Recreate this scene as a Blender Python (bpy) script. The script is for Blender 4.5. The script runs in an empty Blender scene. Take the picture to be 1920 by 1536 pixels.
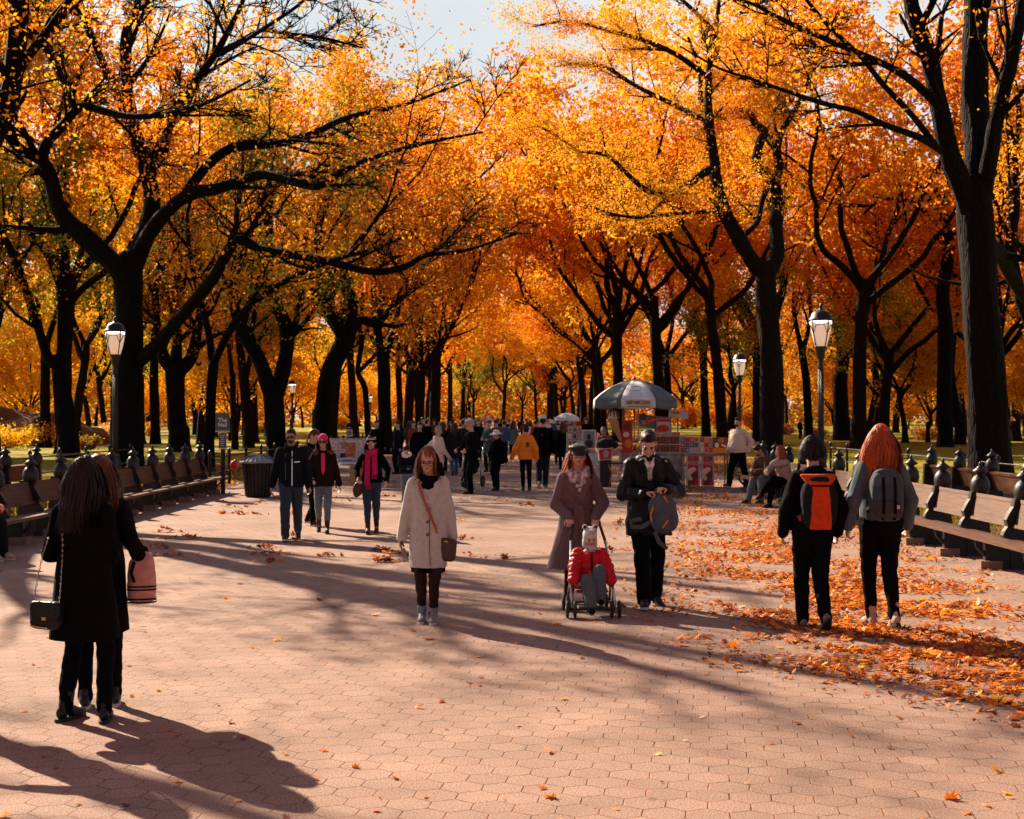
import bpy, bmesh, math, random
import numpy as np
from mathutils import Vector, Matrix, noise, Euler

R = math.radians
scene = bpy.context.scene
col = scene.collection
# ------------------------------------------------------------------ camera
F, CH, HOR = 2667.0, 1.85, 782.0          # focal length in photo pixels, eye height, horizon row
cam_d = bpy.data.cameras.new('camera'); cam = bpy.data.objects.new('camera', cam_d); col.objects.link(cam)
cam_d.sensor_width = 36.0; cam_d.lens = 36.0 * F / 1920.0
cam_d.shift_y = (HOR - 768.0) / 1920.0
cam_d.clip_start = 0.1; cam_d.clip_end = 3000
cam.location = (0, 0, CH); cam.rotation_euler = (R(90), 0, 0)
cam_d.dof.use_dof = True; cam_d.dof.focus_distance = 12.8; cam_d.dof.aperture_fstop = 6.3
scene.camera = cam
# ------------------------------------------------------------------ light
SUN_AZ, SUN_EL = R(39.5), R(32.0)          # ahead and to the left
sunv = Vector((-math.sin(SUN_AZ) * math.cos(SUN_EL), math.cos(SUN_AZ) * math.cos(SUN_EL), math.sin(SUN_EL)))
world = bpy.data.worlds.new("World"); scene.world = world; world.use_nodes = True
nt = world.node_tree; nt.nodes.clear()
sky = nt.nodes.new('ShaderNodeTexSky'); sky.sky_type = 'NISHITA'; sky.sun_disc = False
sky.sun_elevation = SUN_EL; sky.sun_rotation = -SUN_AZ
sky.air_density = 0.7; sky.dust_density = 1.0; sky.ozone_density = 1.0
# thin bright cloud lies ahead, under and around the sun; the sky behind is clearer
tcw = nt.nodes.new('ShaderNodeTexCoord'); cn = nt.nodes.new('ShaderNodeTexNoise')
cn.inputs['Scale'].default_value = 3.0; cn.inputs['Detail'].default_value = 6
nt.links.new(tcw.outputs['Generated'], cn.inputs['Vector'])
dp = nt.nodes.new('ShaderNodeVectorMath'); dp.operation = 'DOT_PRODUCT'; dp.inputs[1].default_value = (-.10, .94, .32)
nt.links.new(tcw.outputs['Generated'], dp.inputs[0])
cm = nt.nodes.new('ShaderNodeMapRange'); cm.interpolation_type = 'SMOOTHSTEP'; cm.inputs['From Min'].default_value = .72; cm.inputs['From Max'].default_value = .97
nt.links.new(dp.outputs['Value'], cm.inputs['Value'])
crw = nt.nodes.new('ShaderNodeMapRange'); crw.inputs['From Min'].default_value = .3; crw.inputs['From Max'].default_value = .7
crw.inputs['To Min'].default_value = .8; crw.inputs['To Max'].default_value = 1.2
nt.links.new(cn.outputs['Fac'], crw.inputs['Value'])
cl = nt.nodes.new('ShaderNodeVectorMath'); cl.operation = 'SCALE'; cl.inputs[0].default_value = (6.2, 6.6, 6.8)
nt.links.new(crw.outputs['Result'], cl.inputs['Scale'])
hsv = nt.nodes.new('ShaderNodeMix'); hsv.data_type = 'RGBA'
nt.links.new(cm.outputs['Result'], hsv.inputs['Factor']); nt.links.new(sky.outputs['Color'], hsv.inputs['A']); nt.links.new(cl.outputs['Vector'], hsv.inputs['B'])
bg = nt.nodes.new('ShaderNodeBackground'); bg.inputs['Strength'].default_value = 0.05
nt.links.new(hsv.outputs['Result'], bg.inputs['Color'])
wo = nt.nodes.new('ShaderNodeOutputWorld'); nt.links.new(bg.outputs['Background'], wo.inputs['Surface'])
sd = bpy.data.lights.new('sun', 'SUN'); sd.energy = 5.0; sd.angle = R(0.53); sd.color = (1.0, 0.80, 0.60)
sun = bpy.data.objects.new('sun', sd); col.objects.link(sun)
sun.rotation_euler = sunv.to_track_quat('Z', 'Y').to_euler(); sun.location = (-40, 50, 60)
vs = scene.view_settings; vs.view_transform = 'Standard'; vs.look = 'None'; vs.gamma = 1; vs.exposure = 1.45
scene.cycles.max_bounces = 6; scene.cycles.diffuse_bounces = 4; scene.cycles.glossy_bounces = 2
scene.cycles.transmission_bounces = 4; scene.cycles.transparent_max_bounces = 6
scene.cycles.caustics_reflective = False; scene.cycles.caustics_refractive = False
scene.cycles.use_denoising = True
scene.render.film_transparent = False

# ------------------------------------------------------------------ helpers
def gp(px, py):
    d = F * CH / (py - HOR); return Vector(((px - 960) * d / F, d, 0))
def at(px, py, d):
    return Vector(((px - 960) * d / F, d, CH + (HOR - py) * d / F))
def tag(o, label=None, cat=None, group=None, kind=None):
    if label: o['label'] = label
    if cat: o['category'] = cat
    if group: o['group'] = group
    if kind: o['kind'] = kind
    return o
def empty(name, loc=(0, 0, 0), rz=0.0, label=None, cat=None, group=None):
    o = bpy.data.objects.new(name, None); col.objects.link(o); o.empty_display_size = .1
    o.location = loc; o.rotation_euler = (0, 0, rz)
    return tag(o, label, cat, group)
def copy_tree(o, parent=None):
    c = o.copy(); col.objects.link(c); c.parent = parent
    for ch in list(o.children): copy_tree(ch, c)
    return c

def npmesh(name, V, Fc, cols=None, smooth=False):
    """V (N,3), Fc (M,k) -> mesh, optional per-vertex colour attribute"""
    me = bpy.data.meshes.new(name)
    V = np.asarray(V, np.float32); Fc = np.asarray(Fc, np.int32); k = Fc.shape[1]
    me.vertices.add(len(V)); me.vertices.foreach_set('co', V.ravel())
    me.loops.add(Fc.size); me.loops.foreach_set('vertex_index', Fc.ravel())
    me.polygons.add(len(Fc)); me.polygons.foreach_set('loop_start', np.arange(0, Fc.size, k, dtype=np.int32))
    if smooth: me.polygons.foreach_set('use_smooth', np.ones(len(Fc), bool))
    me.update(calc_edges=True)
    if cols is not None:
        a = me.color_attributes.new('tint', 'FLOAT_COLOR', 'POINT')
        c4 = np.ones((len(V), 4), np.float32); c4[:, :3] = cols; a.data.foreach_set('color', c4.ravel())
    return me
def link(name, me, parent=None, m=None, loc=None, rz=None):
    o = bpy.data.objects.new(name, me); col.objects.link(o)
    if m: me.materials.append(m) if not len(me.materials) else None
    if parent: o.parent = parent
    if loc is not None: o.location = loc
    if rz is not None: o.rotation_euler = (0, 0, rz)
    return o

def spline(pts, rad, sub=4):
    n = len(pts); P = []; Q = []
    for i in range(n - 1):
        p0, p1, p2, p3 = pts[max(i - 1, 0)], pts[i], pts[i + 1], pts[min(i + 2, n - 1)]
        for k in range(sub):
            t = k / sub; t2 = t * t; t3 = t2 * t
            P.append(.5 * ((2 * p1) + (p2 - p0) * t + (2 * p0 - 5 * p1 + 4 * p2 - p3) * t2 + (3 * p1 - p0 - 3 * p2 + p3) * t3))
            Q.append(rad[i] + (rad[i + 1] - rad[i]) * t)
    return P + [pts[-1]], Q + [rad[-1]]
class MB:
    def __init__(s): s.v = []; s.f = []; s.m = []; s.cm = 0
    def add(s, vs, fs):
        b = len(s.v); s.v += [tuple(q) for q in vs]; s.f += [tuple(i + b for i in f) for f in fs]; s.m += [s.cm] * len(fs)
    def box(s, c, sz, rot=None, taper=1.0):
        x, y, z = sz[0] / 2, sz[1] / 2, sz[2] / 2; c = Vector(c); t = taper
        P = [(-x, -y, -z), (x, -y, -z), (x, y, -z), (-x, y, -z), (-x * t, -y * t, z), (x * t, -y * t, z), (x * t, y * t, z), (-x * t, y * t, z)]
        P = [(rot @ Vector(p) if rot else Vector(p)) + c for p in P]
        s.add(P, [(3, 2, 1, 0), (4, 5, 6, 7), (0, 1, 5, 4), (1, 2, 6, 5), (2, 3, 7, 6), (3, 0, 4, 7)])
    def rings(s, rs, cap=True, close=False):
        n = len(rs[0]); vs = [p for r in rs for p in r]; fs = []
        for i in range(len(rs) - 1):
            for j in range(n):
                k = (j + 1) % n; fs.append((i * n + j, i * n + k, (i + 1) * n + k, (i + 1) * n + j))
        if cap:
            fs.append(tuple(range(n - 1, -1, -1))); fs.append(tuple((len(rs) - 1) * n + j for j in range(n)))
        s.add(vs, fs)
    def tube(s, pts, rad, n=8, cap=True, bump=0.0, flat=1.0, seed=0):
        pts = [Vector(p) for p in pts]
        if not hasattr(rad, '__len__'): rad = [rad] * len(pts)
        rs = []; u = None
        for i, p in enumerate(pts):
            t = (pts[min(i + 1, len(pts) - 1)] - pts[max(i - 1, 0)])
            t = t.normalized() if t.length > 1e-9 else Vector((0, 0, 1))
            if u is None:
                u = t.cross(Vector((0, 0, 1)) if abs(t.z) < .9 else Vector((0, 1, 0))); u.normalize()
            else:
                u = u - t * u.dot(t); u.normalize()
            w = t.cross(u); r = []
            for j in range(n):
                a = 2 * math.pi * j / n; rr = rad[i]
                if bump:
                    rr *= 1 + bump * noise.noise(Vector((math.cos(a) * 1.7 + seed, math.sin(a) * 1.7 + p.x, p.z * .55 / max(rad[i], .15) * .4 + seed)))
                r.append(p + u * math.cos(a) * rr + w * math.sin(a) * rr * flat)
            rs.append(r)
        s.rings(rs, cap)
    def lathe(s, prof, n=16, c=(0, 0, 0)):
        c = Vector(c)
        s.rings([[c + Vector((r * math.cos(2 * math.pi * j / n), r * math.sin(2 * math.pi * j / n), z)) for j in range(n)] for r, z in prof])
    def ell(s, c, r, rot=None, n=14, m=9, e1=1.0, e2=1.0):
        c = Vector(c); rs = []
        sp = lambda x, e: math.copysign(abs(x) ** e, x)
        for i in range(m + 1):
            ph = -math.pi / 2 + math.pi * (i * .98 + m * .01) / m; q = []
            for j in range(n):
                th = 2 * math.pi * j / n
                p = Vector((r[0] * sp(math.cos(ph), e1) * sp(math.cos(th), e2), r[1] * sp(math.cos(ph), e1) * sp(math.sin(th), e2), r[2] * sp(math.sin(ph), e1)))
                q.append(c + (rot @ p if rot else p))
            rs.append(q)
        s.rings(rs)
    def cone(s, a, b, ra, rb, n=10):
        a = Vector(a); b = Vector(b); d = (b - a); L = d.length
        d = d / L if L > 1e-6 else Vector((0, 0, 1))
        pts = []; rad = []
        for q in (80, 50, 25): pts.append(a - d * ra * math.sin(R(q))); rad.append(ra * math.cos(R(q)))
        for q in (0, .33, .67, 1): pts.append(a.lerp(b, q)); rad.append(ra + (rb - ra) * q)
        for q in (25, 50, 80): pts.append(b + d * rb * math.sin(R(q))); rad.append(rb * math.cos(R(q)))
        s.tube(pts, rad, n)
    def loft(s, rs, n=18, e=1.0):
        """rs: (x,y,z,rx,ry) stacked ellipses"""
        sp = lambda x: math.copysign(abs(x) ** e, x)
        s.rings([[Vector((x + rx * sp(math.cos(2 * math.pi * j / n)), y + ry * sp(math.sin(2 * math.pi * j / n)), z)) for j in range(n)] for x, y, z, rx, ry in rs])
    def quad(s, a, b, c, d): s.add([a, b, c, d], [(0, 1, 2, 3)])
    def build(s, name, mats, parent=None, smooth=False, loc=None, rz=None):
        me = bpy.data.meshes.new(name); me.from_pydata(s.v, [], s.f)
        if not isinstance(mats, (list, tuple)): mats = [mats]
        for m in mats: me.materials.append(m)
        if s.cm or any(s.m): me.polygons.foreach_set('material_index', s.m)
        if smooth: me.polygons.foreach_set('use_smooth', [True] * len(me.polygons))
        me.update()
        return link(name, me, parent, None, loc, rz)

def solid(name, mb, vox, m, parent=None, sm=2, disp=None, seed=0):
    """fuse overlapping closed pieces of mb into ONE continuous skin"""
    me = bpy.data.meshes.new(name); me.from_pydata(mb.v, [], mb.f); me.update()
    t = bpy.data.objects.new('t', me); col.objects.link(t)
    md = t.modifiers.new('r', 'REMESH'); md.mode = 'VOXEL'; md.voxel_size = vox; md.use_smooth_shade = True
    if sm:
        ms = t.modifiers.new('s', 'SMOOTH'); ms.factor = .5; ms.iterations = sm
    dg = bpy.context.evaluated_depsgraph_get()
    out = bpy.data.meshes.new_from_object(t.evaluated_get(dg), depsgraph=dg); out.name = name
    bpy.data.objects.remove(t); bpy.data.meshes.remove(me)
    if disp:
        amp, fx, fz = disp; n = len(out.vertices)
        co = np.empty(n * 3, np.float32); no = np.empty(n * 3, np.float32)
        out.vertices.foreach_get('co', co); out.vertices.foreach_get('normal', no)
        co = co.reshape(-1, 3); no = no.reshape(-1, 3)
        nn = noise.noise
        d = np.array([nn(Vector((p[0] * fx + seed, p[1] * fx + p[2] * fz * .35, p[2] * fz + seed))) + .5 * nn(Vector((p[0] * fx * 2.3 + 7 + seed, p[1] * fx * 2.3, p[2] * fz * 2.1 + p[0] * fx))) for p in co], np.float32)
        co += no * (d * amp)[:, None]
        out.vertices.foreach_set('co', co.ravel()); out.update()
    out.polygons.foreach_set('use_smooth', [True] * len(out.polygons))
    out.materials.clear(); out.materials.append(m)
    return link(name, out, parent)

# ------------------------------------------------------------------ materials
_mc = {}
def nd(t, k, **kw):
    n = t.nodes.new(k)
    for a, b in kw.items():
        if a in n.inputs.keys(): n.inputs[a].default_value = b
        else: setattr(n, a, b)
    return n
def M(name, c, rough=.8, var=.18, scale=14.0, bump=0.0, metal=0.0, spec=.3, bscale=None, stretch=(1, 1, 1), sheen=0.0):
    if name in _mc: return _mc[name]
    m = bpy.data.materials.new(name); m.use_nodes = True; t = m.node_tree; b = t.nodes['Principled BSDF']
    b.inputs['Roughness'].default_value = rough; b.inputs['Metallic'].default_value = metal
    b.inputs['Specular IOR Level'].default_value = spec
    if sheen: b.inputs['Sheen Weight'].default_value = sheen
    tc = nd(t, 'ShaderNodeTexCoord'); mp = nd(t, 'ShaderNodeMapping'); mp.inputs['Scale'].default_value = stretch
    t.links.new(tc.outputs['Object'], mp.inputs['Vector'])
    n = nd(t, 'ShaderNodeTexNoise', Scale=scale, Detail=5.0); t.links.new(mp.outputs['Vector'], n.inputs['Vector'])
    mr = nd(t, 'ShaderNodeMapRange'); mr.inputs['From Min'].default_value = .3; mr.inputs['From Max'].default_value = .7
    mr.inputs['To Min'].default_value = 1 - var; mr.inputs['To Max'].default_value = 1 + var
    t.links.new(n.outputs['Fac'], mr.inputs['Value'])
    mx = nd(t, 'ShaderNodeVectorMath', operation='SCALE'); mx.inputs[0].default_value = c[:3]
    t.links.new(mr.outputs['Result'], mx.inputs['Scale']); t.links.new(mx.outputs['Vector'], b.inputs['Base Color'])
    if bump:
        n2 = nd(t, 'ShaderNodeTexNoise', Scale=bscale or scale * 4, Detail=4.0); t.links.new(mp.outputs['Vector'], n2.inputs['Vector'])
        bp = nd(t, 'ShaderNodeBump', Strength=bump, Distance=.02); t.links.new(n2.outputs['Fac'], bp.inputs['Height']); t.links.new(bp.outputs['Normal'], b.inputs['Normal'])
    _mc[name] = m; return m
def leaf_mat(name, trans=.5, rough=.55):
    if name in _mc: return _mc[name]
    m = bpy.data.materials.new(name); m.use_nodes = True; t = m.node_tree; t.nodes.clear()
    a = nd(t, 'ShaderNodeVertexColor', layer_name='tint')
    d = nd(t, 'ShaderNodeBsdfDiffuse'); tr = nd(t, 'ShaderNodeBsdfTranslucent'); mx = nd(t, 'ShaderNodeMixShader'); mx.inputs[0].default_value = trans
    g = nd(t, 'ShaderNodeBsdfGlossy'); g.inputs['Roughness'].default_value = rough; g.inputs['Color'].default_value = (1, 1, 1, 1)
    m2 = nd(t, 'ShaderNodeMixShader'); m2.inputs[0].default_value = .03
    o = nd(t, 'ShaderNodeOutputMaterial')
    t.links.new(a.outputs['Color'], d.inputs['Color']); t.links.new(a.outputs['Color'], tr.inputs['Color'])
    t.links.new(d.outputs[0], mx.inputs[1]); t.links.new(tr.outputs[0], mx.inputs[2])
    t.links.new(mx.outputs[0], m2.inputs[1]); t.links.new(g.outputs[0], m2.inputs[2]); t.links.new(m2.outputs[0], o.inputs['Surface'])
    _mc[name] = m; return m
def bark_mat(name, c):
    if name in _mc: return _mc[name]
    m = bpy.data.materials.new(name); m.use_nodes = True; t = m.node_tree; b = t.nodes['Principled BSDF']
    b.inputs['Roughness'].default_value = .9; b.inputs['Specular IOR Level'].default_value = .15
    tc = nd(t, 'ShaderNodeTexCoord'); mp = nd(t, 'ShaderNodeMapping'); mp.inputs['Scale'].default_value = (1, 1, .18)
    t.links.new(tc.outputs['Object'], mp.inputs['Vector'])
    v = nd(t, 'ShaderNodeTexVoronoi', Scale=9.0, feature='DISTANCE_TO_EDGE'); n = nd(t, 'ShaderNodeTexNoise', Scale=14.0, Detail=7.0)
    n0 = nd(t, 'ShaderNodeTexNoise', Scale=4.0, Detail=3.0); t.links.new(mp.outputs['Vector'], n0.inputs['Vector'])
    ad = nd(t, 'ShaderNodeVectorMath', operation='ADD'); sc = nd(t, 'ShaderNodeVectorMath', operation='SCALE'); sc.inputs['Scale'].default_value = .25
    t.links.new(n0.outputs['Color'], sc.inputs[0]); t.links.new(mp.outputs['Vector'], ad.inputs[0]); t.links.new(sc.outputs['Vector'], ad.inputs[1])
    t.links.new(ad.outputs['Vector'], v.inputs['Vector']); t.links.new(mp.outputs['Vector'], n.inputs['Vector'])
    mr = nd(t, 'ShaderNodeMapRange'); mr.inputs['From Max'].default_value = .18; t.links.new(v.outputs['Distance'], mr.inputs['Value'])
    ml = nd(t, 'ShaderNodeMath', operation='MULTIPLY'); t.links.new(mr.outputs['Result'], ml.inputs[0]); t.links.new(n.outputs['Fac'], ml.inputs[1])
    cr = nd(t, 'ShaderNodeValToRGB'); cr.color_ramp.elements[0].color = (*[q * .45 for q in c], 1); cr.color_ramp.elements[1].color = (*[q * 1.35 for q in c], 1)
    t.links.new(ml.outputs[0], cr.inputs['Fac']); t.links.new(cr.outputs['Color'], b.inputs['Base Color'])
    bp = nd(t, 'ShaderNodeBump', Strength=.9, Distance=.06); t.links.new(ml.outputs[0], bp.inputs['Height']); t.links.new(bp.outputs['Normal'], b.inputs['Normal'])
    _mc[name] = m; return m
def lettering(name, txt, size, mat, parent, loc, rx=R(90), rz=0.0, depth=.002, sx=1.0):
    cu = bpy.data.curves.new(name, 'FONT'); cu.body = txt; cu.size = size; cu.align_x = 'CENTER'; cu.align_y = 'CENTER'; cu.extrude = depth; cu.offset = size * .025
    t = bpy.data.objects.new('t', cu); col.objects.link(t)
    dg = bpy.context.evaluated_depsgraph_get(); me = bpy.data.meshes.new_from_object(t.evaluated_get(dg), depsgraph=dg)
    bpy.data.objects.remove(t); me.name = name; me.materials.clear(); me.materials.append(mat)
    o = link(name, me, parent); o.location = loc; o.rotation_euler = (rx, 0, rz); o.scale = (sx, 1, 1)
    return o
# ================================================================== GROUND
rng = random.Random(5)
def hex_path_mat():
    m = bpy.data.materials.new('hex_pavers'); m.use_nodes = True; t = m.node_tree; b = t.nodes['Principled BSDF']
    L = t.links.new
    tc = nd(t, 'ShaderNodeTexCoord')
    wob = nd(t, 'ShaderNodeTexNoise', Scale=1.3, Detail=2.0); L(tc.outputs['Object'], wob.inputs['Vector'])
    ws = nd(t, 'ShaderNodeVectorMath', operation='SCALE'); ws.inputs['Scale'].default_value = .035; L(wob.outputs['Color'], ws.inputs[0])
    wa = nd(t, 'ShaderNodeVectorMath', operation='ADD'); L(tc.outputs['Object'], wa.inputs[0]); L(ws.outputs['Vector'], wa.inputs[1])
    mp = nd(t, 'ShaderNodeMapping'); s = 1 / .203; mp.inputs['Scale'].default_value = (s, s, 0); mp.inputs['Rotation'].default_value = (0, 0, R(8))
    L(wa.outputs['Vector'], mp.inputs['Vector'])
    S = (1.0, 1.7320508, 1.0); H_ = (.5, .8660254, .5)
    def cell(off):
        a = nd(t, 'ShaderNodeVectorMath', operation='SUBTRACT'); a.inputs[1].default_value = off; L(mp.outputs['Vector'], a.inputs[0])
        w = nd(t, 'ShaderNodeVectorMath', operation='WRAP'); w.inputs[1].default_value = H_; w.inputs[2].default_value = tuple(-q for q in H_)
        L(a.outputs['Vector'], w.inputs[0])
        z = nd(t, 'ShaderNodeVectorMath', operation='MULTIPLY'); z.inputs[1].default_value = (1, 1, 0); L(w.outputs['Vector'], z.inputs[0])
        ln = nd(t, 'ShaderNodeVectorMath', operation='LENGTH'); L(z.outputs['Vector'], ln.inputs[0])
        return z, ln
    A, la = cell((0, 0, 0)); B, lb = cell(H_)
    lt = nd(t, 'ShaderNodeMath', operation='LESS_THAN'); L(lb.outputs['Value'], lt.inputs[0]); L(la.outputs['Value'], lt.inputs[1])
    mx = nd(t, 'ShaderNodeMix', data_type='VECTOR'); L(lt.outputs[0], mx.inputs['Factor']); L(A.outputs['Vector'], mx.inputs[4]); L(B.outputs['Vector'], mx.inputs[5])
    g = mx.outputs[1]
    ab = nd(t, 'ShaderNodeVectorMath', operation='ABSOLUTE'); L(g, ab.inputs[0])
    dt = nd(t, 'ShaderNodeVectorMath', operation='DOT_PRODUCT'); dt.inputs[1].default_value = (.5, .8660254, 0); L(ab.outputs['Vector'], dt.inputs[0])
    sx = nd(t, 'ShaderNodeSeparateXYZ'); L(ab.outputs['Vector'], sx.inputs[0])
    hd = nd(t, 'ShaderNodeMath', operation='MAXIMUM'); L(dt.outputs['Value'], hd.inputs[0]); L(sx.outputs['X'], hd.inputs[1])
    # ragged joints
    jn = nd(t, 'ShaderNodeTexNoise', Scale=22.0, Detail=3.0); L(tc.outputs['Object'], jn.inputs['Vector'])
    ja = nd(t, 'ShaderNodeMath', operation='MULTIPLY_ADD'); ja.inputs[1].default_value = .03; L(jn.outputs['Fac'], ja.inputs[0]); L(hd.outputs[0], ja.inputs[2])
    jm = nd(t, 'ShaderNodeMapRange'); jm.inputs['From Min'].default_value = .492; jm.inputs['From Max'].default_value = .511; L(ja.outputs[0], jm.inputs['Value'])
    # cell id
    idv = nd(t, 'ShaderNodeVectorMath', operation='SUBTRACT'); L(mp.outputs['Vector'], idv.inputs[0]); L(g, idv.inputs[1])
    rd = nd(t, 'ShaderNodeVectorMath', operation='SNAP'); rd.inputs[1].default_value = (.25, .25, .25); 
    ofs = nd(t, 'ShaderNodeVectorMath', operation='ADD'); ofs.inputs[1].default_value = (.1, .1, .1); L(idv.outputs['Vector'], ofs.inputs[0]); L(ofs.outputs['Vector'], rd.inputs[0])
    wn = nd(t, 'ShaderNodeTexWhiteNoise', noise_dimensions='3D'); L(rd.outputs['Vector'], wn.inputs['Vector'])
    # base colour: asphalt paver with fine aggregate, stains
    fine = nd(t, 'ShaderNodeTexNoise', Scale=95.0, Detail=6.0, Roughness=.75); L(tc.outputs['Object'], fine.inputs['Vector'])
    big = nd(t, 'ShaderNodeTexNoise', Scale=.9, Detail=9.0, Roughness=.62); L(tc.outputs['Object'], big.inputs['Vector'])
    c1 = nd(t, 'ShaderNodeValToRGB'); c1.color_ramp.elements[0].position = .32; c1.color_ramp.elements[0].color = (.045, .026, .020, 1); c1.color_ramp.elements[1].position = .68; c1.color_ramp.elements[1].color = (.55, .365, .275, 1)
    L(fine.outputs['Fac'], c1.inputs['Fac'])
    br = nd(t, 'ShaderNodeMapRange'); br.inputs['To Min'].default_value = .93; br.inputs['To Max'].default_value = 1.06; L(wn.outputs['Value'], br.inputs['Value'])
    bb = nd(t, 'ShaderNodeMapRange'); bb.inputs['From Min'].default_value = .3; bb.inputs['From Max'].default_value = .7; bb.inputs['To Min'].default_value = .72; bb.inputs['To Max'].default_value = 1.15; L(big.outputs['Fac'], bb.inputs['Value'])
    mm = nd(t, 'ShaderNodeMath', operation='MULTIPLY'); L(br.outputs['Result'], mm.inputs[0]); L(bb.outputs['Result'], mm.inputs[1])
    cs = nd(t, 'ShaderNodeVectorMath', operation='SCALE'); L(c1.outputs['Color'], cs.inputs[0]); L(mm.outputs[0], cs.inputs['Scale'])
    jn2 = nd(t, 'ShaderNodeTexNoise', Scale=5.0, Detail=3.0); L(tc.outputs['Object'], jn2.inputs['Vector'])
    jc = nd(t, 'ShaderNodeValToRGB'); jc.color_ramp.elements[0].position = .42; jc.color_ramp.elements[0].color = (.06, .03, .022, 1); jc.color_ramp.elements[1].position = .58; jc.color_ramp.elements[1].color = (.36, .12, .05, 1); L(jn2.outputs['Fac'], jc.inputs['Fac'])
    gv = nd(t, 'ShaderNodeTexVoronoi', Scale=1.6); L(wa.outputs['Vector'], gv.inputs['Vector'])
    gm = nd(t, 'ShaderNodeMapRange'); gm.inputs['From Min'].default_value = .035; gm.inputs['From Max'].default_value = .05; gm.inputs['To Min'].default_value = .62; gm.inputs['To Max'].default_value = 1.0; L(gv.outputs['Distance'], gm.inputs['Value'])
    st = nd(t, 'ShaderNodeTexNoise', Scale=.33, Detail=4.0); L(tc.outputs['Object'], st.inputs['Vector'])
    sm_ = nd(t, 'ShaderNodeMapRange'); sm_.inputs['From Min'].default_value = .58; sm_.inputs['From Max'].default_value = .72; sm_.inputs['To Min'].default_value = 1.0; sm_.inputs['To Max'].default_value = .74; L(st.outputs['Fac'], sm_.inputs['Value'])
    gg = nd(t, 'ShaderNodeMath', operation='MULTIPLY'); L(gm.outputs['Result'], gg.inputs[0]); L(sm_.outputs['Result'], gg.inputs[1])
    g2 = nd(t, 'ShaderNodeMath', operation='MULTIPLY'); L(gg.outputs[0], g2.inputs[0]); L(mm.outputs[0], g2.inputs[1]); L(g2.outputs[0], cs.inputs['Scale'])
    fm = nd(t, 'ShaderNodeMix', data_type='RGBA'); L(jm.outputs['Result'], fm.inputs['Factor']); L(cs.outputs['Vector'], fm.inputs['A']); L(jc.outputs['Color'], fm.inputs['B'])
    L(fm.outputs['Result'], b.inputs['Base Color']); b.inputs['Roughness'].default_value = .85; b.inputs['Specular IOR Level'].default_value = .2
    inv = nd(t, 'ShaderNodeMath', operation='MULTIPLY_ADD'); inv.inputs[1].default_value = -1.0; inv.inputs[2].default_value = 1.0; L(jm.outputs['Result'], inv.inputs[0])
    hh = nd(t, 'ShaderNodeMath', operation='MULTIPLY_ADD'); hh.inputs[1].default_value = .35; L(fine.outputs['Fac'], hh.inputs[0]); L(inv.outputs[0], hh.inputs[2])
    bp = nd(t, 'ShaderNodeBump', Strength=.6, Distance=.012); L(hh.outputs[0], bp.inputs['Height']); L(bp.outputs['Normal'], b.inputs['Normal'])
    return m
def lawn_mat(name, ca, cb, cc, thr):
    m = bpy.data.materials.new(name); m.use_nodes = True; t = m.node_tree; b = t.nodes['Principled BSDF']; L = t.links.new
    tc = nd(t, 'ShaderNodeTexCoord')
    n1 = nd(t, 'ShaderNodeTexNoise', Scale=.35, Detail=8.0, Roughness=.65); L(tc.outputs['Object'], n1.inputs['Vector'])
    n2 = nd(t, 'ShaderNodeTexNoise', Scale=26.0, Detail=4.0); L(tc.outputs['Object'], n2.inputs['Vector'])
    c2 = nd(t, 'ShaderNodeValToRGB'); c2.color_ramp.elements[0].position = .3; c2.color_ramp.elements[0].color = (*ca, 1); c2.color_ramp.elements[1].position = .7; c2.color_ramp.elements[1].color = (*cb, 1); L(n2.outputs['Fac'], c2.inputs['Fac'])
    mr = nd(t, 'ShaderNodeMapRange'); mr.inputs['From Min'].default_value = thr; mr.inputs['From Max'].default_value = thr + .1; L(n1.outputs['Fac'], mr.inputs['Value'])
    mx = nd(t, 'ShaderNodeMix', data_type='RGBA'); L(mr.outputs['Result'], mx.inputs['Factor']); L(c2.outputs['Color'], mx.inputs['A'])
    v = nd(t, 'ShaderNodeTexVoronoi', Scale=9.0); L(tc.outputs['Object'], v.inputs['Vector'])
    cv = nd(t, 'ShaderNodeMix', data_type='RGBA'); cv.inputs['A'].default_value = (*cc, 1); cv.inputs['B'].default_value = (cc[0] * .35, cc[1] * .3, cc[2] * .3, 1)
    sp = nd(t, 'ShaderNodeSeparateColor'); L(v.outputs['Color'], sp.inputs[0]); L(sp.outputs[0], cv.inputs['Factor'])
    L(cv.outputs['Result'], mx.inputs['B']); L(mx.outputs['Result'], b.inputs['Base Color'])
    b.inputs['Roughness'].default_value = .95; b.inputs['Specular IOR Level'].default_value = .1
    bp = nd(t, 'ShaderNodeBump', Strength=.8, Distance=.05); L(n2.outputs['Fac'], bp.inputs['Height']); L(bp.outputs['Normal'], b.inputs['Normal'])
    return m
def sheet(name, pts, z, m):
    mb = MB(); mb.add([(x, y, z) for x, y in pts], [tuple(range(len(pts)))]); o = mb.build(name, m); tag(o, kind='structure'); return o
lawn_m = lawn_mat('lawn_grass', (.09, .115, .010), (.42, .36, .022), (.58, .23, .02), .55)
dirt_m = lawn_mat('leafy_soil', (.05, .025, .014), (.13, .06, .03), (.42, .11, .02), .45)
sheet('lawn', [(-900, -60), (900, -60), (900, 1400), (-900, 1400)], -.03, lawn_m)
PX0, PX1 = -7.6, 6.7
sheet('verge_soil', [(PX0 - 4.2, -40), (PX1 + 4.0, -40), (PX1 + 3.5, 420), (PX0 - 3.8, 420)], -.012, dirt_m)
# the paved mall: one slab whose edge stands a little above the soil
mb = MB(); mb.box(((PX0 + PX1) / 2, 190, -.05), (PX1 - PX0, 470, .1))
tag(mb.build('path', hex_path_mat()), kind='structure')

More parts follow.
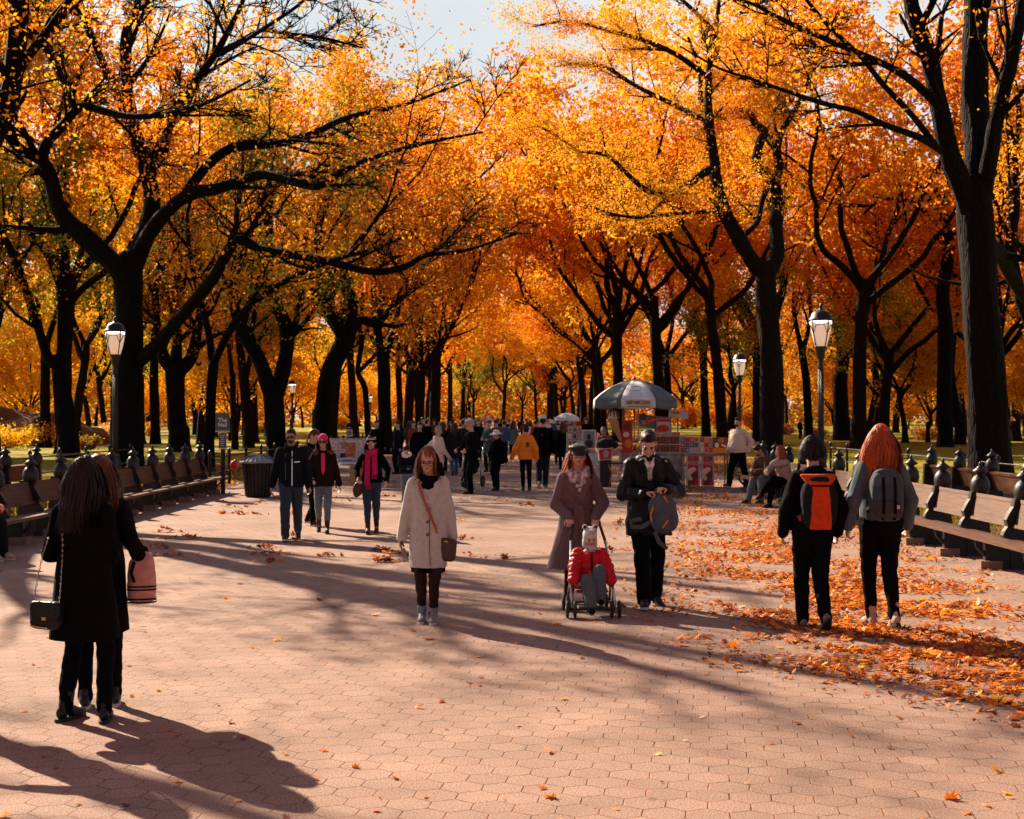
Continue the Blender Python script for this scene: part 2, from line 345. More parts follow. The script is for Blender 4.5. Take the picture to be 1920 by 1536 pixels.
# ------------------------------------------------------------------ leaves
def leaf_template(kind):
    if kind == 'lobed':
        ang = [-90, -50, -25, 0, 22, 50, 70, 90, 110, 130, 158, 180, 205, 230]
        rr = [.35, .62, .38, .85, .45, .92, .5, 1.0, .5, .92, .45, .85, .38, .62]
        V = [(0, 0, .06)] + [(r * .5 * math.cos(R(a)), r * .5 * math.sin(R(a)), .10 * r * r * (1 if i % 2 else -.4)) for i, (a, r) in enumerate(zip(ang, rr))]
        n = len(ang); Fc = [(0, 1 + i, 1 + (i + 1) % n) for i in range(n)]
        return np.array(V, np.float32), np.array(Fc, np.int32)
    V = [(0, -.5, .0), (.30, -.08, .10), (0, .5, .05), (-.30, -.08, .10), (0, -.05, -.02)]
    return np.array(V, np.float32), np.array([(4, 0, 1), (4, 1, 2), (4, 2, 3), (4, 3, 0)], np.int32)
PAL = {'gold': (.92, .40, .010), 'orange': (.88, .25, .004), 'rust': (.64, .14, .004), 'yellow': (.92, .54, .02), 'lime': (.36, .38, .025),
       'green': (.10, .16, .015), 'deep': (.03, .06, .01), 'brown': (.26, .07, .018), 'pale': (.75, .42, .24)}
def scatter_leaves(name, P, size, mix, seed, kind='kite', flat=None, m=None, parent=None):
    """P (N,3) points -> one mesh of leaves. mix: list of (palette, weight) or (N,3) colours"""
    g = np.random.default_rng(seed); N = len(P); T, Fc = leaf_template(kind); k = len(T)
    yaw = g.uniform(0, 2 * np.pi, N)
    if flat is None:
        z = g.uniform(-1, 1, N); az = g.uniform(0, 2 * np.pi, N); tilt = np.arccos(z)
    else:
        tilt = np.abs(g.normal(0, flat, N)); az = g.uniform(0, 2 * np.pi, N)
    cy, sy = np.cos(yaw), np.sin(yaw); ct, st = np.cos(tilt), np.sin(tilt); ca, sa = np.cos(az), np.sin(az)
    sc = size * (g.uniform(.65, 1.3, N) if flat is None else np.clip(g.lognormal(-.12, .42, N), .35, 2.2))
    x = T[None, :, 0] * cy[:, None] - T[None, :, 1] * sy[:, None]; y = T[None, :, 0] * sy[:, None] + T[None, :, 1] * cy[:, None]; zz = np.repeat(T[None, :, 2] * 1.0, N, 0) * g.uniform(.4, 2.0, N)[:, None]
    x2 = x * ct[:, None] + zz * st[:, None]; z2 = -x * st[:, None] + zz * ct[:, None]
    X = x2 * ca[:, None] - y * sa[:, None]; Y = x2 * sa[:, None] + y * ca[:, None]
    V = np.stack([X, Y, z2], -1) * sc[:, None, None] + P[:, None, :]
    if isinstance(mix, list):
        names = [q[0] for q in mix]; w = np.array([q[1] for q in mix], float); w /= w.sum()
        C = np.array([PAL[q] for q in names])[g.choice(len(names), N, p=w)]
    else: C = mix
    C = np.clip(C * g.uniform(.75, 1.2, (N, 1)) * g.uniform(.92, 1.08, (N, 3)), 0, .95)
    me = npmesh(name, V.reshape(-1, 3), (Fc[None] + (np.arange(N) * k)[:, None, None]).reshape(-1, 3), np.repeat(C, k, 0))
    return link(name, me, parent, m or leaf_mat('leaf', .5))
fallen_m = leaf_mat('fallen_leaf', .25)
def rand_pts(n, f, seed, z=.003):
    """rejection sample: f(x,y)->density 0..1 over the frustum floor"""
    g = random.Random(seed); out = []
    while len(out) < n:
        d = 5.2 * (60 / 5.2) ** g.random() if True else 0
        x = g.uniform(-.40, .40) * d * 1.05
        if g.random() < f(x, d): out.append((x, d, z + g.uniform(0, .004)))
    return np.array(out, np.float32)
ns = lambda x, y, s, o=0: noise.noise(Vector((x * s + o, y * s, o)))
# single leaves lying about on the pavers
P = rand_pts(420, lambda x, d: (.35 + .5 * max(0, ns(x, d, .8))) * (1 if PX0 < x < PX1 else 0), 3)
tag(scatter_leaves('fallen_leaves', P, .060, [('orange', 2), ('gold', 1.2), ('pale', 1.6), ('rust', 2), ('brown', 1.4)], 31, 'lobed', .35, fallen_m), 'scattered dry leaves lying singly on the pavers', 'leaves', kind='stuff')
def drift(x, d):
    c = np.interp(d, [7, 9, 10.5, 12, 14, 18, 24, 32], [4.6, 4.0, 3.3, 3.3, 3.4, 3.7, 4.2, 4.6])
    wd = np.interp(d, [7, 9, 10.5, 12, 14, 18, 24, 32], [.5, .65, .9, 1.05, 1.15, 1.3, 1.3, 1.0])
    q = math.exp(-((x - c) / wd) ** 2) * (1 if x < PX1 - .9 else .4)
    return q * min(1, max(0, .42 + 1.7 * ns(x, d, 1.0, 3) + .8 * ns(x, d, 3.6, 9)))
P = rand_pts(27000, drift, 8); g_ = np.random.default_rng(2); P[:, 2] += np.abs(g_.normal(0, .014, len(P)))
tag(scatter_leaves('leaf_drift', P, .056, [('orange', 3.2), ('gold', 1.0), ('rust', 4), ('brown', 4.5), ('pale', .8)], 33, 'lobed', .5, fallen_m), 'thick drift of orange and rust leaves along the right side of the path', 'leaves', kind='stuff')
def soil_zone(x, d):
    s = (PX0 - 4.2 < x < PX0 + .2) or (PX1 - .2 < x < PX1 + 4)
    return (.8 if s else (.10 if d > 30 else 0)) * min(1, max(.1, .6 + ns(x, d, .7, 5)))
P = rand_pts(9000, soil_zone, 12)
tag(scatter_leaves('verge_leaves', P, .10, [('orange', 3), ('gold', 2), ('rust', 3), ('brown', 1.5), ('yellow', .7), ('lime', .6)], 35, 'kite', .5, fallen_m), 'leaf litter on the soil behind the benches', 'leaves', kind='stuff')
# small brown heaps swept together on the far pavers
def heap_zone(x, d): return 1 if (-6 < x < 2 and 18 < d < 45) else 0
hp = rand_pts(34, heap_zone, 19); hpp = []
for (x, y, z) in hp:
    k = rng.randint(10, 30); s = rng.uniform(.045, .11)
    for _ in range(k):
        a, b = rng.gauss(0, s * 1.6), rng.gauss(0, s * .6); hpp.append((x + a, y + b, .015 + abs(rng.gauss(0, .03)) * math.exp(-(a / s / 1.6) ** 2)))
tag(scatter_leaves('leaf_heaps', np.array(hpp, np.float32), .09, [('rust', 3), ('brown', 4), ('orange', 1)], 36, 'lobed', .6, fallen_m), 'small heaps of brown leaves on the far pavers', 'leaves', kind='stuff')
# grass and weeds behind the benches
def weed_zone(x, d): return (1 if (PX1 + .3 < x < PX1 + 3.6 or PX0 - 3.6 < x < PX0 - .5) else 0) * (1 if ns(x, d, .9, 7) > -.05 else .1)
P = rand_pts(4200, weed_zone, 21); k = len(P); g_ = np.random.default_rng(4)
ang = g_.uniform(0, 2 * np.pi, k); hh = g_.uniform(.10, .34, k); ww = .012; lean = g_.normal(0, .09, (k, 2))
V = np.zeros((k, 3, 3), np.float32); V[:, :, :] = P[:, None, :]
V[:, 0, 0] -= np.cos(ang) * ww; V[:, 0, 1] -= np.sin(ang) * ww; V[:, 1, 0] += np.cos(ang) * ww; V[:, 1, 1] += np.sin(ang) * ww; V[:, 2, :2] += lean; V[:, 2, 2] += hh
V[:, :2, 2] -= .02
C = np.array([(.10, .13, .015), (.25, .25, .02), (.45, .26, .03)])[g_.choice(3, k, p=[.45, .35, .2])]
tag(link('grass', npmesh('grass', V.reshape(-1, 3), np.arange(k * 3).reshape(-1, 3), np.repeat(C, 3, 0)), None, leaf_mat('leaf', .5)), 'grass and weeds growing behind the benches', 'grass', kind='stuff')
# ================================================================== TREES
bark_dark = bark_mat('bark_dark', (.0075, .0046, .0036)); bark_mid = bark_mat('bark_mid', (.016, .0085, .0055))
leaf_m = leaf_mat('leaf', .62)
class Tree:
    def __init__(s, seed): s.g = random.Random(seed); s.br = []; s.an = []; s.seed = seed; s.floor = (.02, .012, .008, .008)
    def limb(s, pts, rad, sub=4, wob=.0):
        P, Q = spline([Vector(p) for p in pts], rad, sub)
        if wob:
            P = [p + Vector((ns(p.z, i, .9, s.seed), ns(p.z, i, .9, s.seed + 5), 0)) * wob * min(1, i / 3) for i, p in enumerate(P)]
        s.br.append((P, Q)); return P, Q
    def grow(s, p, d, L, r, lev, maxlev, up=.10, kids=5, wander=.28, leafy=True):
        g = s.g; n = max(3, int(L / (.55 if lev < 3 else .3))); step = L / n; pts = [p.copy()]; rad = [r]; d = d.normalized()
        for i in range(n):
            d = (d + Vector((g.gauss(0, 1), g.gauss(0, 1), g.gauss(0, .8))) * wander * .55 + Vector((0, 0, up * (1 if lev < 3 else .5)))).normalized()
            p = p + d * step; pts.append(p.copy()); rad.append(max(.006 if s.floor[3] < .01 else .011, r * (1 - .78 * (i + 1) / n)))
        s.br.append((pts, rad))
        if leafy and lev >= maxlev - 1:
            for i in range(len(pts) // 3, len(pts)): s.an.append(pts[i])
        if lev < maxlev: s.sprout(pts, rad, lev, maxlev, kids, L * .55, up, wander, leafy=leafy)
        return pts, rad
    def sprout(s, pts, rad, lev, maxlev, kids, L, up=.08, wander=.28, t0=.25, leafy=True, bias=None):
        g = s.g; n = len(pts)
        for k in range(kids):
            t = t0 + (1 - t0) * (k + g.random()) / kids; i = min(n - 2, int(t * (n - 1)))
            tan = (pts[i + 1] - pts[i]).normalized()
            ax = Vector((g.gauss(0, 1), g.gauss(0, 1), g.gauss(0, .6))); ax = (ax - tan * ax.dot(tan)).normalized()
            an = R(g.uniform(28, 62)); d = tan * math.cos(an) + ax * math.sin(an)
            if bias: d = (d + Vector(bias)).normalized()
            if d.z < -.25: d.z *= .3
            s.grow(pts[i], d, L * g.uniform(.65, 1.2) * (1 - .35 * t), max(s.floor[min(lev, 3)], rad[i] * g.uniform(.42, .65)), lev + 1, maxlev, up, max(2, kids - 1), wander, leafy)
    def mesh(s, flare=True, minr=0.0):
        mb = MB()
        for i, (P, Q) in enumerate(s.br):
            r0 = Q[0]; n = 14 if r0 > .3 else 9 if r0 > .12 else 5 if r0 > .035 else 3
            if r0 < minr: continue
            mb.tube(P, Q, n, bump=.22 if r0 > .2 else .12 if r0 > .06 else 0, seed=s.seed + i)
        return mb
    def leaves(s, N, sigma, low=-99):
        g = np.random.default_rng(s.seed); A = np.array([tuple(p) for p in s.an], np.float32)
        if low > -99: A = A[A[:, 2] > low]
        # leaves hang in small sprays: spray centres about the twigs, a handful of leaves round each
        M_ = max(20, N // 9); Cn = A[g.integers(0, len(A), M_)] + g.normal(0, sigma, (M_, 3)) * np.array([1, 1, .75])
        sp = np.abs(g.normal(.2, .07, M_)) * (1 if sigma < .5 else 1.35); k = g.integers(0, M_, N)
        P = (Cn[k] + g.normal(0, 1, (N, 3)) * sp[k][:, None] * np.array([1, 1, .65])).astype(np.float32)
        return P[P[:, 2] > .3]
def clump_cols(P, seed, pal, scale=.35):
    """palette runs along a smooth noise through the crown (whole boughs turn together) with single-leaf scatter"""
    g = np.random.default_rng(seed); C = np.array([PAL[p] for p in pal], np.float32)
    t = np.array([noise.noise(Vector((p[0] * scale + seed, p[1] * scale, p[2] * scale))) for p in P]) * .75 + .5 + g.normal(0, .16, len(P))
    t = np.clip(t, 0, .999) * (len(pal) - 1); i = t.astype(int); f = (t - i)[:, None]
    return C[i] * (1 - f) + C[np.minimum(i + 1, len(pal) - 1)] * f
def finish(tr, base, label, N, size, pal, sigma=.32, bark=None, name='elm_tree', group=None, rz=0, low=-99, minr=0.0):
    root = empty(name, base, rz, label, 'tree', group)
    tr.mesh(minr=minr).build('trunk', bark or bark_dark, root, smooth=True)
    if N:
        P = tr.leaves(int(N * (1.45 if N > 2500 else 1)), sigma, low)
        scatter_leaves('crown', P, size * (.9 if N > 2500 else 1), clump_cols(P, tr.seed, pal), tr.seed, 'kite', None, leaf_m, root)
    return root
class Px:
    """limbs measured on the photograph, carried to a tree's own distance and given depth (dz metres behind the trunk line)"""
    def __init__(s, bx, by): s.base = gp(bx, by); s.d = s.base.y; s.k = s.d / F
    def __call__(s, *q):
        pts = []; rad = []
        for (x, y, r, *dz) in q:
            dz = dz[0] if dz else 0; p = at(x, y, s.d + dz) - s.base; pts.append(p); rad.append(r * (s.d + dz) / F)
        return pts, rad
    def foot(s, x, y, r, w):   # flared root collar
        return [(x, y + 3, r * w), (x, y - 4, r * (1 + (w - 1) * .62)), (x, y - 16, r * (1 + (w - 1) * .25)), (x, y - 42, r * 1.04)]

GOLD = ['orange', 'orange', 'gold', 'gold', 'yellow']; ORA = ['rust', 'orange', 'orange', 'gold', 'gold']; MIX = ['deep', 'green', 'lime', 'gold', 'orange', 'rust']
LIM = ['deep', 'green', 'lime', 'yellow', 'gold']; DARKM = ['deep', 'rust', 'orange', 'green', 'deep', 'rust']

def L4(t, q, kids=5, **k): return L_(t, q, min(kids + 2, 9), 4, 3.6, **k)
# ---- the big forked elm left of the path (mostly bare, black against the trees behind)
p = Px(238, 884); t = Tree(11); t.floor = (.05, .034, .022, .015)
def L_(t, q, kids=5, maxlev=3, L=3.2, lev=1, t0=.25, up=.05, sub=4, leafy=True, bias=None, wob=0):
    P, Q = t.limb(*q, sub=sub, wob=wob)
    if kids: t.sprout(P, Q, lev, maxlev, kids, L, up, .30, t0, leafy, bias)
    return P, Q
L_(t, p(*p.foot(236, 884, 29, 1.5), (237, 780, 29), (240, 700, 27), (243, 600, 25), (242, 540, 26), (240, 500, 26), (245, 480, 22)), 0)
L4(t, p((238, 530, 20), (226, 510, 20, -.3), (164, 448, 18, -1), (117, 405, 16, -1.6), (98, 346, 14, -2), (80, 303, 12, -2.2), (34, 277, 10, -2.6), (8, 238, 9, -3), (-20, 190, 7, -3.3), (-40, 120, 4, -3.6)), 6)
L4(t, p((79, 306, 10, -2.2), (87, 270, 10, -2.4), (120, 233, 9, -2.8), (140, 209, 8.5, -3.1), (160, 199, 8, -3.3), (204, 211, 7, -3.6), (255, 219, 6, -4.2), (328, 211, 5, -4.8), (394, 190, 3.5, -5.4), (470, 150, 2, -6)), 7)
L4(t, p((141, 207, 7, -3.1), (128, 168, 6.5, -3.2), (106, 128, 6, -3.3), (80, 84, 5.5, -3.5), (47, 40, 4.5, -3.8), (20, -20, 3, -4)), 5)
L4(t, p((246, 505, 19), (266, 456, 17, .3), (285, 383, 16, .8), (277, 328, 14.5, 1), (255, 255, 13, 1.4), (241, 182, 11, 1.8), (233, 109, 9.5, 2), (237, 55, 8, 2.2), (255, 22, 7, 2.4), (262, -40, 5, 2.6)), 7)
L4(t, p((278, 335, 10, 1), (306, 284, 10, .6), (317, 237, 9, .3), (343, 204, 8.5, 0), (372, 146, 8, -.6), (401, 106, 7, -1), (430, 55, 5.5, -1.4), (456, 0, 4.5, -1.8), (470, -50, 3, -2)), 7)
L4(t, p((401, 106, 5.5, -1), (445, 80, 5, -1.5), (492, 57, 4, -2), (525, 62, 3.5, -2.4), (600, 70, 3, -3), (680, 90, 2, -3.4)), 6)
L4(t, p((401, 106, 5, -1), (440, 88, 4.5, -1.6), (500, 50, 4, -2.4), (558, 11, 3.5, -3), (600, -30, 2, -3)), 5)
L4(t, p((255, 262, 8, 1.4), (204, 146, 7, 2), (171, 66, 6.5, 2.5), (139, 0, 5, 3), (120, -60, 3, 3)), 5)
L4(t, p((262, 470, 14), (292, 419, 14, -.5), (328, 383, 13, -1), (365, 361, 12, -1.4), (408, 354, 11, -1.8), (485, 328, 9, -2.6), (540, 339, 8, -3.2), (594, 350, 7, -3.8), (638, 324, 6, -4.2), (700, 295, 5, -4.8), (800, 268, 3.5, -5.6), (905, 248, 2, -6.4)), 9)
L4(t, p((350, 362, 10, -1.2), (386, 313, 10, -.6), (437, 277, 9.5, -.2), (529, 268, 8, .6), (583, 252, 7, 1), (656, 219, 5, 1.6), (760, 196, 3.5, 2.2), (880, 150, 2, 3)), 9)
L4(t, p((256, 680, 13), (285, 655, 12.5, -.6), (330, 605, 12, -1.4), (400, 522, 11, -2.4), (441, 452, 10, -3), (480, 462, 9, -3.4), (510, 470, 8, -3.8), (620, 492, 7, -5), (700, 510, 6.5, -5.6), (760, 500, 6, -6), (800, 478, 5.5, -6.3), (870, 470, 3.5, -7), (970, 438, 2, -8)), 9)
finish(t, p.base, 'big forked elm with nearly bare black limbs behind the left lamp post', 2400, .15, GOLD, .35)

# ---- elm just outside the left edge, its limbs hang into the top left corner
p = Px(-215, 949); t = Tree(12)
t.limb(*p((-215, 952, 84), (-215, 945, 66), (-214, 925, 56), (-213, 880, 52), (-213, 800, 50), (-208, 600, 46), (-200, 450, 44)))
L_(t, p((-205, 520, 32), (-150, 420, 26, .3), (-80, 340, 22, .5), (-20, 270, 20, .8), (18, 180, 19, 1), (30, 90, 19, 1), (36, 20, 17, 1), (48, -80, 14, 1), (60, -200, 8, 1)), 6, t0=.2)
L_(t, p((20, 160, 12, 1), (50, 110, 9, 1), (85, 65, 8, .6), (130, 0, 6, .2), (170, -60, 4, 0)), 4)
L_(t, p((-202, 470, 36), (-220, 300, 30, 1), (-200, 100, 26, 2), (-220, -100, 20, 2), (-200, -300, 8, 3)), 7)
L_(t, p((-208, 480, 28), (-340, 330, 24, -2), (-460, 150, 18, -4), (-540, -60, 8, -6)), 6)
L_(t, p((-203, 380, 22), (-140, 220, 18, -3), (-90, 40, 14, -5), (-20, -140, 6, -7)), 6)
L_(t, p((-204, 330, 24), (-160, 100, 18, -2), (-120, -150, 14, -4), (-60, -420, 8, -5.5)), 8, L=3.6)
L_(t, p((-203, 250, 20), (-190, 0, 16, -3), (-170, -300, 10, -6)), 7, L=3.4)
finish(t, p.base, 'dark elm whose thick limb fills the top left corner of the picture', 4600, .12, GOLD, .5)

# ---- elms farther left of the frame: their trunks throw the long shadows across the path
for i, (x, y, h, n_) in enumerate([(-14.0, 19.0, 18, 1800), (-22, 39, 18, 2600), (-24, 27, 17, 1200)]):
    t = Tree(40 + i); g = t.g; r = g.uniform(.36, .52)
    P, Q = t.limb([(0, 0, -.05), (0, 0, .3), (.05, 0, 1.2), (g.uniform(-.3, .3), .1, 3.4), (g.uniform(-.5, .5), .2, 5.6), (g.uniform(-.7, .7), .3, 7.4)], [r * 1.6, r * 1.2, r, r * .92, r * .85, r * .6])
    for k in range(4):
        a = k * 1.57 + g.uniform(-.4, .4); t.grow(P[-5 - k], Vector((math.cos(a) * .75, math.sin(a) * .75, 1.0)), h * .5, r * .5, 1, 3, .08, 5)
    finish(t, (x, y, 0), 'tall park elm standing beyond the left edge of the picture', n_, .14, GOLD, .45, group='elms beyond the left edge')

# ---- golden V-forked elm right of the path
p = Px(1447, 853); t = Tree(13)
t.limb(*p(*p.foot(1447, 853, 22, 1.35), (1446, 700, 21.5), (1440, 600, 20), (1436, 540, 20), (1434, 505, 20), (1433, 490, 16)))
L_(t, p((1432, 510, 15), (1410, 488, 15, -.3), (1380, 437, 13.5, -.8), (1355, 390, 12.5, -1), (1344, 346, 11.5, -1), (1340, 310, 10.5, -1), (1334, 262, 9, -.8), (1328, 200, 7.5, -.4), (1330, 128, 6.5, 0), (1342, 60, 5, .4), (1350, -20, 3, 1)), 8)
L_(t, p((1440, 512, 14), (1448, 500, 14, .2), (1458, 467, 14, .6), (1454, 427, 13, 1), (1458, 383, 12, 1.3), (1451, 346, 11, 1.5), (1438, 326, 10, 1.5), (1418, 303, 9, 1.5), (1424, 270, 8, 1.6), (1434, 247, 7.5, 1.8), (1417, 233, 7, 2), (1402, 211, 6.5, 2), (1380, 208, 6, 2), (1355, 219, 6, 2.2), (1326, 219, 5.5, 2.6), (1314, 195, 5, 3), (1312, 130, 4, 3.3), (1290, 70, 2.5, 3.6)), 9, t0=.15)
L_(t, p((1452, 350, 9, 1.5), (1461, 310, 8.5, 1.8), (1456, 280, 7.5, 2.2), (1470, 240, 6, 2.6), (1500, 190, 4, 3), (1530, 110, 2.5, 3.4)), 7)
L_(t, p((1399, 437, 6, -.4), (1420, 416, 5.5, 0), (1428, 379, 5.5, .6), (1439, 350, 5, 1)), 2)
L_(t, p((1340, 318, 9, -1), (1325, 321, 8.5, -1.4), (1290, 346, 7, -2), (1259, 362, 6.5, -2.6), (1220, 360, 5.5, -3.2), (1196, 345, 5, -3.6), (1173, 323, 4.5, -4), (1137, 291, 4, -4.6), (1091, 284, 3, -5), (1051, 260, 2.5, -5.6), (1005, 233, 1.6, -6)), 9, L=2.6)
L_(t, p((1259, 362, 4.5, -2.6), (1235, 385, 4, -2.8), (1208, 407, 3.5, -3), (1150, 402, 3, -3.4), (1110, 387, 2, -3.8)), 5)
L_(t, p((1345, 397, 4.5, -1), (1286, 399, 4, -1.6), (1208, 406, 3.5, -2.4)), 4)
L_(t, p((1332, 150, 6, 0), (1280, 110, 5, -1), (1220, 80, 4.5, -2), (1150, 60, 4, -3), (1070, 40, 3, -4), (1000, 50, 2, -5)), 8, L=3)
L_(t, p((1330, 230, 5, -.6), (1270, 200, 5, 1), (1190, 160, 4, 2), (1120, 120, 3.5, 3), (1040, 125, 2, 4)), 8, L=3)
L_(t, p((1342, 60, 4, .4), (1290, 10, 4, 0), (1230, -40, 3, 0), (1150, -90, 2, 0)), 7, L=3.4)
finish(t, p.base, 'golden elm with a wide V fork standing behind the couple on the bench', 34000, .125, ['orange', 'gold', 'gold', 'yellow', 'gold'], .42, bark_mid)

# ---- the huge multi-stemmed elm at the right edge
p = Px(1858, 926); t = Tree(14); t.floor = (.04, .024, .015, .010)
t.limb(*p((1858, 930, 56), (1858, 918, 48), (1857, 890, 42), (1856, 840, 39), (1850, 700, 36), (1842, 600, 35), (1838, 540, 34), (1832, 440, 33), (1824, 360, 31), (1818, 330, 24)))
L_(t, p((1820, 400, 22), (1800, 340, 20, -.3), (1781, 292, 19, -.5), (1762, 204, 18, -.8), (1742, 109, 16, -1), (1717, 36, 15, -1.2), (1705, -10, 14, -1.2), (1680, -120, 10, -1.5)), 5, t0=.4)
L_(t, p((1832, 400, 26), (1833, 273, 25, .3), (1826, 182, 24, .5), (1828, 90, 24, .6), (1830, 0, 23, .6), (1836, -140, 16, .8), (1840, -280, 8, 1)), 4, t0=.5)
L_(t, p((1842, 380, 17), (1856, 290, 15, -.4), (1868, 225, 14, -.6), (1887, 146, 13, -1), (1904, 73, 12.5, -1.2), (1918, 0, 11, -1.4), (1940, -100, 7, -1.6)), 5, t0=.3)
L_(t, p((1767, 206, 9, -1), (1712, 153, 8, -1.6), (1665, 124, 7, -2.2), (1606, 98, 6.5, -2.8), (1548, 73, 5.5, -3.3), (1482, 44, 5, -3.8), (1439, 22, 4, -4.2), (1402, 4, 3, -4.6), (1340, -10, 2, -5)), 7, L=2.0, maxlev=4)
L_(t, p((1765, 283, 8, -.8), (1727, 259, 7, -1.4), (1657, 233, 6, -2), (1603, 208, 5, -2.4), (1541, 193, 5, -3), (1475, 171, 4, -3.4), (1402, 146, 3.2, -3.8), (1348, 128, 2.5, -4.1), (1275, 87, 1.6, -4.5)), 7, L=2.0, maxlev=4)
L_(t, p((1752, 272, 7, -.8), (1712, 219, 6, -1.4), (1657, 160, 5.2, -1.9), (1614, 106, 5, -2.4), (1559, 55, 4.4, -2.9), (1512, 0, 3.6, -3.4), (1470, -60, 2, -3.8)), 6, L=1.9, maxlev=4)
L_(t, p((1842, 470, 20), (1872, 470, 14, 1), (1892, 510, 13, 2), (1925, 560, 12, 3), (1960, 560, 8, 4)), 3)
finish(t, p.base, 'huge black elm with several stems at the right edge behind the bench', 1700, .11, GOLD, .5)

# ---- other trunks one can tell apart (x, base row, limb outline)
def mid(seed, bx, by, foot, limbs, label, N, size=.18, pal=ORA, bark=None, crown=True, name='elm_tree', sig=.5, kids=5, L=4.5, up=6.5):
    p = Px(bx, by); t = Tree(seed)
    r0 = foot[0][2]
    t.limb(*p(*p.foot(bx, by, r0, foot[1] if not isinstance(foot[1], tuple) else 1.35), *[q for q in foot if isinstance(q, tuple)]))
    for q in limbs:
        P, Q = L_(t, p(*q), kids, 3, L, t0=.35, up=.07)
        for k in range(2):      # limbs carry on above what the neighbours let us see
            v = (P[-1] - P[-4]).normalized() + Vector((t.g.gauss(0, .35), t.g.gauss(0, .5), .5)); t.grow(P[-3], v, up, max(.05, Q[-6] * .75), 1, 3, .1, 5)
    return finish(t, p.base, label, N, size, pal, sig, bark, name)
mid(21, 128, 857, [(124, 800, 18), (119, 742, 15), (112, 690, 15), (108, 665, 13)],
    [[(108, 690, 10), (90, 670, 9, -.5), (80, 640, 9, -1), (62, 586, 8.5, -1.5), (44, 530, 8, -2), (20, 470, 7, -2.5), (-10, 400, 5, -3), (-30, 300, 3, -3)],
     [(114, 680, 11), (118, 638, 11, .5), (119, 573, 11, .8), (120, 480, 10, 1), (128, 400, 8, 1.4), (120, 300, 6, 2), (135, 200, 3, 2.6)]],
    'dark elm forking low, second trunk from the left edge, its left limb leaning out', 9000, .16, MIX, sig=.6)
mid(22, 86, 838, [(85, 800, 10), (84, 720, 9), (86, 640, 8)], [[(85, 660, 7), (70, 580, 6, 1), (80, 480, 5, 1), (60, 380, 3, 2)], [(86, 650, 6), (110, 560, 5, -1), (100, 470, 3, -2)]],
    'slim dark trunk between the rock mound and the low-forked elm', 8000, .2, MIX, sig=.8)
mid(23, 291, 832, [(290, 760, 9), (289, 690, 8), (292, 600, 7)], [[(290, 620, 6), (300, 540, 5, 1), (290, 450, 3, 2)], [(291, 640, 5), (270, 560, 4, 1), (255, 480, 2.5, 2)]],
    'thin straight trunk between the big forked elm and the burl-topped elm', 8000, .2, LIM, sig=.8)
mid(24, 336, 846, [(333, 800, 18), (329, 742, 16), (328, 700, 18), (330, 680, 20)],
    [[(322, 695, 13), (307, 670, 11, -.5), (296, 620, 8, -1), (290, 540, 5, -1.4)], [(338, 692, 14), (359, 670, 12, .4), (372, 610, 8, .8), (380, 520, 5, 1)], [(330, 690, 12), (332, 620, 8, 1), (326, 520, 5, 1.6)]],
    'stout elm with a burl-swollen top and flared foot, left of the wayfinding sign', 10000, .18, DARKM, sig=.6)
mid(25, 392, 884, [(394, 800, 10), (396, 742, 10), (400, 677, 10.5)],
    [[(399, 690, 8), (391, 625, 7, .4), (378, 573, 6.5, .8), (362, 510, 5, 1.2), (350, 430, 3, 1.6)], [(402, 680, 8), (424, 633, 7.5, -.6), (456, 586, 7, -1.2), (517, 538, 6, -2), (604, 495, 5, -3), (690, 470, 3, -4)]],
    'slim elm right behind the wayfinding sign, one limb sweeping over the path', 5000, .14, ORA, sig=.5, L=3)
mid(26, 440, 842, [(438, 780, 6), (436, 700, 6)], [[(436, 710, 5), (428, 640, 4), (420, 540, 3, 1)]], 'thin reddish trunk right of the wayfinding sign', 3500, .2, ORA, bark_mid, sig=.7)
mid(27, 466, 839, [(463, 780, 10), (459, 730, 10), (456, 690, 9)], [[(456, 700, 8), (448, 640, 7, .5), (440, 560, 5, 1), (450, 470, 3, 2)], [(460, 710, 6), (474, 640, 5, .5), (470, 560, 3, 1)]],
    'reddish elm trunk between the wayfinding sign and the first forked elm by the path', 6000, .2, LIM, bark_mid, sig=.7)
mid(28, 521, 862, [(518, 830, 18), (516, 775, 19), (513, 735, 20)],
    [[(508, 745, 15), (488, 678, 14, -.4), (464, 632, 13.5, -.8), (450, 606, 12.5, -1), (438, 560, 9, -1.4), (440, 480, 5, -2)], [(518, 740, 15), (528, 707, 14, .3), (537, 661, 13, .6), (538, 620, 13.5, .8), (526, 588, 12, 1), (511, 552, 11, 1.2), (500, 490, 8, 1.5), (510, 400, 4, 2)],
     [(538, 640, 7, .8), (556, 600, 6, .4), (560, 560, 5, 0), (590, 500, 3, -1)]],
    'dark elm with a Y fork behind the bearded man in sunglasses', 11000, .18, MIX, sig=.6)
mid(29, 606, 858, [(604, 815, 17), (608, 750, 17), (617, 702, 17.5), (639, 655, 17.5), (652, 625, 17)],
    [[(645, 640, 12), (630, 602, 11.5, -.4), (614, 580, 11, -.8), (600, 540, 7, -1.2), (596, 460, 4, -1.6)], [(655, 625, 12), (678, 600, 9.5, .4), (706, 606, 8, .6), (740, 570, 6, 1), (790, 530, 3, 1.6)], [(653, 630, 13), (661, 567, 11, .4), (646, 535, 10, .8), (640, 470, 7, 1.2), (660, 390, 4, 1.6)]],
    'thick elm leaning right with a crooked three-way crown behind the pink beanie', 12000, .18, ['deep', 'rust', 'orange', 'lime', 'orange', 'rust'], sig=.6)
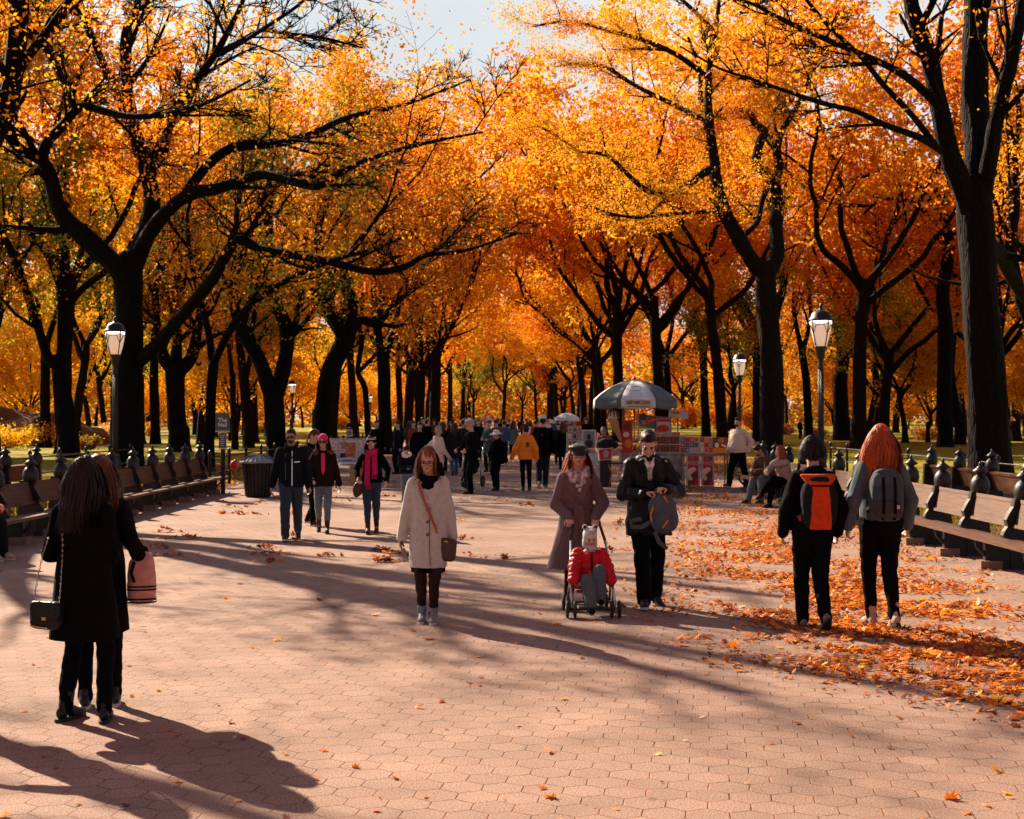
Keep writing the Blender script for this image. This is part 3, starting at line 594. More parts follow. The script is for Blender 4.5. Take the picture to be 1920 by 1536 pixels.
mid(30, 690, 842, [(689, 800, 5.5), (684, 728, 5.5), (671, 697, 5), (678, 640, 5), (673, 610, 4)], [[(673, 620, 4), (680, 560, 3.5), (672, 500, 2)], [(672, 698, 4), (690, 680, 4), (708, 655, 3), (712, 600, 2)]],
    'thin snaking trunk right of the thick leaning elm', 4000, .2, GOLD, sig=.8)
mid(31, 723, 852, [(722, 815, 12.5), (721, 740, 12), (719, 684, 12), (717, 650, 12)], [[(714, 660, 9), (704, 600, 8, -.4), (700, 540, 5, -1), (710, 450, 3, -1.4)], [(722, 660, 9), (738, 620, 7, .6), (750, 560, 4, 1), (770, 480, 2.5, 1.4)]],
    'straight dark elm behind the striped beanie', 10000, .19, ORA, sig=.65)
mid(32, 787, 838, [(786, 800, 9), (787, 740, 9), (788, 690, 9.5)], [[(785, 700, 6.5), (764, 670, 6, -.5), (748, 640, 4, -1), (740, 570, 2.5, -1.5)], [(791, 698, 7), (808, 670, 6.5, .5), (832, 637, 5.5, 1), (855, 597, 4.5, 1.5), (890, 520, 2.5, 2)], [(788, 695, 5), (790, 640, 5), (783, 560, 3)]],
    'smaller Y-forked elm among the far left trunks', 9000, .2, GOLD, bark_mid, sig=.7)
mid(33, 816, 835, [(815, 795, 10), (817, 720, 9.5), (818, 660, 8.5)], [[(817, 670, 6), (812, 600, 5), (820, 520, 3)], [(819, 675, 5), (840, 620, 4, 1), (860, 550, 3, 2)]],
    'straight pair-trunked elm right of the smaller Y-forked elm', 9000, .2, GOLD, bark_mid, sig=.7)
# right of the path
mid(34, 1771, 838, [(1770, 780, 14), (1771, 700, 14), (1773, 620, 14), (1768, 547, 12.5), (1780, 463, 10.5), (1768, 402, 9)],
    [[(1766, 405, 7), (1723, 350, 5.5, -1), (1676, 324, 4.5, -1.8), (1614, 332, 4, -2.6), (1570, 357, 3, -3.2), (1530, 379, 2, -3.6)], [(1768, 404, 7), (1764, 370, 6, .5), (1725, 322, 5, 1), (1687, 292, 4, 1.5), (1640, 250, 2.5, 2)], [(1770, 410, 7), (1780, 350, 6, 1), (1800, 250, 4, 2)],
     [(1768, 440, 6), (1720, 385, 4, -1), (1660, 372, 3.5, -2), (1620, 400, 2.5, -2.5)]],
    'tall thin elm with arching branches left of the huge black elm', 6500, .16, ORA, sig=.6, L=3)
mid(35, 1579, 825, [(1578, 790, 14), (1577, 720, 13), (1582, 660, 14)], [[(1585, 670, 10), (1605, 625, 11, -.5), (1635, 570, 11, -1), (1652, 520, 7, -1.5), (1660, 430, 4, -2)], [(1580, 665, 9), (1570, 600, 8, 1), (1575, 500, 5, 2), (1560, 420, 3, 2)]],
    'sturdy elm right of the near lamp post, a heavy limb leaning right', 15000, .22, ORA, bark_mid, sig=.8)
mid(36, 1654, 822, [(1655, 780, 11), (1660, 720, 10), (1662, 700, 9.5)], [[(1660, 705, 5), (1642, 680, 4, -.5), (1605, 655, 3, -1), (1590, 640, 2, -1)], [(1661, 705, 5), (1660, 640, 4, .5), (1656, 580, 3.5, 1), (1668, 500, 2.5, 1)], [(1663, 705, 5), (1675, 640, 4.5), (1690, 580, 3.5), (1694, 500, 2)], [(1664, 705, 5), (1690, 620, 4, -.5), (1715, 575, 3, -1), (1740, 540, 2, -1)]],
    'small vase-shaped tree on the lawn seen over the red-haired woman', 9000, .2, ORA, sig=.7, L=3)
mid(37, 1516, 825, [(1515, 780, 8), (1510, 700, 7), (1500, 640, 6)], [[(1502, 650, 5), (1488, 580, 4, 1), (1494, 500, 3, 2)], [(1505, 660, 5), (1520, 590, 4), (1512, 500, 2.5)]],
    'slim dark trunk just left of the near lamp post', 10000, .22, ORA, sig=.8)
mid(38, 1324, 826, [(1324, 790, 8), (1320, 720, 7.5), (1318, 650, 6.5)], [[(1318, 660, 5), (1300, 590, 4, 1), (1290, 500, 3, 1)], [(1319, 665, 5), (1340, 590, 4, -1), (1346, 500, 2.5, -1)]],
    'dark trunk behind the sweet stand, left of the second lamp post', 12000, .2, ORA, sig=.75)
mid(39, 1800, 833, [(1798, 800, 10), (1788, 740, 8), (1782, 690, 7)], [[(1783, 700, 6), (1790, 620, 5, 2), (1800, 520, 3, 3)]], 'leaning trunk half hidden behind the tall thin elm', 7000, .2, ORA, bark_mid, sig=.8)
mid(45, 1968, 890, [(1965, 820, 20), (1960, 720, 19), (1950, 640, 18)], [[(1950, 650, 14), (1915, 560, 13, -1), (1895, 470, 11, -1.5), (1905, 380, 8, -2), (1900, 250, 4, -2.4)], [(1955, 650, 13), (1985, 520, 10, 1), (2010, 380, 6, 2)]],
    'dark elm cut by the right edge behind the huge elm', 7000, .15, ORA, sig=.55)
mid(46, 1250, 822, [(1250, 790, 8), (1252, 720, 7), (1246, 660, 6)], [[(1247, 670, 5), (1220, 600, 4.5, 0), (1180, 540, 3.5, 0), (1120, 500, 2, 0)], [(1248, 670, 5), (1262, 590, 4, 1), (1250, 500, 2.5, 1)], [(1246, 680, 5), (1290, 620, 4, -1), (1330, 570, 3, -1)]],
    'dark elm behind the food-cart umbrella, branches reaching over the path', 16000, .22, ['rust', 'rust', 'orange', 'rust', 'gold'], sig=.8, L=5)
mid(47, 1120, 812, [(1120, 780, 7), (1118, 720, 6.5), (1110, 660, 6)], [[(1112, 670, 5), (1085, 600, 4.5, 0), (1040, 530, 3.5, 0), (1000, 470, 2.5, 0)], [(1112, 670, 5), (1125, 590, 4, 1), (1110, 480, 2.5, 1)], [(1110, 690, 4), (1060, 640, 3, -1), (1010, 600, 2, -1)]],
    'orange elm left of the food-cart umbrella leaning over the avenue', 18000, .26, ORA, sig=1.0, L=6)
# ================================================================== THE WOOD BEHIND
def make_elm(seed, h, spread, N, size, pal, sig=.7):
    t = Tree(seed); g = t.g; r = h * .0155 * g.uniform(.9, 1.2); fz = h * (g.uniform(.24, .34) if h > 12 else .17); lean = g.uniform(-.8, .8)
    P, Q = t.limb([(0, 0, -.05), (0, 0, .35), (lean * .05, 0, 1.4), (lean * .3, .1, fz * .6), (lean * .8, .2, fz), (lean, .2, fz * 1.25)], [r * 1.7, r * 1.2, r, r * .92, r * .88, r * .6])
    for k in range(5):
        a = k * 1.257 + g.uniform(-.4, .4)
        t.grow(P[-2 - (k % 5)], Vector((math.cos(a) * spread, math.sin(a) * spread, 1.0)), h * g.uniform(.5, .72), r * .55, 1, 3, .07, 5, .26)
    P = t.leaves(N, sig)
    return t, scatter_leaves('crown_src', P, size, clump_cols(P, seed, pal, .22), seed, 'kite', None, leaf_m)
VAR = []
for k, (h, sp, N, size, pal) in enumerate([(21, .8, 16000, .27, ['rust', 'orange', 'gold', 'gold', 'yellow']), (23, .7, 14000, .30, ['orange', 'gold', 'yellow', 'gold']), (20, .95, 13000, .30, ['rust', 'orange', 'orange', 'gold']),
                                           (19, .8, 13000, .28, ['green', 'lime', 'yellow', 'gold', 'orange']), (24, .75, 14000, .32, ['orange', 'gold', 'gold', 'yellow']), (15, .9, 10000, .26, ['deep', 'green', 'lime', 'yellow', 'gold']), (10, .9, 10000, .24, ['orange', 'gold', 'gold', 'yellow']), (22, 1.35, 22000, .29, ['orange', 'gold', 'gold', 'yellow']), (20, 1.4, 20000, .29, ['rust', 'orange', 'orange', 'gold'])]):
    t, cr = make_elm(60 + k, h, sp, N, size, pal); me = t.mesh(minr=.012)
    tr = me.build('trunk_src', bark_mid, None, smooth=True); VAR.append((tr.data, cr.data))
    bpy.data.objects.remove(tr); bpy.data.objects.remove(cr)
def plant(k, x, y, label, group, s=1.0, rz=None, name='elm_tree'):
    root = empty(name, (x, y, 0), rng.uniform(0, 6.28) if rz is None else rz, label, 'tree', group); root.scale = (s, s, s * rng.uniform(.93, 1.08))
    link('trunk', VAR[k][0], root); link('crown', VAR[k][1], root); return root
rng = random.Random(77)
# the two rows along the avenue, dwindling to the far end
for i in range(10):
    y = 100 + i * 23
    for sgn, x0 in ((-1, 12.0), (1, 10.5)):
        x = sgn * (x0 - min(2.5, i * .35) + rng.uniform(-1, 1.2)) - (.6 if sgn < 0 else 0)
        if i == 0 and sgn < 0: continue
        plant(rng.choice([7, 8, 7, 1, 8] if i < 5 else [7, 0, 1, 4, 8]), x, y + rng.uniform(-3, 3), 'far elm of the row lining the %s side of the avenue' % ('left' if sgn < 0 else 'right'), 'far elms of the %s avenue row' % ('left' if sgn < 0 else 'right'), rng.uniform(.95, 1.15))
for x, y, k, s, lab in [(-1.5, 250, 4, .9, 'golden tree standing in the middle of the far end of the avenue'), (4.5, 262, 7, .9, 'second golden tree at the far end, just right of the middle'), (-7, 258, 3, .9, 'greenish tree at the far end, left of the middle'), (9, 245, 8, .85, 'rust tree at the far end, right of the middle'), (2, 285, 5, 1.1, 'dark green tree behind the golden trees at the far end')]:
    plant(k, x, y, lab, None, s, name='park_tree')
# scattered trees over the lawns
SPOT = []
def ok(x, y, dm):
    return all((x - a) ** 2 + (y - b) ** 2 > dm * dm for a, b in SPOT)
n = 0
while n < 46:
    y = rng.uniform(82, 300); x = rng.uniform(-.42, .42) * y
    lim = 24 if y < 250 else 6
    if abs(x) < lim or not ok(x, y, 9): continue
    SPOT.append((x, y)); n += 1
    if x < 0: k = rng.choice([3, 5, 3, 0, 2, 1]); lab = ('left lawn')
    else: k = rng.choice([2, 0, 2, 1, 2]); lab = ('right lawn')
    kind = ['orange', 'golden', 'rust-orange', 'green and yellow', 'golden', 'small green-yellow'][k]
    plant(k, x, y, '%s tree standing far back on the %s' % (kind, lab), '%s trees far back on the %s' % (kind, lab), rng.uniform(.8, 1.15), name='park_tree')
for i in range(48):
    y = rng.uniform(90, 230); sgn = -1 if i % 2 else 1; x = sgn * rng.uniform(17, .40 * y)
    plant(6 if i % 3 else 5, x, y, 'low %s tree of the undergrowth on the %s lawn' % ('orange' if i % 3 else 'green-yellow', 'left' if sgn < 0 else 'right'), 'low %s undergrowth trees on the %s' % ('orange' if i % 3 else 'green-yellow', 'left' if sgn < 0 else 'right'), rng.uniform(.75, 1.2), name='young_tree')
# extra crowns close behind the first rows
for k, x, y, s, lab in [(3, -24, 66, .8, 'green and yellow tree on the near left lawn behind the dark low-forked elm'), (3, -31, 74, .9, 'green and yellow tree farther left on the near lawn'), (3, -27, 88, .95, 'green and yellow tree filling the gap behind the low-forked elm'), (5, -21, 96, 1.0, 'small green-yellow tree behind the burl-topped elm'), (2, 24, 92, 1.0, 'rust tree behind the sturdy leaning-limbed elm'),
                        (0, 33, 96, 1.0, 'orange tree behind the small vase-shaped tree'), (1, 19, 110, 1.1, 'tall golden tree rising behind the V-forked elm'), (4, -19, 104, 1.1, 'tall golden tree rising behind the leaning elm'),
                        (2, 40, 82, .9, 'rust tree behind the huge black elm'), (0, -23, 73, 1.12, 'tall orange tree filling the sky behind the bare limbs of the big forked elm'), (3, -30, 70, 1.2, 'tall green and orange tree behind the top left limbs'), (2, 27, 70, 1.25, 'tall orange tree between the tall thin elm and the huge black elm'), (0, 20.5, 84, 1.25, 'tall orange tree filling the sky right of the V-forked elm'), (0, -33, 80, .85, 'orange tree near the rock mound'), (7, 13.0, 88, 1.1, 'bright golden tree above the food-cart umbrella'), (7, -12.5, 99, 1.12, 'spreading golden tree behind the smaller Y-forked elm'), (7, -8.5, 116, 1.22, 'tall spreading golden tree closing the gap over the left of the avenue'), (8, 8.2, 110, 1.2, 'tall spreading orange tree closing the gap over the right of the avenue'), (7, -7.8, 140, 1.25, 'farther golden tree arching over the left side of the avenue'), (7, 7.6, 150, 1.25, 'farther golden tree arching over the right side of the avenue')]:
    plant(k, x, y, lab, None, s, name='park_tree')
# rows carried on out of view, elms added to block sky fill light
for i in range(4):
    for sgn in (-1, 1):
        plant(rng.choice([7, 8, 0]), sgn * rng.uniform(13, 16), -8 - i * 11 + rng.uniform(-2, 2), 'unseen elm added behind the camera to block sky light', 'unseen elms added behind the camera')
for y in (2, 13): plant(rng.choice([7, 8]), 16 + rng.uniform(0, 2), y, 'unseen elm added beyond the right edge to block sky light', 'unseen elms added beyond the right edge')  # unseen elms, added to cut sky fill from the right
for x, y in [(10.5, -2), (-11.5, 1)]: plant(rng.choice([7, 8]), x, y, 'unseen elm added over the camera to block overhead sky', 'unseen elms added over the camera')  # out-of-view crowns added above the camera to shut out overhead sky
# far wood that reads as one mass
g_ = np.random.default_rng(9); pts = []
for _ in range(5200):
    a = g_.uniform(-.44, .44); d = g_.uniform(300, 380); x = a * d
    top = 20 + 6 * ns(x, 0, .05, 2)
    z = g_.uniform(.5, top); pts.append(np.array([x, d, z]) + g_.normal(0, 1.5, (26, 3)))
P = np.concatenate(pts).astype(np.float32); P = P[P[:, 2] > .1]
tag(scatter_leaves('far_wood', P, 1.15, clump_cols(P, 4, ['orange', 'lime', 'gold', 'orange', 'gold'], .06), 9, 'kite', None, leaf_m), 'mass of far trees closing the end of the avenue', 'wood', kind='stuff')
# shrubs and undergrowth
def shrub(loc, r, h, N, pal, label, size=.13, seed=0, group=None):
    g = np.random.default_rng(seed); root = empty('shrub', loc, 0, label, 'shrub', group)
    mb = MB(); rr = random.Random(seed); A = []
    for k in range(9):
        a = rr.uniform(0, 6.28); e = Vector((math.cos(a) * r * rr.uniform(.3, .9), math.sin(a) * r * rr.uniform(.3, .9), h * rr.uniform(.55, 1)))
        q = [Vector((0, 0, -.03)) + e * .08, e * .5 + Vector((0, 0, h * .12)), e]; mb.tube(q, [.03, .02, .008], 4); A += [e, e * .75, e * .5 + Vector((0, 0, .1))]
    mb.build('stem', bark_mid, root, True)
    A = np.array([tuple(q) for q in A], np.float32); P = A[g.integers(0, len(A), N)] + g.normal(0, .24 * max(r, h) * .6, (N, 3)).astype(np.float32); P[:, 2] = np.abs(P[:, 2]) + .03
    scatter_leaves('foliage', P, size, clump_cols(P, seed, pal, 1.1), seed, 'kite', None, leaf_m, root); return root
for i, (px, py, r, h, pal, lab) in enumerate([
    (20, 842, 1.5, 1.1, ['lime', 'yellow', 'gold'], 'low yellow-green shrub at the left edge in front of the rock mound'), (75, 838, 1.6, 1.2, ['rust', 'orange', 'lime'], 'brownish shrub at the right foot of the rock mound'),
    (160, 845, 1.0, .6, ['rust', 'green', 'gold'], 'small weedy shrub right of the low-forked elm'), (205, 820, 1.3, 1.0, ['gold', 'pale', 'yellow'], 'pale feathery shrub left of the big forked elm'),
    (280, 818, 1.4, 1.0, ['pale', 'gold', 'yellow'], 'pale dry shrub between the big forked elm and the burl-topped elm'), (430, 815, 1.5, 1.2, ['pale', 'yellow', 'gold'], 'pale shrub right of the wayfinding sign'),
    (490, 812, 1.4, 1.1, ['pale', 'gold', 'lime'], 'pale shrub behind the litter bin'), (640, 806, 2.2, 1.6, ['yellow', 'gold', 'lime'], 'yellow shrub behind the picture stall'),
    (700, 802, 2.2, 1.5, ['yellow', 'pale', 'gold'], 'yellow shrub far left of the straight dark elm'), (1470, 815, 1.2, .8, ['pale', 'orange', 'gold'], 'pale dry shrub right of the V-forked elm'),
    (1532, 824, 1.0, .75, ['pale', 'orange', 'gold'], 'pale dry shrub at the foot of the near right lamp post'), (1600, 824, 1.2, .8, ['orange', 'pale', 'gold'], 'dry orange shrub at the foot of the sturdy elm'),
    (1735, 826, 1.6, .8, ['deep', 'rust', 'green'], 'dark low shrub left of the tall thin elm'), (1345, 808, 1.8, 2.6, ['orange', 'gold', 'orange'], 'orange bush between the sweet stand and the man in the cream sweater'),
    (1290, 806, 2.2, 3.2, ['rust', 'orange', 'gold'], 'rust bush behind the pretzel boards'), (1410, 808, 1.6, 2.2, ['orange', 'gold', 'lime'], 'orange bush left of the V-forked elm'),
    (1000, 795, 4, 3, ['deep', 'green', 'lime'], 'dark green bush at the far end of the avenue'), (880, 796, 3.5, 4, ['gold', 'orange', 'gold'], 'golden bush at the far left end of the avenue')]):
    b = gp(px, py); shrub(b, r, h, 1500 if h < 1.4 else 2600, pal, lab, .15 if b.y < 130 else .3, 300 + i)
# rock mound on the left lawn
mb = MB(); mb.ell((0, 0, 0), (9, 5, 2.6), None, 20, 10); mb.ell((-6, 2, .2), (6, 5, 3.2), None, 20, 10); mb.ell((5, -1, -.2), (4, 3, 1.5), None, 16, 8)
rk = solid('rock_mound', mb, .25, M('rock', (.16, .07, .025), .95, .35, 1.2, .8, bscale=5), None, 1, (.6, .5, .7), 4); rk.location = (-36, 96, -.3)
tag(rk, 'low leaf-strewn rock mound on the lawn at the far left', 'rock')
# ================================================================== STREET FURNITURE
iron = M('black_iron', (.006, .0065, .0075), .45, .2, 20, .15, spec=.5)
glassm = bpy.data.materials.new('lamp_glass'); glassm.use_nodes = True
b_ = glassm.node_tree.nodes['Principled BSDF']; b_.inputs['Base Color'].default_value = (.85, .72, .62, 1); b_.inputs['Roughness'].default_value = .25
b_.inputs['Emission Color'].default_value = (1, .66, .46, 1); b_.inputs['Emission Strength'].default_value = .16
bulbm = bpy.data.materials.new('lamp_bulb'); bulbm.use_nodes = True
b_ = bulbm.node_tree.nodes['Principled BSDF']; b_.inputs['Emission Color'].default_value = (1, .9, .78, 1); b_.inputs['Emission Strength'].default_value = 1.2
def make_lamp():
    root = empty('street_lamp', (0, 0, 0)); tag(root, 'x', 'street lamp')
    a = MB(); a.lathe([(.20, -.02), (.20, .08), (.17, .10), (.165, .30), (.185, .33), (.17, .37), (.145, .40), (.155, .62), (.13, .80), (.10, .86), (.115, .89), (.075, .93)], 16)
    for k in range(8):   # acanthus ribs on the foot
        q = k * math.pi / 4; a.tube([(math.cos(q) * .16, math.sin(q) * .16, .10), (math.cos(q) * .165, math.sin(q) * .165, .5), (math.cos(q) * .10, math.sin(q) * .10, .86)], [.03, .028, .012], 5)
    a.build('base', iron, root, True)
    a = MB(); a.lathe([(.072, .92), (.066, 1.3), (.07, 1.33), (.062, 1.36), (.052, 2.9), (.066, 2.92), (.066, 2.96), (.055, 2.99), (.055, 3.10), (.085, 3.16), (.10, 3.30), (.135, 3.38), (.135, 3.40)], 16)
    for k in range(8):
        q = k * math.pi / 4; a.tube([(math.cos(q) * .062, math.sin(q) * .062, 1.0), (math.cos(q) * .05, math.sin(q) * .05, 2.9)], .012, 4)
    a.build('post', iron, root, True)
    g = MB(); g.lathe([(.125, 3.40), (.17, 3.55), (.215, 3.75), (.235, 3.90), (.235, 3.97)], 20); gl = g.build('globe', glassm, root, True)
    b = MB()
    b.rings([[Vector((r * math.cos(t), r * math.sin(t), z - .022 * (1 - abs(math.sin(2 * (t - .6)))) * 0 - dz * abs(math.sin(2 * (t - .6))))) for t in [2 * math.pi * j / 48 for j in range(48)]] for r, z, dz in ((.2365, 3.958, 0), (.2365, 3.945, .055))], cap=False)
    b.build('bulb_glow', bulbm, gl, True)
    r = MB()
    for k in range(4):
        q = k * math.pi / 2 + .6; c, s = math.cos(q), math.sin(q)
        r.tube([(c * .13, s * .13, 3.38), (c * .178, s * .178, 3.55), (c * .224, s * .224, 3.75), (c * .246, s * .246, 3.96)], .013, 5)
        for sg in (-1, 1):   # forked scrolls at the shoulder
            q2 = q + sg * .38; q3 = q + sg * .72
            r.tube([(c * .205, s * .205, 3.68), (math.cos(q2) * .24, math.sin(q2) * .24, 3.86), (math.cos(q3) * .247, math.sin(q3) * .247, 3.87), (math.cos(q3) * .25, math.sin(q3) * .25, 3.95)], .010, 4)
    r.build('rib', iron, root, True)
    t = MB(); t.lathe([(.27, 3.96), (.275, 3.985), (.255, 4.01), (.22, 4.05), (.20, 4.12), (.145, 4.17), (.12, 4.18), (.05, 4.21), (.03, 4.25), (.045, 4.28), (.02, 4.32), (.005, 4.36)], 20); t.build('cap', iron, root, True)
    return root
lamp0 = make_lamp(); first = True
def lamp(px, ptop, label, group=None, d=None):
    global first
    d = d or 4.36 - CH; dist = F * (4.30 - CH) / (HOR - ptop); o = lamp0 if first else copy_tree(lamp0); first = False
    o.location = ((px - 960) * dist / F, dist, 0); o['label'] = label
    if group: o['group'] = group
    elif 'group' in o: del o['group']
    o.rotation_euler = (0, 0, rng.uniform(0, 1.5)); return o
for px, pt, lab in [(216, 597, 'black lamp post in front of the big forked elm, behind the left benches'), (1539, 573, 'black lamp post behind the person with the orange backpack, tallest in view'), (1387, 658, 'black lamp post behind the man in the cream sweater'),
                    (548, 711, 'lamp post behind the bearded man in sunglasses'), (694, 738, 'lamp post beside the straight dark elm, behind the striped beanie'), (765, 747, 'lamp post between the straight elm and the smaller Y-forked elm'),
                    (806, 759, 'lamp post in front of the pair-trunked elm')]:
    lamp(px, pt, lab)
for px, pt in [(840, 764), (860, 767), (877, 769), (902, 771), (911, 772), (1098, 757), (1081, 760), (1066, 764), (1048, 769), (1036, 771)]:
    lamp(px, pt, 'distant lit lamp in the %s row of the avenue' % ('left' if px < 960 else 'right'), 'distant lamps of the %s row' % ('left' if px < 960 else 'right'))

# ---- the long benches
wood = M('bench_wood', (.105, .042, .018), .5, .50, 3.0, .25, spec=.35, bscale=30, stretch=(14, .8, 14))
stone = M('footing_stone', (.24, .14, .10), .9, .2, 8, .3)
def post_prof(s):   # cast-iron divider with ball finial, seen in any direction
    a = MB(); a.lathe([(.075, .78), (.075, .80), (.11, .84), (.128, .92), (.118, 1.00), (.08, 1.06), (.05, 1.075), (.045, 1.09), (.10, 1.115), (.105, 1.13), (.055, 1.17), (.02, 1.20), (.028, 1.215), (.01, 1.25), (.002, 1.262)], 16, (.04, 0, 0)); return a
def bench(name, xf, sgn, ys, label, cat='bench', seat_z=.40, y_ext=0.75):
    """one long bench. xf: x of the seat's front edge; sgn +1: back lies at larger x. ys: divider positions"""
    y0, y1 = min(ys) - y_ext, max(ys) + y_ext; root = empty(name, (xf, 0, 0), 0, label, cat)
    s = MB()
    for k in range(4): s.box((sgn * (.065 + k * .128), (y0 + y1) / 2, seat_z - .02 - k * .012), (.116, y1 - y0, .045))
    s.build('seat', wood, root)
    for i, y in enumerate(ys):
        p = MB()
        prof = [(.46, 0), (.44, .30), (.36, .41), (.38, .46), (.42, .52), (.40, .60), (.44, .68), (.49, .76), (.51, .86), (.72, .86), (.74, .5), (.80, 0)]
        for yy, d in ((y, .055),):
            n = len(prof); A = [(sgn * x, yy - d, z) for x, z in prof]; B = [(sgn * x, yy + d, z) for x, z in prof]
            fs = [tuple(range(n)), tuple(range(2 * n - 1, n - 1, -1))] + [(j, j + n, (j + 1) % n + n, (j + 1) % n) for j in range(n)]
            p.add(A + B, fs)
        po = p.build('post', iron, root)
        f = post_prof(sgn)
        fo = f.build('finial', iron, po, True); fo.location = (sgn * .60, y, 0)
        l = MB(); l.box((sgn * .33, y, .17), (.36, .09, .34)); l.tube([(sgn * .04, y, .36), (sgn * .06, y, .27), (sgn * .15, y, .18), (sgn * .24, y, .15)], [.022, .025, .028, .03], 6); l.build('leg', iron, root)
        c = MB(); c.box((sgn * .21, y, .045), (.26, .20, .12)); c.build('footing', stone, root)
    yb = sorted(ys)
    for i in range(len(yb) - 1):
        q = MB(); L = yb[i + 1] - yb[i] - .13; c = (yb[i] + yb[i + 1]) / 2
        rot = Matrix.Rotation(sgn * R(13), 3, 'Y')
        q.box((sgn * .555, c, .665), (.05, L, .27), rot); q.box((sgn * .595, c, .815), (.075, L, .045), rot); q.box((sgn * .505, c, .52), (.07, L, .04), rot)
        q.build('backrest', wood, root)
    return root
bench('park_bench', 5.60, 1, [9.12 + 1.64 * k for k in range(17)], 'long wooden bench with black ball-topped dividers along the right side of the path')
bench('park_bench', -6.95, -1, [19.2 + 1.5 * k for k in range(11)], 'long wooden bench with black ball-topped dividers along the left side of the path')
bench('park_bench', 9.5, -1, [17.0 + 1.9 * k for k in range(8)], 'dark bench facing away, backing the right bench across the soil', y_ext=.3)
bench('park_bench', -11.0, 1, [21.5 + 1.9 * k for k in range(6)], 'dark bench facing away, backing the left bench across the soil', y_ext=.3)
# ---- pipe rail fences beyond the benches
def fence(pts, label, rails=(.35, .78), h=.86):
    root = empty('rail_fence', (pts[0][0], pts[0][1], 0), 0, label, 'fence'); o = Vector((pts[0][0], pts[0][1], 0)); r = MB()
    for i in range(len(pts) - 1):
        a, b = Vector((*pts[i], 0)) - o, Vector((*pts[i + 1], 0)) - o
        for z in rails: r.tube([a + Vector((0, 0, z)), b + Vector((0, 0, z))], .022, 6)
    r.build('rail', iron, root, True)
    for i in range(len(pts) - 1):
        a, b = Vector((*pts[i], 0)) - o, Vector((*pts[i + 1], 0)) - o; n = max(1, int((b - a).length / 2.4))
        for k in range(n + (1 if i == len(pts) - 2 else 0)):
            c = a.lerp(b, k / n); q = MB(); q.lathe([(.045, -.03), (.04, h), (.055, h + .01), (.06, h + .06), (.035, h + .10), (.015, h + .13)], 8, c); q.build('fence_post', iron, root, True)
    return root
fence([(-12.6, 20), (-12.6, 47)], 'low black rail fence between the left benches and the lawn')
fence([(-7.9, 37.2), (-7.9, 60), (-8.3, 90)], 'black rail fence running on from the wayfinding sign past the litter bin')
fence([(11.2, 18), (11.2, 50)], 'low black rail fence between the right benches and the lawn')
# ---- litter bin
b0 = gp(484, 932); root = empty('litter_bin', b0, .3, 'dark slatted litter bin with a ribbed metal lid beside the path', 'litter bin')
a = MB(); a.lathe([(.26, 0), (.27, .03), (.36, .80), (.34, .80)], 24)
for k in range(24):
    q = k * math.pi / 12; a.box((math.cos(q) * .325, math.sin(q) * .325, .41), (.03, .05, .78), Matrix.Rotation(q, 3, 'Z') @ Matrix.Rotation(R(6.5), 3, 'Y'))
a.build('bin_body', M('bin_dark', (.02, .016, .014), .6, .3, 8), root)
a = MB(); a.lathe([(.40, .78), (.425, .80), (.42, .83), (.20, .96), (.19, .98), (.16, .975), (.15, .90)], 24)
for k in range(24):
    q = k * math.pi / 12; a.tube([(math.cos(q) * .415, math.sin(q) * .415, .838), (math.cos(q) * .20, math.sin(q) * .20, .972)], .010, 4)
a.build('lid', M('bin_lid', (.30, .27, .25), .35, .2, 6, metal=.8), root)
# ---- wayfinding sign
s0 = gp(418, 926); root = empty('wayfinding_sign', s0, 0, 'grey wayfinding sign reading The Mall on a dark post', 'sign')
sg = M('sign_grey', (.10, .12, .135), .5, .1, 4); sg2 = M('sign_band', (.55, .50, .47), .5, .05, 4); wht = M('sign_white', (.75, .72, .68), .6, .04, 4)
k = s0.y / F
a = MB(); a.box((0, .02, .70), (.10, .05, 1.44)); a.build('post', iron, root)
a = MB(); a.box((0, -.03, CH + (HOR - 793) * k), (27 * k, .03, 36 * k)); pn = a.build('sign_panel', sg, root)
a = MB(); a.box((0, -.047, CH + (HOR - 809) * k), (27 * k, .004, 3 * k)); a.build('band', sg2, pn)
lettering('lettering', 'The', 10.5 * k, wht, pn, (0, -.048, CH + (HOR - 788) * k)); lettering('lettering', 'Mall', 10.5 * k, wht, pn, (0, -.048, CH + (HOR - 797) * k))
a = MB(); a.box((0, -.03, CH + (HOR - 827) * k), (14 * k, .03, 30 * k)); pl = a.build('small_plate', sg, root)
a = MB()
for i in range(6): a.box((-.01 * (i % 2), -.047, CH + (HOR - 817 - i * 3.6) * k), (9 * k - .02 * (i % 3), .004, 1.1 * k))
a.box((0, -.047, CH + (HOR - 841) * k), (14 * k, .004, 2 * k)); a.build('notice_lines', wht, pl)
# red balloon-like dispenser cap seen by the fence is a small red bag
a = MB(); a.ell((0, 0, .0), (.10, .09, .12), None, 14, 9); a.ell((.03, 0, .10), (.04, .03, .05)); 
rb = solid('bag', a, .012, M('bag_red', (.55, .02, .02), .45, .15, 12), None, 1, (.012, 9, 9)); rb.location = gp(437, 926) + Vector((0, .12, .68)); tag(rb, 'small red plastic bag tied to the fence beside the wayfinding sign', 'bag')

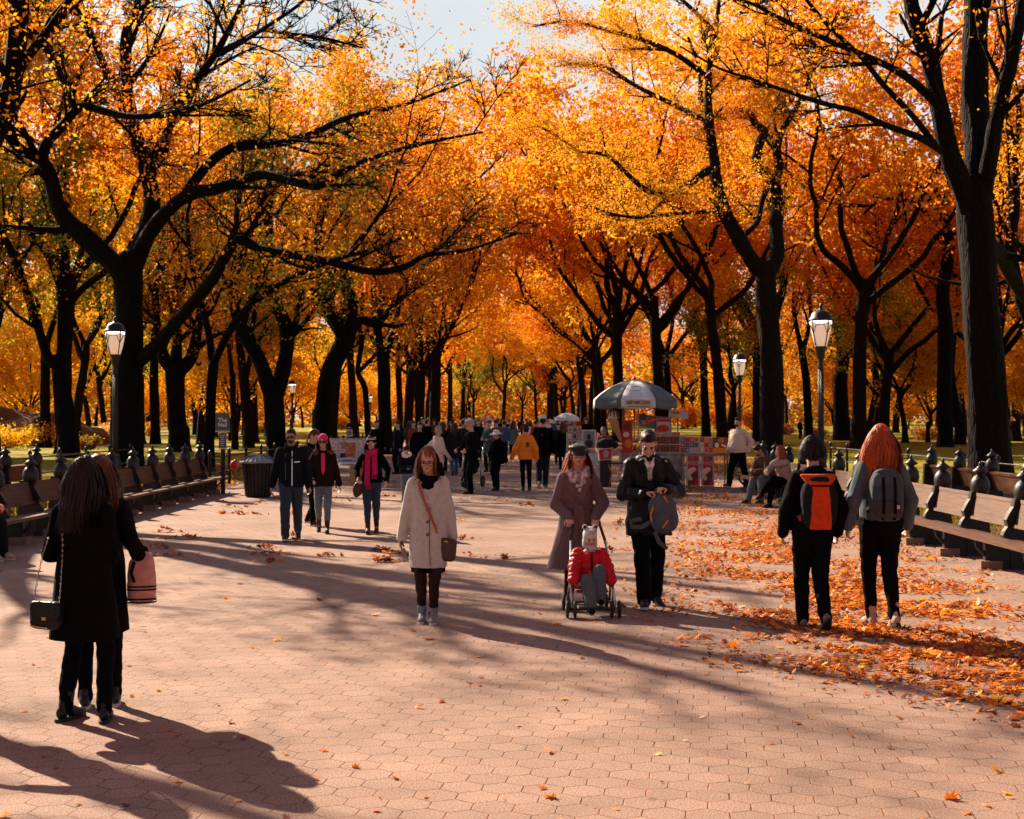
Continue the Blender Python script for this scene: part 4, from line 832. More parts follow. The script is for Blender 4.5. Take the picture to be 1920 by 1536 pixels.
# ================================================================== FOOD CART AND STALLS
steel = M('cart_steel', (.20, .17, .155), .28, .45, 7, .3, metal=.9); white_m = M('board_white', (.46, .43, .40), .6, .06, 6); red_m = M('board_red', (.55, .02, .02), .5, .12, 6)
canv_w = M('canvas_white', (.74, .75, .72), .85, .10, 3, .1); canv_g = M('canvas_grey', (.13, .15, .155), .85, .15, 3, .1); blk = M('print_black', (.02, .02, .022), .6, .1, 5)
orange_m = M('print_orange', (.75, .22, .02), .6, .2, 9); brown_m = M('print_brown', (.16, .045, .02), .6, .5, 14); cream_m = M('print_cream', (.70, .55, .38), .6, .25, 10); pretz_m = M('pretzel_brown', (.36, .12, .03), .45, .5, 22)
teal_m = M('print_teal', (.10, .17, .19), .6, .1, 5); yel_m = M('print_yellow', (.8, .5, .05), .6, .1, 8); blue_m = M('print_blue', (.08, .16, .30), .6, .3, 9)
D0 = gp(1195, 912).y; kc = D0 / F
def C(px, py, dy=0): return at(px, py, D0 + dy)
root = empty('food_cart', C(1200, 912) * Vector((1, 1, 0)) if False else Vector((C(1200, 912).x, D0, 0)), 0, 'steel food cart covered with pictures of snacks under a grey and white umbrella', 'food cart')
O = Vector(root.location)
def lc(px, py, dy=0): return C(px, py, dy) - O
def board(name, px0, py0, px1, py1, dy, m, parent, th=.02):
    a, b = lc(px0, py1, dy), lc(px1, py0, dy); q = MB(); q.box((a + b) / 2, (abs(b.x - a.x), th, abs(b.z - a.z))); return q.build(name, m, parent)
q = MB(); a, b = lc(1165, 900), lc(1278, 845); q.box(((a.x + b.x) / 2, .45, (a.z + b.z) / 2), (b.x - a.x, .9, b.z - a.z)); q.box(((a.x + b.x) / 2, .45, b.z + .02), (b.x - a.x + .1, 1.0, .04)); q.build('cart_body', steel, root)
for sx in (a.x + .25, b.x - .25):
    w = MB(); w.rings([[Vector((sx + math.cos(t) * rr, y, .22 + math.sin(t) * rr)) for t in [j * math.pi / 10 for j in range(20)]] for y, rr in ((-.06, .16), (-.06, .22), (.02, .22), (.02, .16))]); w.build('wheel', blk, root)
for (x0, y0, x1, y1, h) in [(1168, 765, 0, 862, 0), (1189, 755, 0, 862, .5), (1197, 755, 0, 862, -.1)]:
    p0 = lc(x0, y1, h); p1 = lc(x0, y0, h); q = MB(); q.tube([p0, p1], .022, 8); q.build('canopy_pole', M('pole_pink', (.55, .33, .22), .4, .1, 5, metal=.4), root, True)
# cone sign standing on the cart: a moulded soft-ice cone
q = MB(); b0 = lc(1164, 826, -.25); t0 = lc(1151, 792, -.25)
q.cone(b0, t0, .03, .13, 16); q.build('cone_wafer', M('wafer', (.50, .24, .10), .6, .3, 40, .4, bscale=40), root, True)
q = MB(); c = lc(1149, 783, -.25)
for i, (r, z) in enumerate([(.17, 0), (.15, .07), (.12, .13), (.085, .18), (.045, .22)]): q.ell(c + Vector((0, 0, z)), (r, r * .8, .055))
solid('cone_swirl', q, .02, M('soft_ice', (.72, .60, .50), .4, .1, 6), root, 1)
q = MB()
for k in range(9):
    an = k * .7; q.tube([c + Vector((math.cos(an) * .04, math.sin(an) * .03 - .01, .25)), c + Vector((math.cos(an) * .12, math.sin(an) * .10 - .01, .16)), c + Vector((math.cos(an) * .17, math.sin(an) * .14 - .01, .03 - .03 * (k % 3)))], [.02, .02, .012], 6)
q.build('cone_drizzle', brown_m, root, True)
def blob(name, pts, m, parent, th=.012):   # flat printed patch with a small thickness
    q = MB(); n = len(pts); q.add([p + Vector((0, -th, 0)) for p in pts] + [p for p in pts], [tuple(range(n)), tuple(range(2 * n - 1, n - 1, -1))] + [(i, i + n, (i + 1) % n + n, (i + 1) % n) for i in range(n)]); return q.build(name, m, parent)
def disc(px, py, rx, ry, dy, n=14, rot=0): return [lc(px + rx * math.cos(t) * math.cos(rot) - ry * math.sin(t) * math.sin(rot), py + rx * math.cos(t) * math.sin(rot) + ry * math.sin(t) * math.cos(rot), dy) for t in [2 * math.pi * j / n for j in range(n)]]
p_ = board('picture_panel', 1166, 788, 1186, 850, -.10, red_m, root); blob('print', disc(1176, 800, 7, 7, -.12), brown_m, p_); blob('print', disc(1174, 815, 6, 5, -.12), cream_m, p_); blob('print', disc(1178, 832, 7, 8, -.12), orange_m, p_)
p_ = blob('picture_panel', [lc(*q, -.06) for q in [(1197, 776), (1198, 800), (1232, 805), (1257, 810), (1257, 783), (1230, 780)]], teal_m, root, .02)
blob('print', [lc(*q, -.09) for q in [(1201, 788), (1210, 800), (1212, 787)]], orange_m, p_); blob('print', disc(1206, 782, 6, 7, -.09), brown_m, p_); blob('print', disc(1224, 788, 15, 5, -.09, 16, -.28), red_m, p_); blob('print', disc(1224, 788, 12, 1.6, -.105, 12, -.28), orange_m, p_)
p_ = board('picture_panel', 1231, 784, 1257, 812, -.16, white_m, root); blob('print', disc(1243, 804, 12, 7, -.19), red_m, p_); board('print', 1232, 785, 1256, 791, -.18, red_m, p_)
p_ = board('price_board', 1206, 807, 1219, 822, -.2, steel, root); board('print', 1208, 809, 1217, 820, -.215, teal_m, p_)
p_ = board('pretzel_sign', 1218, 810, 1275, 850, -.28, white_m, root)
board('heading_strip', 1219, 811, 1274, 817, -.295, M('strip_orange', (.55, .14, .05), .5, .1, 6), p_); lettering('lettering', 'PRETZELS', 6.2 * kc, white_m, p_, lc(1247, 814, -.308))
for i in range(3):
    for j in range(2):
        x0 = 1220 + i * 18.2; y0 = 819 + j * 15.4; pp = board('photo_tile', x0, y0, x0 + 17.2, y0 + 13.4, -.295, brown_m, p_)
        q = MB(); cx, cy = x0 + 8.6, y0 + 6.7
        for kx in range(2):
            q.tube([lc(cx + 6 * math.cos(t + kx * 2 + i) * (.7 + .3 * math.cos(2 * t + j)), cy + 4.4 * math.sin(t), -.305) for t in [u * .35 for u in range(18)]], 1.1 * kc, 5, flat=.5)
        q.build('pretzel', pretz_m, pp, True)
rr_ = random.Random(3)
def sticker_board(x0, y0, x1, y1, dy, nx, ny, pal):
    p_ = board('sticker_board', x0, y0, x1, y1, dy, white_m, root)
    for i in range(nx):
        for j in range(ny):
            w, h = (x1 - x0 - 2) / nx, (y1 - y0 - 2) / ny; a0 = x0 + 1 + i * w; b0 = y0 + 1 + j * h; s = board('sticker', a0 + .4, b0 + .4, a0 + w - .4, b0 + h - .4, dy - .014, rr_.choice(pal), p_, .01)
            if rr_.random() < .8: blob('print', disc(a0 + w * rr_.uniform(.4, .6), b0 + h * .5, w * .26, h * .26, dy - .021, 9), rr_.choice(pal), s, .004)
sticker_board(1275, 819, 1311, 850, -.22, 4, 3, [white_m, blue_m, orange_m, red_m, white_m, teal_m]); sticker_board(1312, 819, 1336, 850, -.2, 3, 3, [red_m, orange_m, blue_m, cream_m])
p_ = board('picture_panel', 1336, 820, 1365, 850, -.21, brown_m, root); board('print', 1336.5, 840, 1364.5, 849.5, -.225, orange_m, p_); blob('print', disc(1352, 826, 6, 5, -.225), pretz_m, p_); blob('print', disc(1344, 835, 4, 5, -.225), cream_m, p_); blob('print', disc(1357, 836, 6, 2, -.225, 10, .5), cream_m, p_)
q = MB(); a, b = lc(1278, 852), lc(1366, 850); q.box(((a.x + b.x) / 2, .15, b.z - .02), (b.x - a.x, .7, .04)); 
for sx in (a.x + .05, b.x - .05): q.box((sx, .35, (b.z - .04) / 2), (.04, .04, b.z - .04)); q.box((sx, -.1, (b.z - .04) / 2), (.04, .04, b.z - .04))
q.build('side_shelf', steel, root)
# tilted white notice above the cart on its own stick
p_ = blob('notice_board', [lc(*q, .1) for q in [(1254, 767), (1290, 771), (1290, 786), (1253, 782)]][::-1], white_m, root, .025)
blob('print', disc(1271, 774, 3, 2.6, .055), red_m, p_, .006); board('print', 1262, 772.5, 1269, 776, .07, red_m, p_, .006); board('print', 1277, 771.5, 1288, 773, .07, M('strip_orange', (.55, .14, .05)), p_, .006)
q = MB(); q.tube([lc(1271, 850, .14), lc(1271, 778, .14)], .018, 6); q.build('notice_stick', steel, root, True)
# umbrella
def umbrella(name, base, D, ztop, R_, label, parent=None, keep=False, pal=(None, None), seg=8, rot=0.0, group=None):
    u = empty(name, base, rot, label, 'umbrella', group)
    prof = [(0.0, 0), (.30, -.06), (.62, -.20), (.86, -.37), (1.0, -.50)]
    for k in range(seg):
        a0, a1 = 2 * math.pi * k / seg, 2 * math.pi * (k + 1) / seg; q = MB(); rows = []
        for r, z in prof:
            row = []
            for j in range(5):
                f = j / 4; A = Vector((math.cos(a0), math.sin(a0), 0)); B = Vector((math.cos(a1), math.sin(a1), 0)); p = A.lerp(B, f) * r * R_
                row.append(Vector((p.x, p.y, ztop + z * R_ * .92 - .05 * R_ * math.sin(math.pi * f) * r)))
            rows.append(row)
        n = 5; vs = [p for r in rows for p in r]; q.add(vs, [(i * n + j, i * n + j + 1, (i + 1) * n + j + 1, (i + 1) * n + j) for i in range(len(prof) - 1) for j in range(4)])
        pn = q.build('canopy_panel', pal[k % 2], u, True); sol = pn.modifiers.new('thick', 'SOLIDIFY'); sol.thickness = .006
        v = MB(); e = rows[-1]; lo = [p * 1.0 + Vector((p.x * .015, p.y * .015, -.20 * R_ / 1.1 + .02 * math.sin(j * 3))) for j, p in enumerate(e)]
        v.add(e + lo, [(j, j + 1, j + 6, j + 5) for j in range(4)]); va = v.build('valance', pal[k % 2], pn, True); sol = va.modifiers.new('thick', 'SOLIDIFY'); sol.thickness = .006
    r = MB()
    for k in range(seg):
        a0 = 2 * math.pi * k / seg; r.tube([(0, 0, ztop - .35 * R_)] + [(math.cos(a0) * q * R_, math.sin(a0) * q * R_, ztop + z * R_ * .92 - .012) for q, z in prof[2:]], .008, 4)
    r.build('rib', steel, u, True)
    q = MB(); q.lathe([(.03, -.02), (.035, .03), (.02, .06), (.005, .09)], 8, (0, 0, ztop)); q.build('tip', blk, u, True)
    q = MB(); q.tube([(0, 0, ztop - 1.0), (0, 0, ztop)] if keep else [(0, 0, 0), (0, 0, ztop)], .02, 8); q.build('pole', steel, u, True)
    return u
ux = C(1190, 712, .35); U = umbrella('cart_umbrella', (ux.x, D0 + .35, 0), D0, ux.z, 82 * kc, 'grey and white umbrella reading KEEP PARK CLEAN over the food cart', keep=True, pal=(canv_w, canv_g), rot=R(-112.5 - 0))
# lettering band and leaf emblem on the white panel facing the path
uw = 82 * kc; ap = uw * math.cos(math.pi / 8)
Ub = Vector((ux.x, D0 + .35, 0))
q = MB(); q.box((0, -ap - .035, ux.z - .565 * uw), (50 * kc, .012, 15.5 * kc)); band = q.build('sign_band', M('band_cream', (.66, .50, .38), .8, .08, 5), U); band.matrix_parent_inverse = Matrix.Rotation(R(112.5), 4, 'Z')
lettering('lettering', 'KEEP PARK CLEAN', 8.6 * kc, M('band_ink', (.05, .055, .06), .7, .1, 5), band, (0, -ap - .044, ux.z - .54 * uw), sx=.60)
q = MB()
for i in range(7): q.box(((i - 3) * 5.6 * kc, -ap - .043, ux.z - .63 * uw), (4.4 * kc, .003, 1.5 * kc))
q.build('small_print', M('band_ink', ()), band)
em = MB(); ring = []
th = math.atan2(.30, .52) ; nrm = Vector((0, -math.sin(th), math.cos(th)))
def on_panel(u_, v_):   # u across, v up along the sloping panel, metres from its middle
    r = .60 * uw - v_ * math.cos(R(32)); return Vector((u_, -r * math.cos(math.pi / 8) * 1.0 - .02, ux.z - .215 * uw + v_ * math.sin(R(32)) * .9 - .0))
em.tube([on_panel(.16 * math.cos(t), .13 * math.sin(t)) for t in [2 * math.pi * j / 24 for j in range(25)]], .009, 5)
lf = [(0, .10), (.03, .05), (.08, .06), (.06, .015), (.11, 0), (.06, -.03), (.05, -.06), (.012, -.045), (.012, -.09), (-.012, -.09), (-.012, -.045), (-.05, -.06), (-.06, -.03), (-.11, 0), (-.06, .015), (-.08, .06), (-.03, .05)]
V_ = [on_panel(a * 1.05, b * 1.0) for a, b in lf]; c_ = on_panel(0, 0); em.add(V_ + [c_], [(i, (i + 1) % len(lf), len(lf)) for i in range(len(lf))])
eo = em.build('emblem', M('emblem_grey', (.20, .22, .22), .8, .1, 5), U); eo.matrix_parent_inverse = Matrix.Rotation(R(112.5), 4, 'Z')
# two red snack boards on white frames
for i, (x0, x1) in enumerate([(1286, 1311), (1314, 1338)]):
    t_ = empty('snack_board', (C((x0 + x1) / 2, 913).x, D0 - .1, 0), 0, ['red snack board, left of the pair below the sticker boards', 'red snack board, right of the pair, nearest the man in the cream sweater'][i], 'display board', 'pair of red snack boards'); O = Vector(t_.location)
    H_ = lc(0, 853).z; w = (x1 - x0) * kc
    q = MB(); q.box((-w / 2 + .02, 0, H_ / 2), (.04, .05, H_)); q.box((w / 2 - .02, 0, H_ / 2), (.04, .05, H_)); q.box((0, 0, H_ - .02), (w - .08, .05, .04)); q.box((0, -.1, .02), (w * .5, .25, .04)); q.build('frame', white_m, t_)
    q = MB(); q.box((0, .0, H_ / 2 + .02), (w - .08, .02, H_ - .1)); p_ = q.build('picture_panel', red_m, t_)
    q = MB(); q.add([Vector((a * w, -.014, b * H_)) for a, b in [(-.42, .03), (.40, .03), (.42, .46), (.1, .50), (-.2, .40), (-.42, .22)]], [tuple(range(6))]); q.build('print', brown_m, p_)
    q = MB()
    for (a, b, r) in [(-.15, .50, .09), (.0, .54, .08), (-.28, .43, .07), (-.30, .31, .06), (-.22, .25, .06)]: q.ell((a * w, -.02, b * H_), (r, .012, r * .8))
    q.build('print', cream_m, p_, True)
    q = MB(); q.ell((.28 * w, -.02, .12 * H_), (.06, .012, .1)); q.build('print', red_m, p_, True)
    lettering('lettering', 'SUNDAE', .105, white_m, p_, (0, -.014, H_ * .76), sx=.8); lettering('lettering', 'ICE CREAM', .045, white_m, p_, (0, -.014, H_ * .70))
    lettering('lettering', 'THE\nBEST', .05, M('faded_red', (.62, .2, .15)), p_, (-.02, -.014, H_ * .91))
O = Vector(root.location)
# insulated red and white basket hung at the cart's left end
t_ = empty('cool_box', (C(1135, 850).x, D0 - .5, 0), 0, 'white box with a red picture front at the left end of the food cart', 'box'); O = Vector((t_.location.x, D0, 0))
q = MB(); A = [(1121, 842), (1150, 839), (1147, 862), (1124, 864)]
V_ = [lc(*p, -.5) - Vector((0, -.5, 0)) for p in A]; V2 = [p + Vector((0, .3, 0)) for p in V_]
q.add(V_ + V2, [(0, 1, 2, 3), (7, 6, 5, 4), (0, 4, 5, 1), (1, 5, 6, 2), (2, 6, 7, 3), (3, 7, 4, 0)]); bx_ = q.build('box_body', white_m, t_)
cc = sum(V_, Vector()) / 4; q = MB(); q.add([cc + (p - cc) * .84 + Vector((0, -.006, 0)) for p in V_], [(0, 1, 2, 3)]); f_ = q.build('picture_front', red_m, bx_)
q = MB(); q.ell(cc + Vector((0, -.01, 0)), (.07, .008, .11), None, 10, 6); q.ell(cc + Vector((.04, -.012, .03)), (.05, .008, .06), None, 10, 6); q.build('print', M('print_mix', (.45, .35, .25), .6, .6, 25), f_, True)
q = MB(); q.box((cc.x, .15, (cc.z - .17) / 2), (.30, .22, cc.z - .17)); q.build('stand', blk, t_)
# bundled black canvas roll on top of the box
q = MB(); q.ell((0, 0, 0), (.26, .17, .15)); q.ell((.12, 0, -.03), (.2, .17, .11)); bl = solid('cloth_bundle', q, .02, M('bundle_black', (.008, .0085, .011), .8, .2, 9), None, 1, (.02, 5, 5)); bl.location = C(1138, 832, -.35); tag(bl, 'black cloth bundle lying on the white box by the food cart', 'bundle')
# orange folding trestle under the cart
t_ = empty('trestle', (C(1157, 868).x, D0 - .35, 0), 0, 'small orange and black trestle in front of the food cart wheel', 'trestle'); q = MB()
for y in (-.1, .1): q = MB(); q.tube([(-.27, y, .62), (-.17, y, .36), (.17, y, .36), (.27, y, .62)], .022, 6); q.tube([(-.25, y, 0), (-.17, y, .36)], .02, 6); q.tube([(.25, y, 0), (.17, y, .36)], .02, 6); q.build('leg_frame', M('trestle_orange', (.65, .22, .02), .5, .1, 8), t_, True)
q = MB(); q.box((0, 0, .63), (.60, .26, .04)); q.build('trestle_top', blk, t_)
# ---- picture stalls
def art_tile(parent, c, w, h, i):
    pal = [(.40, .14, .06), (.12, .14, .18), (.55, .48, .42), (.05, .05, .06), (.45, .20, .22), (.20, .24, .14)]
    q = MB(); q.box(c, (w, .015, h)); t = q.build('picture', M('mount_white', (.62, .60, .57), .7, .05, 5), parent)
    q = MB(); q.box(Vector(c) + Vector((0, -.011, 0)), (w * .78, .006, h * .8)); q.build('print', M('art%d' % (i % 6), pal[i % 6], .6, .75, 9, stretch=(1, 1, 2.2)), t)
b0 = gp(660, 914); D1 = b0.y; k1 = D1 / F; t_ = empty('picture_stall', b0, R(8), 'picture stall with prints on a grey grid board behind the woman in the pink beanie', 'stall')
def l1(px, py): return at(px, py, D1) - b0
a, b = l1(618, 866), l1(688, 822); q = MB(); q.box((a + b) / 2, (b.x - a.x, .03, b.z - a.z)); gb = q.build('grid_board', M('grid_grey', (.38, .37, .36), .7, .25, 12), t_)
for i in range(5):
    for j in range(2):
        if i == 2 and j == 0: art_tile(gb, (a + b) / 2 + Vector((.06, -.03, 0)), .34, .50, 0)
        elif i != 2 and not (i == 3 and j == 0): art_tile(gb, (a.x + .12 + i * .22, -.03, a.z + .14 + j * .30), .17, .24, i * 2 + j + 1)
q = MB(); q.box((0, -.25, .70), (.95, .55, .03), Matrix.Rotation(R(12), 3, 'X')); tb = q.build('print_table', M('table_white', (.60, .58, .55), .6, .2, 7), t_)
q = MB()
for i in range(9): q.box((-.40 + i * .1, -.3 + .03 * (i % 3), .735 + .012 * (i % 4)), (.16, .22, .006), Matrix.Rotation(R(12), 3, 'X') @ Matrix.Rotation(.3 * (i % 5 - 2), 3, 'Z'))
q.build('loose_prints', M('mount_white', ()), tb)
q = MB(); q.box((.1, -.48, .34), (.34, .02, .55), Matrix.Rotation(R(-10), 3, 'X')); q.build('lean_board', M('brown_card', (.40, .20, .11), .7, .2, 5), t_)
for sx in (-.42, .42):
    for sy, h_ in ((-.45, .68), (-.02, .68), (.03, 1.1)): q = MB(); q.box((sx, sy, h_ / 2), (.03, .03, h_)); q.build('leg', blk, t_)
q = MB(); q.tube([l1(655, 826), l1(655, 808)], .012, 6); st = q.build('sign_stick', steel, t_, True)
c = l1(655, 812); q = MB(); q.box(c + Vector((0, -.02, 0)), (12 * k1, .012, 13 * k1)); ps = q.build('prohibition_plate', white_m, st)
q = MB(); q.tube([c + Vector((math.cos(t) * 4 * k1, -.03, math.sin(t) * 4 * k1)) for t in [j * math.pi / 9 for j in range(19)]], .008, 4); q.tube([c + Vector((-2.8 * k1, -.03, 2.8 * k1)), c + Vector((2.8 * k1, -.03, -2.8 * k1))], .007, 4); q.box(c + Vector((0, -.028, 0)), (3 * k1, .004, 4 * k1)); q.build('prohibition_ring', blk, ps)
b0 = gp(1085, 900); D1 = b0.y; k1 = D1 / F; t_ = empty('picture_stall', b0, R(-6), 'picture stall with small framed photographs left of the food cart', 'stall')
a, b = l1(1064, 838), l1(1090, 798); q = MB(); q.box((a + b) / 2, (b.x - a.x, .03, b.z - a.z)); gb = q.build('brown_board', M('brown_card', (.40, .20, .11), .7, .2, 5), t_)
for i in range(3):
    for j in range(3): art_tile(gb, (a.x + .075 + i * .14, -.03, a.z + .11 + j * .20), .115, .16, i + 2 * j)
a, b = l1(1092, 842), l1(1118, 806); q = MB(); q.box((a + b) / 2 + Vector((0, -.2, 0)), (b.x - a.x, .03, b.z - a.z)); gb = q.build('portrait_board', M('mount_white', ()), t_)
c = (a + b) / 2 + Vector((0, -.23, 0)); q = MB(); q.box(c, (.32, .01, .50)); pt = q.build('print', M('portrait_grey', (.22, .22, .23), .6, .3, 6), gb)
q = MB(); q.ell(c + Vector((0, -.01, .08)), (.06, .008, .08), None, 10, 6); q.ell(c + Vector((0, -.008, -.13)), (.12, .006, .12), None, 10, 6); q.build('portrait', blk, pt, True)
q = MB(); q.box((.1, -.15, .45), (1.0, .5, .03)); q.box((.1, -.41, .62), (.95, .02, .34))
for sx in (-.35, .55):
    for sy in (-.36, .05): q.box((sx, sy, .22), (.03, .03, .44))
    q.box((sx, .07, .7), (.03, .03, 1.4))
q.build('stall_frame', M('table_white', ()), t_)
# ---- more umbrellas far along the avenue
for px, py, w, dep, lab, pal in [(1063, 774, 46, 62, 'pale grey umbrella over the far stall left of the food cart', (canv_w, canv_w)), (878, 783, 32, 78, 'grey and white umbrella over a stall beyond the tan cap man', (canv_w, canv_g)),
                                 (913, 781, 30, 84, 'white and orange umbrella beyond the woman in the bucket hat', (canv_w, M('canvas_orange', (.70, .36, .18), .85, .1, 4))), (1031, 786, 24, 96, 'small pale umbrella farthest along the avenue', (canv_w, canv_w))]:
    k1 = dep / F; z = CH + (HOR - py) * k1; umbrella('stall_umbrella', ((px - 960) * k1, dep, 0), dep, z, w * k1 / 2, lab, pal=pal)

# bottles, cups and a napkin box crowding the cart top and the side shelf
O = Vector((0, 0, 0)); rb_ = random.Random(8); bc = [M('bottle_red', (.5, .02, .01), .3, .05, 6), M('bottle_yellow', (.75, .42, .02), .3, .05, 6), M('bottle_clear', (.35, .42, .45), .15, .05, 6), M('bottle_brown', (.08, .03, .015), .25, .05, 6), M('bottle_white', (.6, .58, .55), .4, .05, 6)]
for i, px in enumerate([1190, 1196, 1201, 1209, 1213, 1279, 1285, 1292, 1306, 1322, 1328]):
    on = px < 1240; b_ = C(px, 845 if on else 849.4, -.06 if on else .2); h_ = rb_.uniform(.16, .26); r_ = rb_.uniform(.03, .042); t_ = empty('bottle', b_ + Vector((0, 0, .004)), 0, ['sauce bottle standing on the food cart counter', 'drink bottle standing on the side shelf of the food cart'][0 if on else 1], 'bottle', 'bottles on the cart counter' if on else 'bottles on the side shelf')
    q = MB(); q.lathe([(r_, 0), (r_, h_ * .6), (r_ * .45, h_ * .8), (r_ * .4, h_ * .9)], 12); q.build('bottle_body', bc[i % 5], t_, True); q = MB(); q.lathe([(r_ * .48, h_ * .9), (r_ * .48, h_), (.004, h_ + .01)], 10); q.build('bottle_cap', bc[(i * 2 + 1) % 5], t_, True)
# ================================================================== PEOPLE
def skin_mat(name, c):
    m = M(name, c, .5, .12, 30, .05, spec=.35); b = m.node_tree.nodes['Principled BSDF']
    b.inputs['Subsurface Weight'].default_value = .08; b.inputs['Subsurface Radius'].default_value = (.02, .008, .004); return m
SK1 = skin_mat('skin_fair', (.62, .34, .24)); SK2 = skin_mat('skin_tan', (.45, .23, .15)); SK3 = skin_mat('skin_deep', (.16, .075, .045))
def cloth(name, c, rough=.9, var=.14, bump=.25, sheen=None): return M(name, c, rough, var, 22, bump, spec=.06 if max(c or (0,)) < .05 else .15, bscale=160, sheen=(0 if max(c or (0,)) < .05 else .12) if sheen is None else sheen)
eye_m = M('eye_dark', (.015, .010, .008), .15, .1, 5, spec=.6); lip_m = M('lips', (.45, .13, .10), .4, .1, 20)
lens_m = M('lens_dark', (.008, .008, .010), .06, .0, 5, spec=.8); frame_m = M('glasses_frame', (.02, .014, .012), .3, .1, 5)
gold_m = M('brass', (.65, .40, .14), .3, .1, 8, metal=1.0); rubber = M('sole_pale', (.62, .55, .48), .7, .2, 20); rubber_d = M('sole_dark', (.03, .027, .025), .7, .2, 20)
def hair_mat(name, c):
    if name in _mc: return _mc[name]
    m = M(name, c, .55, .40, 40, .3, spec=.3, bscale=90, stretch=(1, 1, .12)); return m
HB = hair_mat('hair_black', (.005, .004, .0035)); HD = hair_mat('hair_dark_brown', (.018, .007, .004)); HBR = hair_mat('hair_brown', (.08, .028, .011)); HR = hair_mat('hair_red', (.42, .075, .010)); HAU = hair_mat('hair_auburn', (.30, .085, .028)); HG = hair_mat('hair_grey', (.35, .30, .27))
def ik(a, b, l1, l2, pole):
    ab = b - a; D = max(1e-4, min(ab.length, (l1 + l2) * .998)); u = ab.normalized(); x = (l1 * l1 - l2 * l2 + D * D) / (2 * D); h = math.sqrt(max(0, l1 * l1 - x * x))
    p = pole - u * pole.dot(u); p.normalize(); return a + u * x + p * h, a + u * D
def xform(mb, i0, Mx):
    for i in range(i0, len(mb.v)): mb.v[i] = tuple(Mx @ Vector(mb.v[i]))
class Person:
    def __init__(s, label, loc, rz=0, H=1.7, sh=.108, hip=.050, pel=.525, pelxy=(0, 0), neck=(0, 0), head=(0, 0), feet=None, hands=None, poles=None, knee=None, fpitch=(0, 0), fyaw=(0, 0), vox=.009, skin=None, hs=None, bulk=1.0, group=None, eyes=True, ears=True, seat=False, curl=(.5, .5), handdir=None, palm=None, name='person'):
        s.H = H; s.vox = vox; s.skin = skin or SK1; s.root = empty(name, loc, rz, label, 'person', group); s.bulk = bulk; s.sh = sh
        s.seed = abs(hash((round(loc[0], 2), round(loc[1], 2)))) % 97
        feet = feet or [(-.055, 0, .047), (.055, 0, .047)]; hands = hands or [(-.15, -.02, .47), (.15, -.02, .47)]
        s.pel = Vector((pelxy[0], pelxy[1], pel)) * H; s.pelz = pel
        nz = .825 if not seat else pel + .30
        s.nz = nz; s.neck = Vector((neck[0], neck[1], nz)) * H
        s.hs = hs or (H / 1.7 if H > 1.45 else .93 * (H / 1.7) ** .35)
        piv = s.neck + Vector((0, .012, .0)); s.piv = piv
        hh = .223 * s.hs; up = (1.0 - .825) * H - hh                       # neck length to the chin
        s.Hm = Matrix.Translation(piv) @ Matrix.Rotation(head[1], 4, 'Z') @ Matrix.Rotation(head[0], 4, 'X') @ Matrix.Translation((0, -.022 * s.hs, max(.03, up))) @ Matrix.Scale(s.hs, 4)
        s.hipj = [s.pel + Vector((sx * hip * H, 0, 0)) for sx in (-1, 1)]; s.shj = [s.neck + Vector((sx * (sh - .027) * H, .004, -.036 * H)) for sx in (-1, 1)]
        s.ank = []; s.knee = []; s.elb = []; s.wri = []
        for i in (0, 1):
            k, a = ik(s.hipj[i], Vector(feet[i]) * H, .245 * H, .243 * H, Vector((knee or [(0, -1, 0)] * 2)[i])); s.knee.append(k); s.ank.append(a)
            e, w = ik(s.shj[i], Vector(hands[i]) * H, .172 * H, .148 * H, Vector((poles or [(-.5, .8, -.2), (.5, .8, -.2)])[i])); s.elb.append(e); s.wri.append(w)
        s.fp = fpitch; s.fy = fyaw; s.curl = curl; s.handdir = handdir; s.palm = palm
        s._body(eyes, ears)
    def sp(s, zf):
        t = (zf - s.pelz) / (s.nz - s.pelz); t = max(-.5 if False else 0, min(1.15, t)); return s.pel.x + (s.neck.x - s.pel.x) * t, s.pel.y + (s.neck.y - s.pel.y) * t
    def ring(s, zf, rx, ry, dx=0, dy=0):
        x, y = s.sp(zf); return (x + dx * s.H, y + dy * s.H, zf * s.H, rx * s.H * s.bulk, ry * s.H * s.bulk)
    def _hand(s, mb, i):
        w = s.wri[i]; d = (w - s.elb[i]).normalized()
        if s.handdir and s.handdir[i]: d = Vector(s.handdir[i]).normalized()
        sx = -1 if i == 0 else 1; n = Vector((s.palm[i] if s.palm and s.palm[i] else (-sx, 0, 0))); n = (n - d * n.dot(d)).normalized(); sd = d.cross(n) ; k = s.H / 1.7 * (1 if s.H > 1.4 else .8)
        if sd.y > 0: sd = -sd          # thumb side looks forward
        rot = Matrix((sd, n, d)).transposed()
        mb.ell(w + d * .045 * k, (.040 * k, .017 * k, .052 * k), rot, 10, 7); mb.cone(w - d * .02, w + d * .02, .025 * k, .026 * k, 8)
        for j, (o, L) in enumerate([(.033, .068), (.011, .078), (-.011, .073), (-.032, .058)]):
            b = w + d * .082 * k + sd * o * k; a = s.curl[i] * (1 + .12 * j); d1 = (d * math.cos(a) + n * math.sin(a) + sd * o * 1.2); d2 = (d * math.cos(2.1 * a) + n * math.sin(2.1 * a)); m = b + d1 * L * .5 * k
            mb.cone(b - d * .01, m, .0095 * k, .009 * k, 7); mb.cone(m, m + d2 * L * .5 * k, .009 * k, .0072 * k, 7)
        b = w + d * .025 * k + sd * .032 * k; t1 = (sd * .8 + d * .65 + n * .35 * (1 + s.curl[i])).normalized(); m = b + t1 * .036 * k
        mb.cone(b, m, .0125 * k, .011 * k, 7); mb.cone(m, m + (d * .85 + n * (.3 + .5 * s.curl[i])).normalized() * .032 * k, .0105 * k, .0085 * k, 7)
